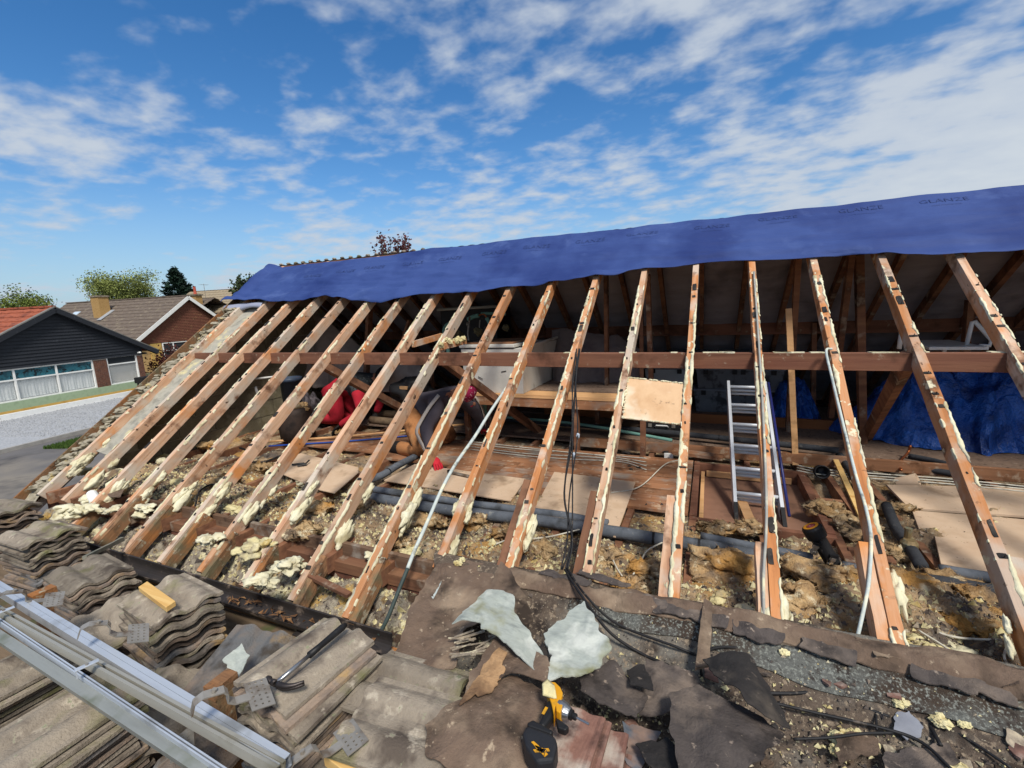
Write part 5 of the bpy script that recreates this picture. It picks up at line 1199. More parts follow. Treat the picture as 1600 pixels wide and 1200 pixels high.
# brown sack
c = at(452, 692, z=BZ + .02); mb = MB(); mb.lathe([(.15, 0), (.2, .03), (.21, .2), (.2, .36), (.19, .42), (.16, .44), (.14, .40), (.0, .39)], 28, Matrix.Translation((c[0], c[1] + .15, c[2])))
P = np.array(mb.v); P[:, :2] += .022 * np.stack([fbm(P * 6 + 3, 3, 71), fbm(P * 6 + 8, 3, 72)], 1); mb.v = [tuple(p) for p in P]
sk = mb.build('rubble_sack', M('sack_m', ['#2a211d', '#382c26', '#231c19'], 8, rough=.7, bump=.5, bscale=20, vary=0), smooth=True); tag(sk, 'dark brown open sack standing left of the red clad worker', 'sack')
mb = MB(); 
for k in range(26): mb.lump((c[0] + random.gauss(0, .06), c[1] + .15 + random.gauss(0, .06), c[2] + .42 + random.uniform(-.02, .03)), random.uniform(.02, .05), k, 2, .5)
mb.build('sack_contents', wool_lump, sk)
# white tubular chair frame lying at the left, grey basket, bucket, clothes
ch_ = empty('chair_frame', at(400, 640, z=BZ + .02), 0, 'white tubular chair frame lying behind the left rafters', 'chair')
Z5 = lambda a, b, y=4.45: at(a, b, y=y)
MB().tube(smooth_path([Z5(382, 633), Z5(368, 610), Z5(366, 600), Z5(372, 596), Z5(400, 592), Z5(435, 588)], 4), .015, 8).build('tube_frame', white_pl, ch_, smooth=True)
MB().tube(smooth_path([Z5(399, 604), Z5(403, 618), Z5(404, 634)], 4), .02, 8).build('leg', white_pl, ch_, smooth=True)
MB().tube(smooth_path([Z5(374, 632), Z5(378, 636), Z5(392, 634), Z5(398, 630)], 4), .012, 8).build('rail', white_pl, ch_, smooth=True)
for i, (a, b, w_, h_, colr, nm, lab) in enumerate(((395, 630, .22, .16, clearb, 'basket', 'grey plastic tub inside the white chair frame'), (447, 610, .3, .22, M('bluegrey_tub', ['#39465a', '#4a586c'], 4, rough=.5, vary=0), 'tub', 'blue grey plastic tub behind the brown sack'))):
    c = at(a, b, y=4.75); mb = MB(); mb.lathe([(w_ * .42, 0), (w_ * .5, h_), (w_ * .54, h_), (w_ * .54, h_ + .02), (w_ * .48, h_ + .02), (w_ * .4, .02), (0, .02)], 20, Matrix.Translation((c[0], c[1] + .1, BZ + .024)))
    mb.v = [(p[0], p[1], BZ + .024 + (p[2] - BZ - .024) * ((c[2] + .1 - BZ) / h_ if c[2] + .1 - BZ > h_ else 1)) for p in mb.v]
    tag(mb.build(nm, colr, smooth=True), lab, 'tub')
c = at(485, 640, y=4.95); mb = MB(); mb.lump((c[0], c[1], c[2]), (.14, .14, .26), 12, 4, .4, 2.0); jk = mb.build('striped_bag', M('bag_dark', ['#3a3538', '#5b5458', '#2b282b', '#8d8688'], 14, (1, 1, .3), .9, .4, vary=0), smooth=True); tag(jk, 'dark and grey stuffed bag beside the red clad worker', 'bag')
mb = MB(); c = at(468, 602, y=4.95); mb.lump(c, (.07, .07, .12), 9, 3, .3); tag(mb.build('red_bottle', M('red_plastic', ['#a83a30', '#c05044'], 4, rough=.5, vary=0), smooth=True), 'red and pale container behind the brown sack', 'container')
c = at(640, 602, y=5.1); mb = MB(); mb.lump((c[0], c[1], c[2] - .08), (.3, .2, .2), 31, 4, .35, 1.8); bb = mb.build('holdall', black_box, smooth=True); tag(bb, 'black holdall between the two workers', 'bag')
MB().box((c[0] - .02, c[1] - .2, c[2] - .02), (c[0] + .1, c[1] - .17, c[2] + .02)).build('tan_strap', pale_wood, bb)
c = at(600, 640, z=BZ + .02); mb = MB(); mb.lump((c[0] + .1, c[1] + .35, BZ + .12), (.5, .28, .2), 35, 4, .35, 2.0); tag(mb.build('dark_blanket', M('blanket', ['#2b282a', '#3a3639', '#232123'], 4, rough=.95, bump=.3, vary=0), smooth=True), 'dark crumpled blanket heaped behind the tan carpet rolls', 'blanket')
# ------------------------------------------------------------------ the two workers
def body(root, joints, bones, groups, mats, name='body'):
    """joints: name -> (pos, radius); bones: (a, b, group); one continuous skinned surface"""
    names = list(joints); idx = {n_: i for i, n_ in enumerate(names)}
    me = bpy.data.meshes.new('sk'); me.from_pydata([tuple(joints[n_][0]) for n_ in names], [(idx[a], idx[b]) for a, b, g_ in bones], [])
    o = bpy.data.objects.new('sk', me); C.objects.link(o)
    o.modifiers.new('s', 'SKIN'); sub = o.modifiers.new('u', 'SUBSURF'); sub.levels = 2; sub.render_levels = 2
    for i, n_ in enumerate(names):
        r = joints[n_][1]; sv = me.skin_vertices[0].data[i]; sv.radius = (r * (1 if n_ in ('head', 'crown', 'neck') else 1.28),) * 2; sv.use_root = (n_ == 'pelvis')
    bpy.context.view_layer.update()
    m2 = bpy.data.meshes.new_from_object(o.evaluated_get(bpy.context.evaluated_depsgraph_get()))
    v = np.array([tuple(p.co) for p in m2.vertices]); f = [tuple(p.vertices) for p in m2.polygons]
    bpy.data.objects.remove(o); bpy.data.meshes.remove(m2)
    # cloth creases
    v = v + .010 * np.stack([fbm(v * 9 + 5 * k, 3, 80 + k) for k in range(3)], 1)
    ob = mesh_obj(name, v, f, None, root, smooth=True)
    for m_ in mats: ob.data.materials.append(m_)
    cen = np.array([v[list(q)].mean(0) for q in f]); best = np.full(len(f), 1e9); gi = np.zeros(len(f), int)
    for a, b, g_ in bones:
        A, B = np.array(joints[a][0]), np.array(joints[b][0]); d = B - A; t = np.clip(((cen - A) @ d) / (d @ d), 0, 1)
        ds = np.linalg.norm(cen - (A + t[:, None] * d), axis=1); m_ = ds < best; best[m_] = ds[m_]; gi[m_] = groups.index(g_)
    ob.data.polygons.foreach_set('material_index', gi.tolist()); ob.data.update()
    return ob
def hand(root, wrist, direc, down, mat, s=1.0, flip=1):
    w_ = Vector(wrist); d = Vector(direc).normalized(); n_ = Vector(down); n_ = (n_ - d * n_.dot(d)).normalized(); sd_ = d.cross(n_) * flip
    mb = MB(); M3 = Matrix((sd_, d, n_)).transposed().to_4x4(); M3.translation = w_
    iv, iff = ICO[3]; P = [tuple(M3 @ Vector((p[0] * .042 * s, .045 * s + p[1] * .055 * s, p[2] * .019 * s))) for p in iv]; mb.add(P, iff)
    for k, (x, L) in enumerate(((-.030, .068), (-.010, .078), (.011, .072), (.030, .056))):
        q = [Vector((x, .085, 0)), Vector((x * 1.1, .085 + L * .45, .010)), Vector((x * 1.12, .085 + L * .75, .028)), Vector((x * 1.1, .085 + L * .82, .05))]
        mb.tube([M3 @ (p * s) for p in q], .009, 8, rs=[.0105 * s, .010 * s, .0095 * s, .008 * s])
    q = [Vector((-.034, .03, .004)), Vector((-.058, .06, .014)), Vector((-.06, .088, .03))]
    mb.tube([M3 @ (p * s) for p in q], .011, 8, rs=[.013 * s, .0115 * s, .009 * s])
    return mb.build('glove', mat, root, smooth=True)
navy = M('jacket_dark', ['#332f36', '#423d45', '#3a353d'], 4, rough=.95, bump=.4, bscale=14, spots=[('#423d42', 3, .58, .72)], vary=0)
brown_tr = M('trousers_brown', ['#8f5f38', '#a87348', '#7d5230'], 5, rough=.95, bump=.4, bscale=14, spots=[('#5a3a22', 4, .58, .7), ('#a57a50', 6, .62, .74)], vary=0)
red_cl = M('red_cloth', ['#941826', '#ab2030', '#80121e'], 4, rough=.9, bump=.4, bscale=12, vary=0)
vest_m = M('vest_pattern', ['#1d1f21', '#2b2e30', '#17181a'], 18, rough=.85, bump=.5, bscale=26, spots=[('#4a4f50', 22, .58, .64)], vary=0)
skin_m = M('skin', ['#8a5a42', '#9c6a50'], 5, rough=.6, bump=.1, vary=0)
boot_m = M('boots', ['#1f1c1b', '#2c2826'], 6, rough=.8, bump=.3, vary=0)
red_gl = M('red_glove', ['#a51a28', '#bd2432'], 8, rough=.8, bump=.3, vary=0)
hair_m = M('hair_dark', ['#120f0e', '#1e1917'], 30, rough=.7, bump=.5, vary=0)
bandana = M('bandana', ['#7d1238', '#921a46', '#6b0e30'], 5, rough=.9, bump=.2, spots=[('#d7b9c0', 55, .62, .66)], vary=0)
F0 = BZ + .03
wb = empty('person', (-2.95, 4.2, F0), 0, 'kneeling person in dark jacket with pale stripe, brown trousers and magenta bandana', 'person')
J = dict(pelvis=((-3.02, 4.22, -1.17), .155), belly=((-2.88, 4.21, -1.05), .15), chest=((-2.66, 4.19, -.93), .165), neck=((-2.50, 4.18, -.885), .068), head=((-2.40, 4.17, -.875), .085), crown=((-2.31, 4.16, -.93), .082),
         shn=((-2.60, 4.01, -.96), .085), eln=((-2.70, 3.86, -1.22), .062), wrn=((-2.53, 3.72, -1.47), .042), shf=((-2.58, 4.38, -.95), .085), elf=((-2.50, 4.62, -1.20), .062), wrf=((-2.54, 4.82, -1.47), .042),
         hpn=((-3.02, 4.10, -1.2), .115), knn=((-2.80, 3.93, F0 + .075), .085), ann=((-3.16, 4.02, F0 + .06), .06), ton=((-3.33, 4.03, F0 + .05), .045), hpf=((-3.0, 4.34, -1.2), .115), knf=((-2.76, 4.50, F0 + .075), .085), anf=((-3.14, 4.45, F0 + .06), .06), tof=((-3.30, 4.45, F0 + .05), .045))
Bn = [('pelvis', 'belly', 'jacket'), ('belly', 'chest', 'jacket'), ('chest', 'neck', 'jacket'), ('neck', 'head', 'skin'), ('head', 'crown', 'skin'), ('chest', 'shn', 'jacket'), ('shn', 'eln', 'jacket'), ('eln', 'wrn', 'jacket'), ('chest', 'shf', 'jacket'), ('shf', 'elf', 'jacket'), ('elf', 'wrf', 'jacket'),
      ('pelvis', 'hpn', 'trousers'), ('hpn', 'knn', 'trousers'), ('knn', 'ann', 'trousers'), ('ann', 'ton', 'boots'), ('pelvis', 'hpf', 'trousers'), ('hpf', 'knf', 'trousers'), ('knf', 'anf', 'trousers'), ('anf', 'tof', 'boots')]
body(wb, J, Bn, ['jacket', 'skin', 'trousers', 'boots'], [navy, skin_m, brown_tr, boot_m])
hand(wb, J['wrn'][0], (.18, -.12, -.10), (0, 0, -1), red_gl, 1.15); hand(wb, J['wrf'][0], (.05, .15, -.1), (0, 0, -1), red_gl, 1.1, -1)
def cap(root, c, r, d, mat, name, nse=.06):
    mb = MB(); iv, iff = ICO[3]; q = Vector(d).to_track_quat('Z', 'Y').to_matrix()
    P = np.array([tuple(q @ Vector((p[0] * r, p[1] * r * .92, p[2] * r * 1.08))) for p in iv]) * (1 + nse * fbm(np.array(iv) * 3, 3, 7))[:, None] + np.array(c)
    keep = [f_ for f_ in iff if np.mean([iv[i][2] for i in f_]) > -.55]
    mb.add(P, keep); return mb.build(name, mat, root, smooth=True)
cap(wb, (-2.355, 4.165, -.865), .118, (.55, -.1, .8), bandana, 'bandana')
mb = MB(); mb.lump((-2.44, 4.10, -.93), .035, 3, 2, .3); mb.tube([(-2.46, 4.1, -.9), (-2.49, 4.08, -.95), (-2.50, 4.07, -1.0)], .012, 6); mb.build('bandana_knot', bandana, wb, smooth=True)
# face: nose, ears, eyes under the bandana, looking down
mb = MB(); mb.lump((-2.262, 4.155, -.995), (.016, .016, .022), 1, 2, .1); mb.build('nose', skin_m, wb, smooth=True)
for sy in (-1, 1):
    MB().lump((-2.372, 4.165 + sy * .092, -.955), (.022, .010, .028), 2, 2, .1).build('ear', skin_m, wb, smooth=True)
    MB().lump((-2.262, 4.158 + sy * .032, -.95), .010, 2, 1, .0).build('eye', hair_m, wb, smooth=True)
MB().tube([(-2.29, 4.13, -1.018), (-2.285, 4.155, -1.022), (-2.29, 4.18, -1.018)], .006, 5).build('mouth', red_cl, wb)
# pale stripe down the sleeve and side
def stripe(pts, wd, mat, root, name, out):
    P = smooth_path(pts, 6); v = []; f = []
    for i, p in enumerate(P):
        t = np.array(P[min(i + 1, len(P) - 1)]) - np.array(P[max(0, i - 1)]); s_ = np.cross(t, np.array(out)); s_ /= np.linalg.norm(s_)
        v += [p - s_ * wd / 2, p + s_ * wd / 2]
        if i: f.append((2 * i - 2, 2 * i, 2 * i + 1, 2 * i - 1))
    return mesh_obj(name, *thick(v, f, .004, tuple(np.array(out))), mat, root, smooth=True)
pale_st = M('pale_stripe', ['#a49a90', '#b8aea4'], 8, rough=.95, bump=.3, vary=0)
stripe([(-2.56, 3.945, -.87), (-2.63, 3.885, -.97), (-2.70, 3.82, -1.10), (-2.755, 3.782, -1.22), (-2.72, 3.765, -1.30), (-2.63, 3.725, -1.40)], .045, pale_st, wb, 'sleeve_stripe', (-.25, -.93, .2))
stripe([(-2.50, 4.53, -.95), (-2.44, 4.63, -1.10), (-2.44, 4.72, -1.28), (-2.47, 4.80, -1.42)], .035, pale_st, wb, 'sleeve_stripe', (.95, -.2, .2))
# second worker in red
pz = lambda a, b, y: np.array(at(a, b, y=y))
wa = empty('person', (float(pz(530, 640, 5.0)[0]), 5.0, F0), 0, 'person in red clothes and dark patterned vest bending over behind the rafters', 'person')
pel = pz(527, 606, 5.0); che = pz(566, 598, 5.12); nk = pz(586, 590, 5.18); hd_ = pz(596, 588, 5.2); cr = pz(606, 596, 5.2)
sh1 = pz(560, 612, 4.92); el1 = pz(566, 644, 4.78); wr1 = pz(530, 665, 4.66); sh2 = che + np.array([.0, .2, -.03]); el2 = sh2 + np.array([.12, .05, -.25]); wr2 = el2 + np.array([-.02, -.15, -.2])
k1 = np.array([pel[0] + .10, 4.86, F0 + .08]); k2 = np.array([pel[0] + .16, 5.2, F0 + .08]); h1 = pel + np.array([-.0, -.12, -.06]); h2 = pel + np.array([0, .12, -.06])
J = dict(pelvis=(pel, .165), belly=((pel + che) / 2 + np.array([0, 0, .03]), .145), chest=(che, .16), neck=(nk, .066), head=(hd_, .085), crown=(cr, .08), sh1=(sh1, .08), el1=(el1, .06), wr1=(wr1, .042), sh2=(sh2, .08), el2=(el2, .06), wr2=(wr2, .042),
         h1=(h1, .12), k1=(k1, .085), a1=(k1 + np.array([-.4, .02, -.01]), .06), t1=(k1 + np.array([-.55, .02, -.02]), .045), h2=(h2, .12), k2=(k2, .085), a2=(k2 + np.array([-.4, .0, -.01]), .06), t2=(k2 + np.array([-.55, .0, -.02]), .045))
Bn = [('pelvis', 'belly', 'red'), ('belly', 'chest', 'vest'), ('chest', 'neck', 'vest'), ('neck', 'head', 'skin'), ('head', 'crown', 'skin'), ('chest', 'sh1', 'vest'), ('sh1', 'el1', 'red'), ('el1', 'wr1', 'red'), ('chest', 'sh2', 'vest'), ('sh2', 'el2', 'red'), ('el2', 'wr2', 'red'), ('pelvis', 'h1', 'red'), ('h1', 'k1', 'red'), ('k1', 'a1', 'red'), ('a1', 't1', 'boots'), ('pelvis', 'h2', 'red'), ('h2', 'k2', 'red'), ('k2', 'a2', 'red'), ('a2', 't2', 'boots')]
body(wa, J, Bn, ['red', 'vest', 'skin', 'boots'], [red_cl, vest_m, skin_m, boot_m])
cap(wa, tuple(hd_ + np.array([.03, 0, .02])), .115, (.5, 0, .85), hair_m, 'hair', .1)
hand(wa, wr1, (-.14, -.06, -.12), (0, 0, -1), boot_m, 1.15); hand(wa, wr2, (0, -.1, -.12), (0, 0, -1), boot_m, 1.1, -1)
for sy in (-1, 1): MB().lump(tuple(hd_ + np.array([.02, sy * .09, -.05])), (.022, .01, .028), 2, 2, .1).build('ear', skin_m, wa, smooth=True)
MB().lump(tuple(cr + np.array([.06, 0, -.05])), (.018, .016, .022), 2, 2, .1).build('nose', skin_m, wa, smooth=True)
# trowel / tool by the red glove
c = at(720, 742, z=BZ + .05); r_ = empty('pry_bar', c, R(-8), 'small dark pry bar lying on the pale board by the red glove', 'tool')
MB().beam((-.1, 0, .008), (.1, -.01, .008), .03, .012).build('bar', steel, r_, world=False); MB().beam((-.16, .01, .012), (-.1, 0, .012), .026, .024).build('grip', black_pl, r_, world=False)
# ------------------------------------------------------------------ flat felted roof in front (the photographer stands on it)
FX0 = -1.50
def froof(x, y):
    base = np.interp(y, [-9, 1.60, 1.78, 2.04, 2.13, 2.2], [-1.665, -1.655, -1.615, -1.50, -1.47, -1.475])
    q = np.c_[x, y, 0 * x]
    return base + .012 * fbm(q * 3, 3, 61) + .006 * fbm(q * 14, 3, 62) * np.clip((2.3 - y) * 2, 0, 1) + .008 * np.maximum(0, fbm(q * 6 + 5, 4, 66)) * (y < 1.8)
def fr(U, V):
    y = .2 + V * 2.0; x0 = np.interp(y, [1.55, 1.75, 2.2], [-1.22, -1.30, -1.54]); x = x0 + U * (4.1 - x0)
    return np.c_[x + .03 * fbm(np.c_[y * 6, y * 0, y * 0], 3, 4) * (U < .001), y, froof(x, y)]
v, f = grid(520, 200, fr)
ext = empty('extension', (1.5, 0, GZ), 0, 'flat roofed extension with old torn felt in front of the rafters', 'building')
fro = mesh_obj('felt_surface', *thick(v, f, .02), roof_felt, ext, smooth=True)
MB().box((-1.24, -3, GZ), (5.5, 2.0, -1.72)).build('wall', brick_m, ext)
MB().box((-1.25, -3, -1.72), (5.52, .2, -1.68)).build('roof_deck', roof_felt, ext)
# kerb strip of mineral felt below the rafter feet, and its brown torn upper lip
def band(U, V):
    x = -.62 + U * 4.8; y = np.interp(x, [-.6, .3, 1.2, 4], [1.97, 1.915, 1.86, 1.82]) + .03 * fbm(np.c_[x * 2, 0 * x, 0 * x], 3, 5); y = y + V * (2.045 - y + .02 * fbm(np.c_[x * 3, 0 * x, 0 * x], 2, 15)); return np.c_[x, y, froof(x, y) + .008 + .004 * fbm(np.c_[x * 5, y * 5, 0 * x], 2, 8)]
v, f = grid(220, 16, band); mesh_obj('mineral_strip', *thick(v, f, .004), mineral, ext, smooth=True)
def lip(U, V):
    x = -1.0 + U * 5.2; y = 2.03 + .02 * fbm(np.c_[x * 3, 0 * x, 0 * x], 3, 9) + V * (.12 + .035 * fbm(np.c_[x * 6, 0 * x, 0 * x], 3, 19)); return np.c_[x, y, froof(x, y) + .016 + .02 * np.sin(V * 3.0) + .012 * fbm(np.c_[x * 9, y * 14, 0 * x], 3, 18)]
v, f = grid(300, 14, lip); mesh_obj('torn_lip', *thick(v, f, .006), felt_brown, ext, smooth=False)
A, B = Vector(at(690, 900, z=-1.50)), Vector(at(643, 990, z=-1.55)); bo = MB().beam(A, B, .05, .03, n=6, jit=.004).build('edge_board', cable_g, ext)
# thin patches of rotten black felt along the lip
for i, (a, b) in enumerate(((940, 905), (1010, 938), (1075, 958), (1180, 985), (1290, 1010), (880, 905), (1500, 1060))):
    c = at(a, b, z=-1.45); rs = random.Random(i); w_ = rs.uniform(.08, .16)
    v, f = ragged_sheet([(c[0] - w_, c[1] - .02), (c[0] + w_, c[1] - .035), (c[0] + w_ * 1.1, c[1] + .015), (c[0] - w_ * .9, c[1] + .035)], lambda X, Y: froof(X, Y) + .036 + .008 * fbm(np.c_[X * 20, Y * 20, 0 * X], 2, 3), 50, 5, .005, .015, i)
    tag(mesh_obj('felt_strip', v, f, felt_dark, ext), None)
# ------------------------------------------------------------------ torn felt lying about
def felt(label, px, z, mat, curl=None, jag=.012, t=.004, seed=0, nz=.014, name='felt_sheet', n=84):
    O = [at(a, b, z=z)[:2] for a, b in px]; O = np.array(O); c = O.mean(0)
    def zf(X, Y):
        q = np.c_[X, Y, 0 * X + seed]; zz_ = z + nz * fbm(q * 5, 3, seed) + nz * .4 * fbm(q * 18, 2, seed + 3) + nz * 1.3 * (1 - np.abs(fbm(q * 3.2 + 4, 2, seed + 8)))
        if curl: zz_ = zz_ + curl(X - c[0], Y - c[1])
        return zz_
    v, f = ragged_sheet(O, zf, n, 12, t, jag, seed)
    return tag(mesh_obj(name, v, f, mat, smooth=False), label, 'roofing felt')
felt('big brown sheet of torn felt beside the yellow drill', [(668, 1140), (700, 1112), (745, 1095), (800, 1056), (850, 1078), (864, 1110), (852, 1150), (822, 1160), (838, 1215), (760, 1225), (690, 1205), (664, 1180)], -1.46, felt_brown, lambda x, y: .05 * np.exp(-(x * x + y * y) * 18) - .02, seed=1, nz=.012)
felt('brown felt flap under the curled grey felt', [(728, 1104), (738, 1062), (772, 1018), (800, 1012), (857, 1046), (862, 1082), (800, 1066), (760, 1085)], -1.45, felt_brown, lambda x, y: .03 + .05 * y, seed=2)
felt('ragged tan torn edge of felt left of the brown flap', [(716, 1112), (722, 1095), (745, 1060), (780, 1018), (794, 1028), (776, 1070), (745, 1092)], -1.415, felt_torn, lambda x, y: .02 * y, .02, seed=3, nz=.012)
felt('large dark brown felt sheet near the rafter feet', [(690, 880), (760, 893), (808, 950), (725, 990), (712, 1046), (650, 1048), (616, 1022), (640, 958)], -1.52, felt_brown, lambda x, y: .06 * y, seed=4, nz=.015)
felt('curled pale grey mineral felt arching over a dark hollow', [(704, 974), (735, 950), (762, 926), (786, 928), (803, 938), (806, 956), (828, 978), (850, 1002), (835, 1027), (812, 1016), (778, 992), (742, 976)], -1.34, mineral_pale, lambda x, y: .07 * np.exp(-((x + .12) ** 2) * 14) - .06 - .5 * np.maximum(0, x - .10) ** 1.3 - .35 * np.maximum(0, -x - .16), .014, .005, seed=5)
felt('black tip of the curled grey felt', [(832, 1026), (848, 1000), (858, 1020), (859, 1046), (850, 1040)], -1.41, felt_black, seed=6)
mb = MB(); rs = random.Random(12)
for k in range(26):
    a, b = rs.uniform(700, 790), rs.uniform(985, 1030); A = Vector(at(a, b, z=-1.47)); B = A + Vector((rs.uniform(.05, .14), rs.uniform(.0, .07), rs.uniform(-.01, .04))); mb.beam(A, B, rs.uniform(.004, .014), .004)
tag(mb.build('batten_splinters', debris_m), 'heap of splinters in the hollow under the curled felt', 'splinters')
felt('squarish pale green mineral felt with frayed lower edge', [(848, 992), (880, 970), (913, 948), (932, 980), (953, 1020), (940, 1036), (915, 1050), (880, 1058), (858, 1058), (858, 1025)], -1.40, mineral_pale, lambda x, y: .10 * y + .0, .016, .006, seed=7, n=120)
felt('brown felt scrap lying against the reddish tiles', [(905, 1058), (958, 1040), (1012, 1088), (996, 1122), (940, 1108), (905, 1085)], -1.50, felt_dark, lambda x, y: .08 * y, seed=8)
felt('small black triangular felt scrap in the middle', [(977, 1045), (1008, 1036), (1020, 1085), (985, 1078)], -1.48, felt_black, lambda x, y: -.1 * y, seed=9)
felt('dark felt sheet between the scrap and the black folded felt', [(1008, 1036), (1080, 1055), (1100, 1085), (1045, 1112), (995, 1122)], -1.54, felt_dark, lambda x, y: .05 * y, seed=10)
felt('large stiff grey brown felt slab at the bottom', [(1045, 1095), (1090, 1087), (1160, 1116), (1227, 1156), (1190, 1205), (1150, 1240), (1060, 1215), (1047, 1165), (1052, 1122)], -1.48, felt_dark, lambda x, y: .04 * x + .05 * np.exp(-(x * x + y * y) * 20), seed=11, nz=.016)
felt('black folded felt leaning above the stiff slab', [(1098, 1046), (1150, 1050), (1178, 1056), (1195, 1085), (1243, 1152), (1205, 1148), (1165, 1132), (1135, 1100)], -1.45, felt_black, lambda x, y: .07 * np.exp(-(x + .03) ** 2 * 90) - .15 * np.maximum(0, x - .08), seed=12)
felt('upright brown triangular felt scrap near the rafter foot', [(783, 892), (797, 900), (836, 966), (818, 972), (770, 934), (764, 922)], -1.43, felt_brown, lambda x, y: .25 * y, seed=13)
felt('narrow brown slat of felt standing on the grey kerb strip', [(1086, 1052), (1099, 960), (1113, 966), (1108, 1048)], -1.50, felt_brown, lambda x, y: .16 * y + .04, .004, .012, seed=14)
felt('blue grey stained felt scrap beside the reddish tiles', [(972, 1125), (1035, 1142), (1022, 1165), (1000, 1205), (978, 1200)], -1.56, M('slate_felt', ['#4a5058', '#5c636c', '#6b5a52'], 7, rough=.9, bump=.4, spots=[('#8a7264', 5, .56, .68)], vary=0), seed=15)
felt('black felt scrap left of the stiff slab', [(995, 1165), (1040, 1160), (1075, 1205), (1040, 1230), (1010, 1190)], -1.52, felt_black, lambda x, y: .1 * x, seed=16)
felt('small grey foil scrap lying on the gritty felt at the right', [(1398, 1122), (1420, 1118), (1442, 1140), (1418, 1156), (1397, 1145)], -1.58, M('foil', ['#70727a', '#83868e'], 6, rough=.5, vary=0), lambda x, y: .2 * y, seed=17)
felt('brown felt scrap in the lower right corner', [(1540, 1170), (1600, 1178), (1640, 1240), (1560, 1225)], -1.6, felt_brown, lambda x, y: .05 * x, seed=18)
felt('dull brown felt scrap at the bottom right of centre', [(1300, 1150), (1370, 1155), (1375, 1185), (1310, 1195)], -1.6, felt_brown, None, seed=19)
felt('brown felt scrap under the cable at the bottom', [(1385, 1178), (1480, 1172), (1500, 1200), (1420, 1230), (1380, 1210)], -1.6, felt_dark, None, seed=20)
felt('grey torn felt piece near the wall plate', [(1340, 1000), (1420, 1010), (1440, 1030), (1370, 1030)], -1.46, felt_brown, None, seed=21)
# broken chips of tile and felt
rs = random.Random(55)
for i in range(46):
    a, b = rs.uniform(900, 1600), rs.uniform(1000, 1200)
    if b < 960 + (a - 900) * .17 + 40: continue
    c = at(a, b, z=-1.6); r = rs.uniform(.012, .045); n_ = rs.choice((4, 5, 6)); ph = rs.random() * 6
    ol = [(c[0] + r * rs.uniform(.6, 1.3) * math.cos(ph + k * 6.28 / n_), c[1] + r * rs.uniform(.6, 1.3) * math.sin(ph + k * 6.28 / n_)) for k in range(n_)]; tx, ty = rs.gauss(0, .35), rs.gauss(0, .35); z0 = float(froof(np.array([c[0]]), np.array([c[1]]))[0])
    v, f = ragged_sheet(ol, lambda X, Y: z0 + .016 + tx * (X - c[0]) + ty * (Y - c[1]), 26, 3, rs.choice((.004, .01)), .006, i)
    tag(mesh_obj('broken_chip', v, f, rs.choice((felt_dark, felt_brown, tile_red, felt_black, debris_m))), 'small broken chip lying in the grit on the felt roof', 'debris', 'broken chips on the felt roof')
# crumbs on the felt
mb = MB(); mc = MB(); md = MB(); rs = random.Random(99)
for i in range(15000):
    x = rs.uniform(-1.2, 2.2); y = rs.uniform(.9, 2.15)
    if (x < -.4 and rs.random() < .5) or (y > 1.84 and rs.random() < .75): continue
    q = (x, y); r = abs(rs.gauss(.0, .005)) + .0022
    rr = rs.random(); t_ = mb if rr < .28 else (mc if rr < .6 else md)
    crumb(t_, (x, y, 0), r, rs)
def settle(m_):
    V = np.array(m_.v); k = len(V) // 4; cxy = V.reshape(k, 4, 3)[:, :, :2].mean(1); h = froof(cxy[:, 0], cxy[:, 1]) + .008; V[:, 2] += np.repeat(h, 4); m_.v = [tuple(p) for p in V]
for m_ in (mb, mc, md): settle(m_)
tag(mb.build('foam_crumbs', foam_m), 'pale crumbs of foam strewn over the dark felt roof', 'debris', kind='stuff')
tag(mc.build('grit', debris_m), 'grey grit and mortar strewn over the dark felt roof', 'debris', kind='stuff')
tag(md.build('felt_crumbs', felt_dark), 'dark felt crumbs strewn over the felt roof', 'debris', kind='stuff')
for i, (a, b, r) in enumerate(((955, 1051, .018), (1320, 1140, .03), (1338, 1133, .022), (1222, 1038, .015), (1500, 1195, .04), (1515, 1190, .03), (1405, 1105, .02), (1000, 1042, .015), (722, 900, .02), (898, 1177, .018), (1470, 1130, .02), (1510, 1138, .014), (720, 1078, .014), (580, 1126, .012), (1440, 1190, .02), (1240, 1195, .02), (965, 1182, .012))):
    c = at(a, b, z=-1.56); mb = MB()
    for k in range(3): mb.lump((c[0] + random.gauss(0, r * .6), c[1] + random.gauss(0, r * .6), froof(np.array([c[0]]), np.array([c[1]]))[0] + r * .5 + (.1 if b > 1160 and a < 1000 else 0)), r * random.uniform(.6, 1), i * 7 + k, 3, .5, 2.6, (1.2, 1, .7))
    tag(mb.build('foam_lump', foam_m), 'small chunk of cream foam lying on the dark felt roof', 'foam', 'foam chunks on the felt roof')
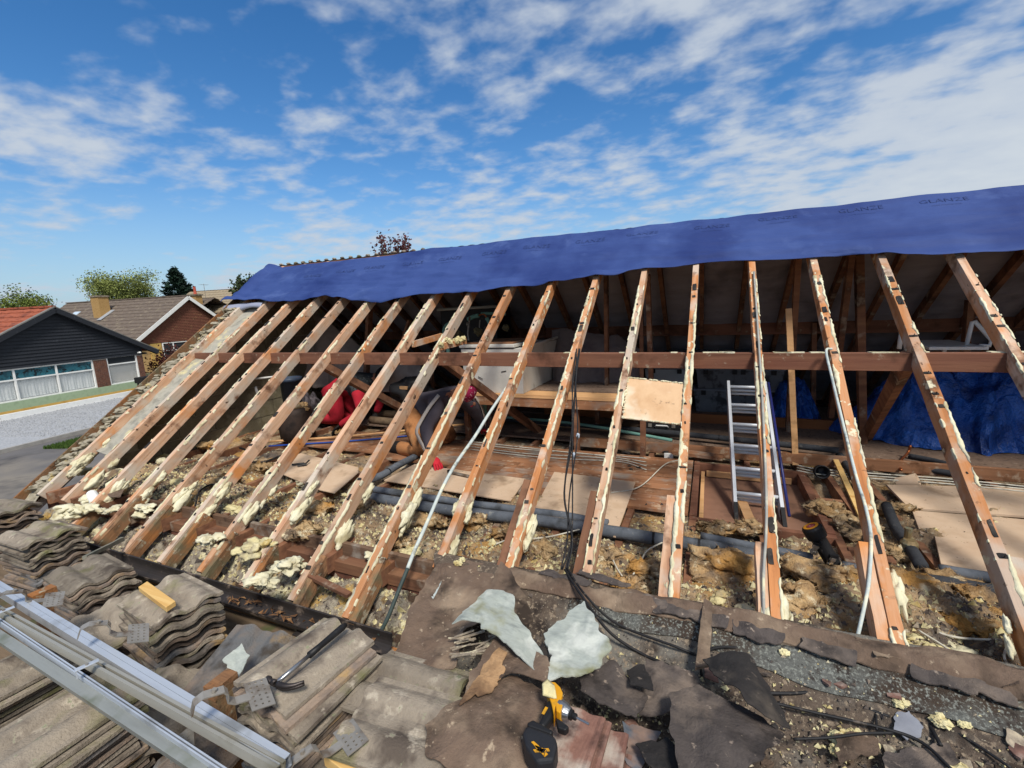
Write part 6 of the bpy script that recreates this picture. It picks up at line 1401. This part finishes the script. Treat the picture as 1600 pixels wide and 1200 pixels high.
# cables over the felt
G = lambda a, b, z=-1.57: at(a, b, z=z)
for k, (lab, pts, r) in enumerate((('black cable falling from the rafters over the grey kerb strip', [at(883, 890, s=.04), G(905, 925, -1.42), G(950, 985, -1.5), G(1000, 1020), G(1045, 1040)], .007),
    ('second black cable falling beside the first over the kerb strip', [at(886, 888, s=.04), G(915, 930, -1.42), G(965, 975, -1.5), G(1060, 1012, -1.52), G(1110, 1035), G(1125, 1048)], .006),
    ('black cable loop rising over the felt slat', [G(1096, 1055), G(1095, 1030, -1.5), G(1115, 1013, -1.5), G(1155, 1013, -1.52), G(1200, 1032), G(1280, 1072), G(1330, 1098), G(1390, 1120)], .006),
    ('thick black cable curving along the kerb strip at the right', [G(1188, 1083), G(1260, 1082), G(1330, 1068), G(1380, 1075), G(1420, 1098), G(1450, 1130), G(1470, 1165)], .007),
    ('black cable running from the folded felt to the lower right corner', [G(1195, 1095), G(1280, 1115), G(1380, 1138), G(1440, 1160), G(1490, 1205)], .006),
    ('brown cable at the bottom right between felt and foil', [G(1240, 1155), G(1300, 1152), G(1350, 1146), G(1395, 1145)], .005),
    ('thin dark cable from the kerb strip towards the right edge', [G(1420, 1098), G(1460, 1125), G(1520, 1160), G(1580, 1200)], .005),
    ('short dark wire hanging by the loop', [G(1362, 1075), G(1368, 1110), G(1370, 1140)], .004),
    ('thin wire hook on the mineral felt at the right', [G(1455, 1120), G(1465, 1108), G(1480, 1115), G(1492, 1138)], .003))):
    cable(lab, pts, r, cable_b)
# ------------------------------------------------------------------ scaffold deck with tiles
DK = -1.92
sc = empty('scaffold_platform', (-4.2, 1.0, GZ), 0, 'scaffold platform of boards along the eaves carrying the roof tiles', 'scaffold')
sb = M('scaffold_board', ['#5b4c3c', '#6d5c49', '#4f4234'], 6, GRAIN, .95, .5, 24, spots=[('#4b5030', 3, .58, .7)], vary=.15)
for k in range(6):
    y = .42 + k * .225; MB().box((-7.2, y, DK - .04), (-1.62, y + .215, DK)).build('board', sb, sc)
for x in (-7.0, -5.2, -3.4, -1.8):
    for y in (.36, 1.66): MB().tube([(x, y, GZ), (x, y, DK - .045)], .024, 10).build('standard', steel, sc, smooth=True)
    MB().tube([(x + .06, .3, DK - .068), (x + .06, 1.72, DK - .068)], .024, 10).build('transom', steel, sc, smooth=True)
# roof tile: two rolls across its width
def tile_mesh(name, mat, flat=False):
    W, Ln_, th = .332, .42, .016; xs = np.linspace(0, 1, 29)
    if flat: h = .004 * (xs > .93) + .003 * (xs < .05)
    else:
        ph = (xs * 2) % 1; h = .027 * np.clip(np.sin(np.clip((ph - .18) / .64, 0, 1) * math.pi), 0, 1) ** .8
    v = []; f = []; ny = 6
    for j in range(ny + 1):
        yy = -Ln_ / 2 + Ln_ * j / ny
        for i, x in enumerate(xs):
            e = .0012 * math.sin(i * 7.3 + j * 3.1); v.append((-W / 2 + W * x, yy + (e * 2 if j in (0, ny) else 0), h[i] + th + e))
        for i, x in enumerate(xs): v.append((-W / 2 + W * x, yy, h[i] * .92 - .0))
    n = len(xs); r = 2 * n
    for j in range(ny):
        for i in range(n - 1):
            a = j * r + i; f.append((a, a + 1, a + r + 1, a + r)); a += n; f.append((a, a + r, a + r + 1, a + 1))
        a = j * r; f.append((a, a + r, a + r + n, a + n)); a = j * r + n - 1; f.append((a, a + n, a + n + r, a + r))
    for j in (0, ny):
        for i in range(n - 1):
            a = j * r + i; f.append((a, a + n, a + n + 1, a + 1) if j == 0 else (a, a + 1, a + n + 1, a + n))
    me = bpy.data.meshes.new(name); me.from_pydata(v, [], f); me.update(); me.materials.append(mat); return me
TM = [tile_mesh('roof_tile', tile_m), tile_mesh('roof_tile', tile_edge)]; TF = tile_mesh('flat_tile', tile_red, True)
def put_tile(me, loc, rz, label, group=None, tilt=(0, 0)):
    o = bpy.data.objects.new('concrete_tile', me); C.objects.link(o); o.location = loc; o.rotation_euler = (R(tilt[0]), R(tilt[1]), R(rz))
    return tag(o, label, 'roof tile', group)
def stack(px, py, ztop, rz, where, zbot=DK, pitch=.026, jit=.012, lean=(0, 0), seed=0):
    rs = random.Random(seed); c = at(px, py, z=ztop); n = int((ztop - zbot) / pitch); g_ = 'tiles in the stack ' + where
    for k in range(n):
        lab = ('uppermost roof tile of the stack ' if k == n - 1 else '%s roof tile down in the stack ' % ORD[min(n - 1 - k, 23)]) + where
        d = (n - 1 - k)
        put_tile(TM[rs.random() < .55 if k < n - 1 else 0], (c[0] + rs.gauss(0, jit) + lean[0] * d, c[1] + rs.gauss(0, jit) + lean[1] * d, ztop - .043 - d * pitch), rz + rs.gauss(0, 2.0), lab, g_)
    return c
cA = stack(62, 826, -1.49, 92, 'farthest along the platform', seed=1, jit=.014)
cA2 = stack(138, 890, -1.57, 88, 'second from the far end', seed=2, jit=.016)
cB = stack(264, 928, -1.47, 80, 'under the pale wood offcut', seed=3, jit=.016)
cH = stack(480, 1032, -1.38, -6, 'under the claw hammer', seed=4, jit=.015, lean=(.0022, -.001))
cL = stack(75, 1128, -1.47, -2, 'nearest the camera at the bottom left', seed=5, jit=.012)
stack(0, 1050, -1.55, -4, 'at the left edge beyond the nearest stack', seed=6, jit=.014)
stack(0, 790, -1.50, 92, 'at the left edge by the gable', seed=9, jit=.014)
stack(200, 1035, -1.80, 60, 'lying low under the mounting rails', seed=7, jit=.04)
for i, (a, b, z, rz, ti, lab) in enumerate(((165, 985, -1.70, 75, (6, -8), 'loose roof tile lying between the low stack and the pale offcut stack'), (375, 1050, -1.62, 18, (10, 12), 'broken looking roof tile leaning on the hammer stack'), (262, 1110, -1.74, 30, (4, 10), 'roof tile lying under the rails at the bottom'), (350, 1150, -1.74, 10, (0, -6), 'roof tile under the lowest rail'))):
    c = at(a, b, z=z); put_tile(TM[i % 2], c, rz, lab, None, ti)
for x_, y_ in ((-3.3, 1.06), (-1.75, 1.0)):
    tag(MB().beam((x_, y_ - .07, -1.435), (x_, y_ + .03, -1.435), .06, .05).build('timber_bearer', tail_wood), ('far' if x_ < -2 else 'near') + ' rough timber bearer under the mounting rails', 'timber')
    tag(MB().beam((x_, y_ - .03, DK), (x_, y_ - .03, -1.462), .06, .06, up=(0, 1, 0)).build('timber_post', tail_wood), ('far' if x_ < -2 else 'near') + ' short post holding the bearer under the rails', 'timber')
# tiles on the flat roof
for i, (a, b, z, rz, ti, lab) in enumerate(((633, 1140, -1.50, 96, (2, -2), 'upper brown roof tile lying left of the big felt sheet'), (640, 1082, -1.53, 92, (0, 3), 'lower brown roof tile reaching under the felt'))):
    c = at(a, b, z=z); put_tile(TM[0], c, rz, lab, None, ti)
for i, (a, b, z) in enumerate(((941, 1117, -1.475), (953, 1127, -1.50), (982, 1148, -1.525), (990, 1185, -1.55))):
    c = at(a, b, z=z); put_tile(TF, (c[0] - .166, c[1] - .21, z - .016), -4 + i * 2, ('top', 'second', 'third', 'lowest')[i] + ' reddish flat tile of the fanned pile beside the drill', None, (1, 2))
# ------------------------------------------------------------------ solar mounting rails and hooks
def rail(label, p, q, z, wd, dp, mat, lipw=.01, roll=0):
    A, B = Vector(at(*p, z=z)), Vector(at(*q, z=z)); A0 = A - (B - A) * .25; B0 = B + (B - A) * .06; L = (B0 - A0).length; t = .003
    prof = [(-wd / 2, 0), (wd / 2, 0), (wd / 2, dp), (wd / 2 - lipw, dp), (wd / 2 - lipw, dp - t), (wd / 2 - t, dp - t), (wd / 2 - t, t), (-wd / 2 + t, t), (-wd / 2 + t, dp - t), (-wd / 2 + lipw, dp - t), (-wd / 2 + lipw, dp), (-wd / 2, dp)]
    n = len(prof); v = [(0, y, zz_) for y, zz_ in prof] + [(L, y, zz_) for y, zz_ in prof]
    f = [(i, (i + 1) % n, n + (i + 1) % n, n + i) for i in range(n)]
    o = mesh_obj('mounting_rail', v, f, mat); d = (B0 - A0).normalized(); o.location = A0
    o.rotation_euler = (R(roll), -math.asin(d.z), math.atan2(d.y, d.x)); return tag(o, label, 'rail')
rail('broad silver mounting rail nearest the tile stacks', (0, 925), (405, 1178), -1.40, .042, .042, alu, .0205, 0)
rail('middle mounting rail with tan reflection in its colour and open channel', (0, 962), (400, 1188), -1.37, .034, .03, alu_tan_reflect, .012, -12)
rail('greenish lower mounting rail nearest the camera', (0, 998), (300, 1195), -1.40, .036, .03, M('alu_green', ['#8b8d88', '#9c9e98', '#838580'], 5, (.2, 2, 2), .55, .15, 20, metal=.5, spots=[('#6b7058', 3, .6, .74)], vary=0), .018, 10)
rail('thin edge rail along the lower mounting rail', (0, 976), (330, 1200), -1.38, .014, .03, alu, .005, 0)
def perf_plate(root, mat, w=.13, h=.075, name='base_plate'):
    mb = MB(); nx, ny = 19, 11; t = .004
    for i in range(nx):
        for j in range(ny):
            if i % 3 == 1 and j in (2, 5, 8) and 0 < i < nx - 1: continue
            x0, y0 = -w / 2 + w * i / nx, -h / 2 + h * j / ny; mb.box((x0, y0, 0), (x0 + w / nx, y0 + h / ny, t))
    return mb.build(name, mat, root, world=False)
def hook(label, a, b, z, rz, tilt, arm=True):
    r_ = empty('roof_hook', at(a, b, z=z), 0, label, 'roof hook'); r_.rotation_euler = (R(tilt[0]), R(tilt[1]), R(rz))
    perf_plate(r_, steel)
    if arm:
        P = [(-.0, -.03, .005), (.0, -.075, .006), (.0, -.10, .02), (.0, -.105, .05), (.0, -.12, .066), (.0, -.18, .066), (.0, -.2, .05), (.0, -.2, .01)]
        v = []; f = []
        for i, p in enumerate(P):
            v += [(p[0] - .016, p[1], p[2]), (p[0] + .016, p[1], p[2])]
            if i: f.append((2 * i - 2, 2 * i - 1, 2 * i + 1, 2 * i))
        mesh_obj('arm', *thick(v, f, .006, (0, .6, .8)), steel, r_, world=False)
        MB().lathe([(.008, 0), (.008, .01)], 6, Matrix.Translation((0, -.15, .067))).build('bolt', steel, r_, world=False)
hook('perforated roof hook on the rail beside the second far stack', 84, 937, -1.39, -28, (-18, 6))
hook('perforated roof hook in front of the pale offcut stack', 216, 990, -1.36, -30, (-22, 6))
hook('perforated roof hook at the corner of the hammer stack', 405, 1085, -1.32, -26, (-16, 8))
hook('perforated roof hook lying dark at the bottom beside the pine boards', 548, 1152, -1.46, -24, (4, -4))
hook('bent roof hook hanging under the rails at the bottom', 285, 1160, -1.44, 150, (160, 10))
def clip(label, a, b, z, rz):
    r_ = empty('end_clamp', at(a, b, z=z), R(rz), label, 'clamp')
    MB().box((-.011, -.035, 0), (.011, .035, .004)).build('top_plate', alu, r_, world=False, bevel=.001)
    MB().box((-.011, -.035, -.03), (.011, -.031, -.0005)).build('side_plate', alu, r_, world=False)
    MB().lathe([(.006, .004), (.006, .009)], 6).build('bolt', steel, r_, world=False)
clip('small bright end clamp standing on the middle rail', 136, 1040, -1.30, -18); clip('small bright end clamp at the left end of the rails', 6, 955, -1.30, -12)
# ------------------------------------------------------------------ hammer
hA, hB = Vector(at(540, 976, z=-1.345)), Vector(at(431, 1068, z=-1.345)); dh = (hB - hA); Lh = dh.length
hm = empty('claw_hammer', hA, 0, 'claw hammer with black grip lying on the tile stack', 'hammer')
hd1 = dh.normalized(); sd1 = Vector((hd1.y, -hd1.x, 0))
mb = MB(); mb.tube([hA, hA + hd1 * .02, hA + hd1 * .14, hA + hd1 * Lh * .56], .014, 12, rs=[.011, .015, .0125, .0145]); mb.build('grip', black_pl, hm, smooth=True)
MB().tube([hA + hd1 * Lh * .56, hA + hd1 * Lh * .98], .0085, 10).build('shaft', M('hammer_steel', ['#8d8f92', '#a3a5a8'], 6, rough=.3, metal=.85, vary=0), hm, smooth=True)
hc = hA + hd1 * Lh
mb = MB(); mb.tube([hc - sd1 * -.05, hc - sd1 * -.038, hc - sd1 * -.03, hc - sd1 * -.012, hc, hc + sd1 * .02], .012, 12, rs=[.0135, .0145, .010, .0095, .0125, .0115]); mb.build('head', M('hammer_dark', ['#3a3534', '#4c4644'], 8, rough=.45, metal=.7, vary=0), hm, smooth=True)
for s_ in (-1, 1):
    P = [hc - sd1 * .012 + Vector((0, 0, .002 * s_)), hc - sd1 * .045 - hd1 * .002 + Vector((0, 0, .004 * s_)), hc - sd1 * .075 - hd1 * .018 + Vector((0, 0, .005 * s_)), hc - sd1 * .098 - hd1 * .045 + Vector((0, 0, .006 * s_))]
    MB().tube(smooth_path(P, 4), .008, 8, rs=[.0125 - .0006 * k for k in range(13)]).build('claw', MATS['hammer_dark'], hm, smooth=True)
# ------------------------------------------------------------------ cordless driver lying on the felt
dz = -1.415
dr = empty('cordless_driver', at(850, 1150, z=dz), 0, 'yellow and black cordless impact driver with large battery on torn felt', 'power tool')
yel = M('tool_yellow', ['#c58a16', '#d2981f'], 6, rough=.5, bump=.1, spots=[('#9a7428', 12, .62, .74)], vary=0)
def slab(px, z0, h, mat, name, bev=.008):
    P = [at(a, b, z=dz) for a, b in px]; mb = MB(); mb.prism([(p[0], p[1]) for p in P][::-1], h, Matrix.Translation((0, 0, z0))); return mb.build(name, mat, dr, bevel=bev)
slab([(854, 1086), (868, 1087), (876, 1095), (880, 1104), (878, 1113), (880, 1124), (876, 1137), (870, 1133), (869, 1124), (866, 1138), (862, 1120), (857, 1106)], dz, .058, yel, 'housing', .012)
slab([(857, 1109), (865, 1113), (866, 1133), (858, 1146), (850, 1156), (841, 1150), (848, 1134)], dz + .006, .042, black_pl, 'grip', .012)
slab([(868, 1134), (878, 1140), (890, 1150), (884, 1156), (872, 1152)], dz + .012, .025, black_pl, 'trigger_guard', .005)
slab([(824, 1152), (834, 1147), (866, 1165), (862, 1171), (826, 1158)], dz - .004, .062, black_pl, 'foot', .006)
bt = slab([(824, 1157), (862, 1171), (870, 1178), (872, 1190), (866, 1215), (840, 1218), (822, 1190), (817, 1170)], dz - .01, .072, M('battery_black', ['#1c1d20', '#26272b'], 6, rough=.55, vary=0), 'battery', .01)
zc = dz - .01 + .072
for px in ([(830, 1160), (834, 1159), (856, 1179), (851, 1183)], [(857, 1170), (859, 1174), (836, 1176), (833, 1172)], [(836, 1165), (853, 1172), (849, 1178), (838, 1173)]):
    P = [at(a, b, z=zc) for a, b in px]; MB().prism([(p[0], p[1]) for p in P][::-1], .0015 + .0006 * px[0][1] % .001, Matrix.Translation((0, 0, zc))).build('yellow_badge', yel, bt)
wv, wf = word_mesh('XR', .03); c = at(845, 1172, z=zc); a_ = R(-22); ca, sa = math.cos(a_), math.sin(a_)
mesh_obj('badge_letters', np.c_[c[0] + wv[:, 0] * ca - wv[:, 1] * sa, c[1] + wv[:, 0] * sa + wv[:, 1] * ca - .01, 0 * wv[:, 0] + zc + .0032], wf, black_pl, bt)
A, B = Vector(at(872, 1106, z=dz + .03)), Vector(at(891, 1116, z=dz + .03)); dd = (B - A).normalized(); q = dd.to_track_quat('Z', 'Y').to_matrix().to_4x4(); q.translation = A; Lg = (B - A).length
MB().lathe([(.029, 0), (.030, Lg * .25), (.027, Lg * .6), (.020, Lg * .95), (.019, Lg)], 18, q).build('gearcase', MATS['hammer_steel'], dr, smooth=False, bevel=.002)
q.translation = B; MB().lathe([(.017, 0), (.017, .008), (.011, .010), (.011, .022), (.009, .024)], 14, q).build('collet', black_pl, dr)
MB().tube([B + dd * .024, B + dd * .07], .0042, 6).build('bit', MATS['hammer_steel'], dr)
slab([(853, 1123), (857, 1125), (851, 1136), (847, 1134)], dz + .048, .0012, yel, 'grip_badge', 0)
# foam plug stuck to the back of the driver
mb = MB(); 
for k in range(9):
    p0 = Vector(at(851 + k * 2.0, 1087 + k * .6, z=dz + .06)); p1 = Vector(at(850 + k * 1.7, 1064 + abs(k - 3) * 1.6, z=dz + .07)); mb.tube(smooth_path([p0, p0.lerp(p1, .5) + Vector((0, 0, .006)), p1], 3), .0075, 7)
tag(mb.build('foam_offcut', foam_m, smooth=True), 'ridged cream foam offcut touching the back of the yellow driver', 'foam')
# ------------------------------------------------------------------ timber offcuts
def offcut(label, px, z, t, mat):
    P = [at(a, b, z=z) for a, b in px]; c = np.mean(P, 0); mb = MB(); mb.prism([(p[0] - c[0], p[1] - c[1]) for p in P][::-1], t); o = mb.build('timber_offcut', mat, bevel=.002); o.location = (c[0], c[1], z - t); return tag(o, label, 'timber')
offcut('short pale pine offcut lying on a tile stack', [(216, 917), (230, 908), (274, 939), (259, 949)], -1.425, .028, fresh_pine)
offcut('pine board end at the bottom beside the dark hook', [(505, 1180), (522, 1155), (640, 1225), (610, 1260)], -1.52, .045, fresh_pine)
offcut('knotty pine board end between the tiles and the dark hook', [(558, 1152), (568, 1146), (668, 1206), (650, 1225)], -1.53, .045, fresh_pine)
offcut('small pine block end below the brown tiles', [(600, 1195), (632, 1178), (680, 1210), (640, 1240)], -1.50, .045, fresh_pine)
felt('mossy white mineral scrap leaning on the hammer stack', [(345, 1035), (378, 1012), (392, 1025), (372, 1056)], -1.46, mineral_pale, lambda x, y: .2 * y, seed=31)
# red brown batten across two rafter tails, grey stick, leaves in the gutter
A, B = Vector(at(472, 893, z=-1.66)), Vector(at(546, 930, z=-1.70)); tag(MB().beam(A, B, .04, .022).build('batten', loft_wood), 'short red brown batten nailed across two rafter tails', 'batten')
A, B = Vector(at(132, 872, z=-1.58)), Vector(at(192, 842, z=-1.66)); tag(MB().beam(A, B, .025, .03, n=5, jit=.003).build('timber_stick', M('grey_stick', ['#6b675c', '#7d7a6d', '#5c6058'], 8, GRAIN, .95, .4, vary=0)), 'grey weathered stick between the far tile stack and the gutter', 'timber')
c = Vector(at(578, 888, z=-1.6)); 
mb = MB(); rs = random.Random(21)
for k in range(90):
    x = rs.uniform(-2.9, -1.65); y = 1.735 + rs.uniform(-.04, .04); a = rs.random() * 6.28; s_ = rs.uniform(.015, .045)
    mb.add([(x - s_ * math.cos(a), y - s_ * .5 * math.sin(a), -1.835 + rs.uniform(0, .03)), (x + s_ * .4 * math.sin(a), y - s_ * .4 * math.cos(a), -1.83 + rs.uniform(0, .03)), (x + s_ * math.cos(a), y + s_ * .5 * math.sin(a), -1.83 + rs.uniform(0, .04))], [(0, 1, 2)])
tag(mb.build('gutter_litter', M('leaf_litter', ['#4b3524', '#6b4c32', '#8a6a48'], 20, rough=1, vary=0)), 'dead leaves and splinters caught in the gutter', 'litter', kind='stuff')
# flexible duct and felt scraps at the far eaves
P = smooth_path([at(143, 772, z=-1.58), at(150, 785, z=-1.6), at(152, 800, z=-1.66)], 12); mb = MB(); mb.tube(P, .04, 14, rs=[.04 + .005 * (k % 2) for k in range(len(P))]); tag(mb.build('vent_duct', white_pl), 'short white ribbed duct stuck in the foam at the far eaves', 'duct')
felt('dark felt scrap stuck on the foam at the far eaves', [(163, 765), (175, 752), (195, 762), (188, 776), (170, 777)], -1.53, felt_brown, seed=41); felt('narrow dark felt scrap on the foam right of the duct', [(226, 765), (250, 742), (256, 745), (236, 768)], -1.52, felt_brown, seed=42)
mb = MB(); mb.lump(at(253, 722, z=-1.5), .05, 5, 3, .15); tag(mb.build('foam_ball', foam_white), 'rounded white foam ball above the left rafter feet', 'foam')
for i, (pts) in enumerate([[(305, 790), (312, 768), (330, 757), (350, 760), (362, 748)], [(375, 700), (395, 705), (415, 698)], [(375, 720), (410, 722), (440, 712)]]):
    cable(('black flex loop', 'dark pipe offcut', 'second dark pipe offcut')[i] + ' lying in the wool at the left', [at(a, b, z=-1.52) for a, b in pts], .012 if i else .008, cable_b)
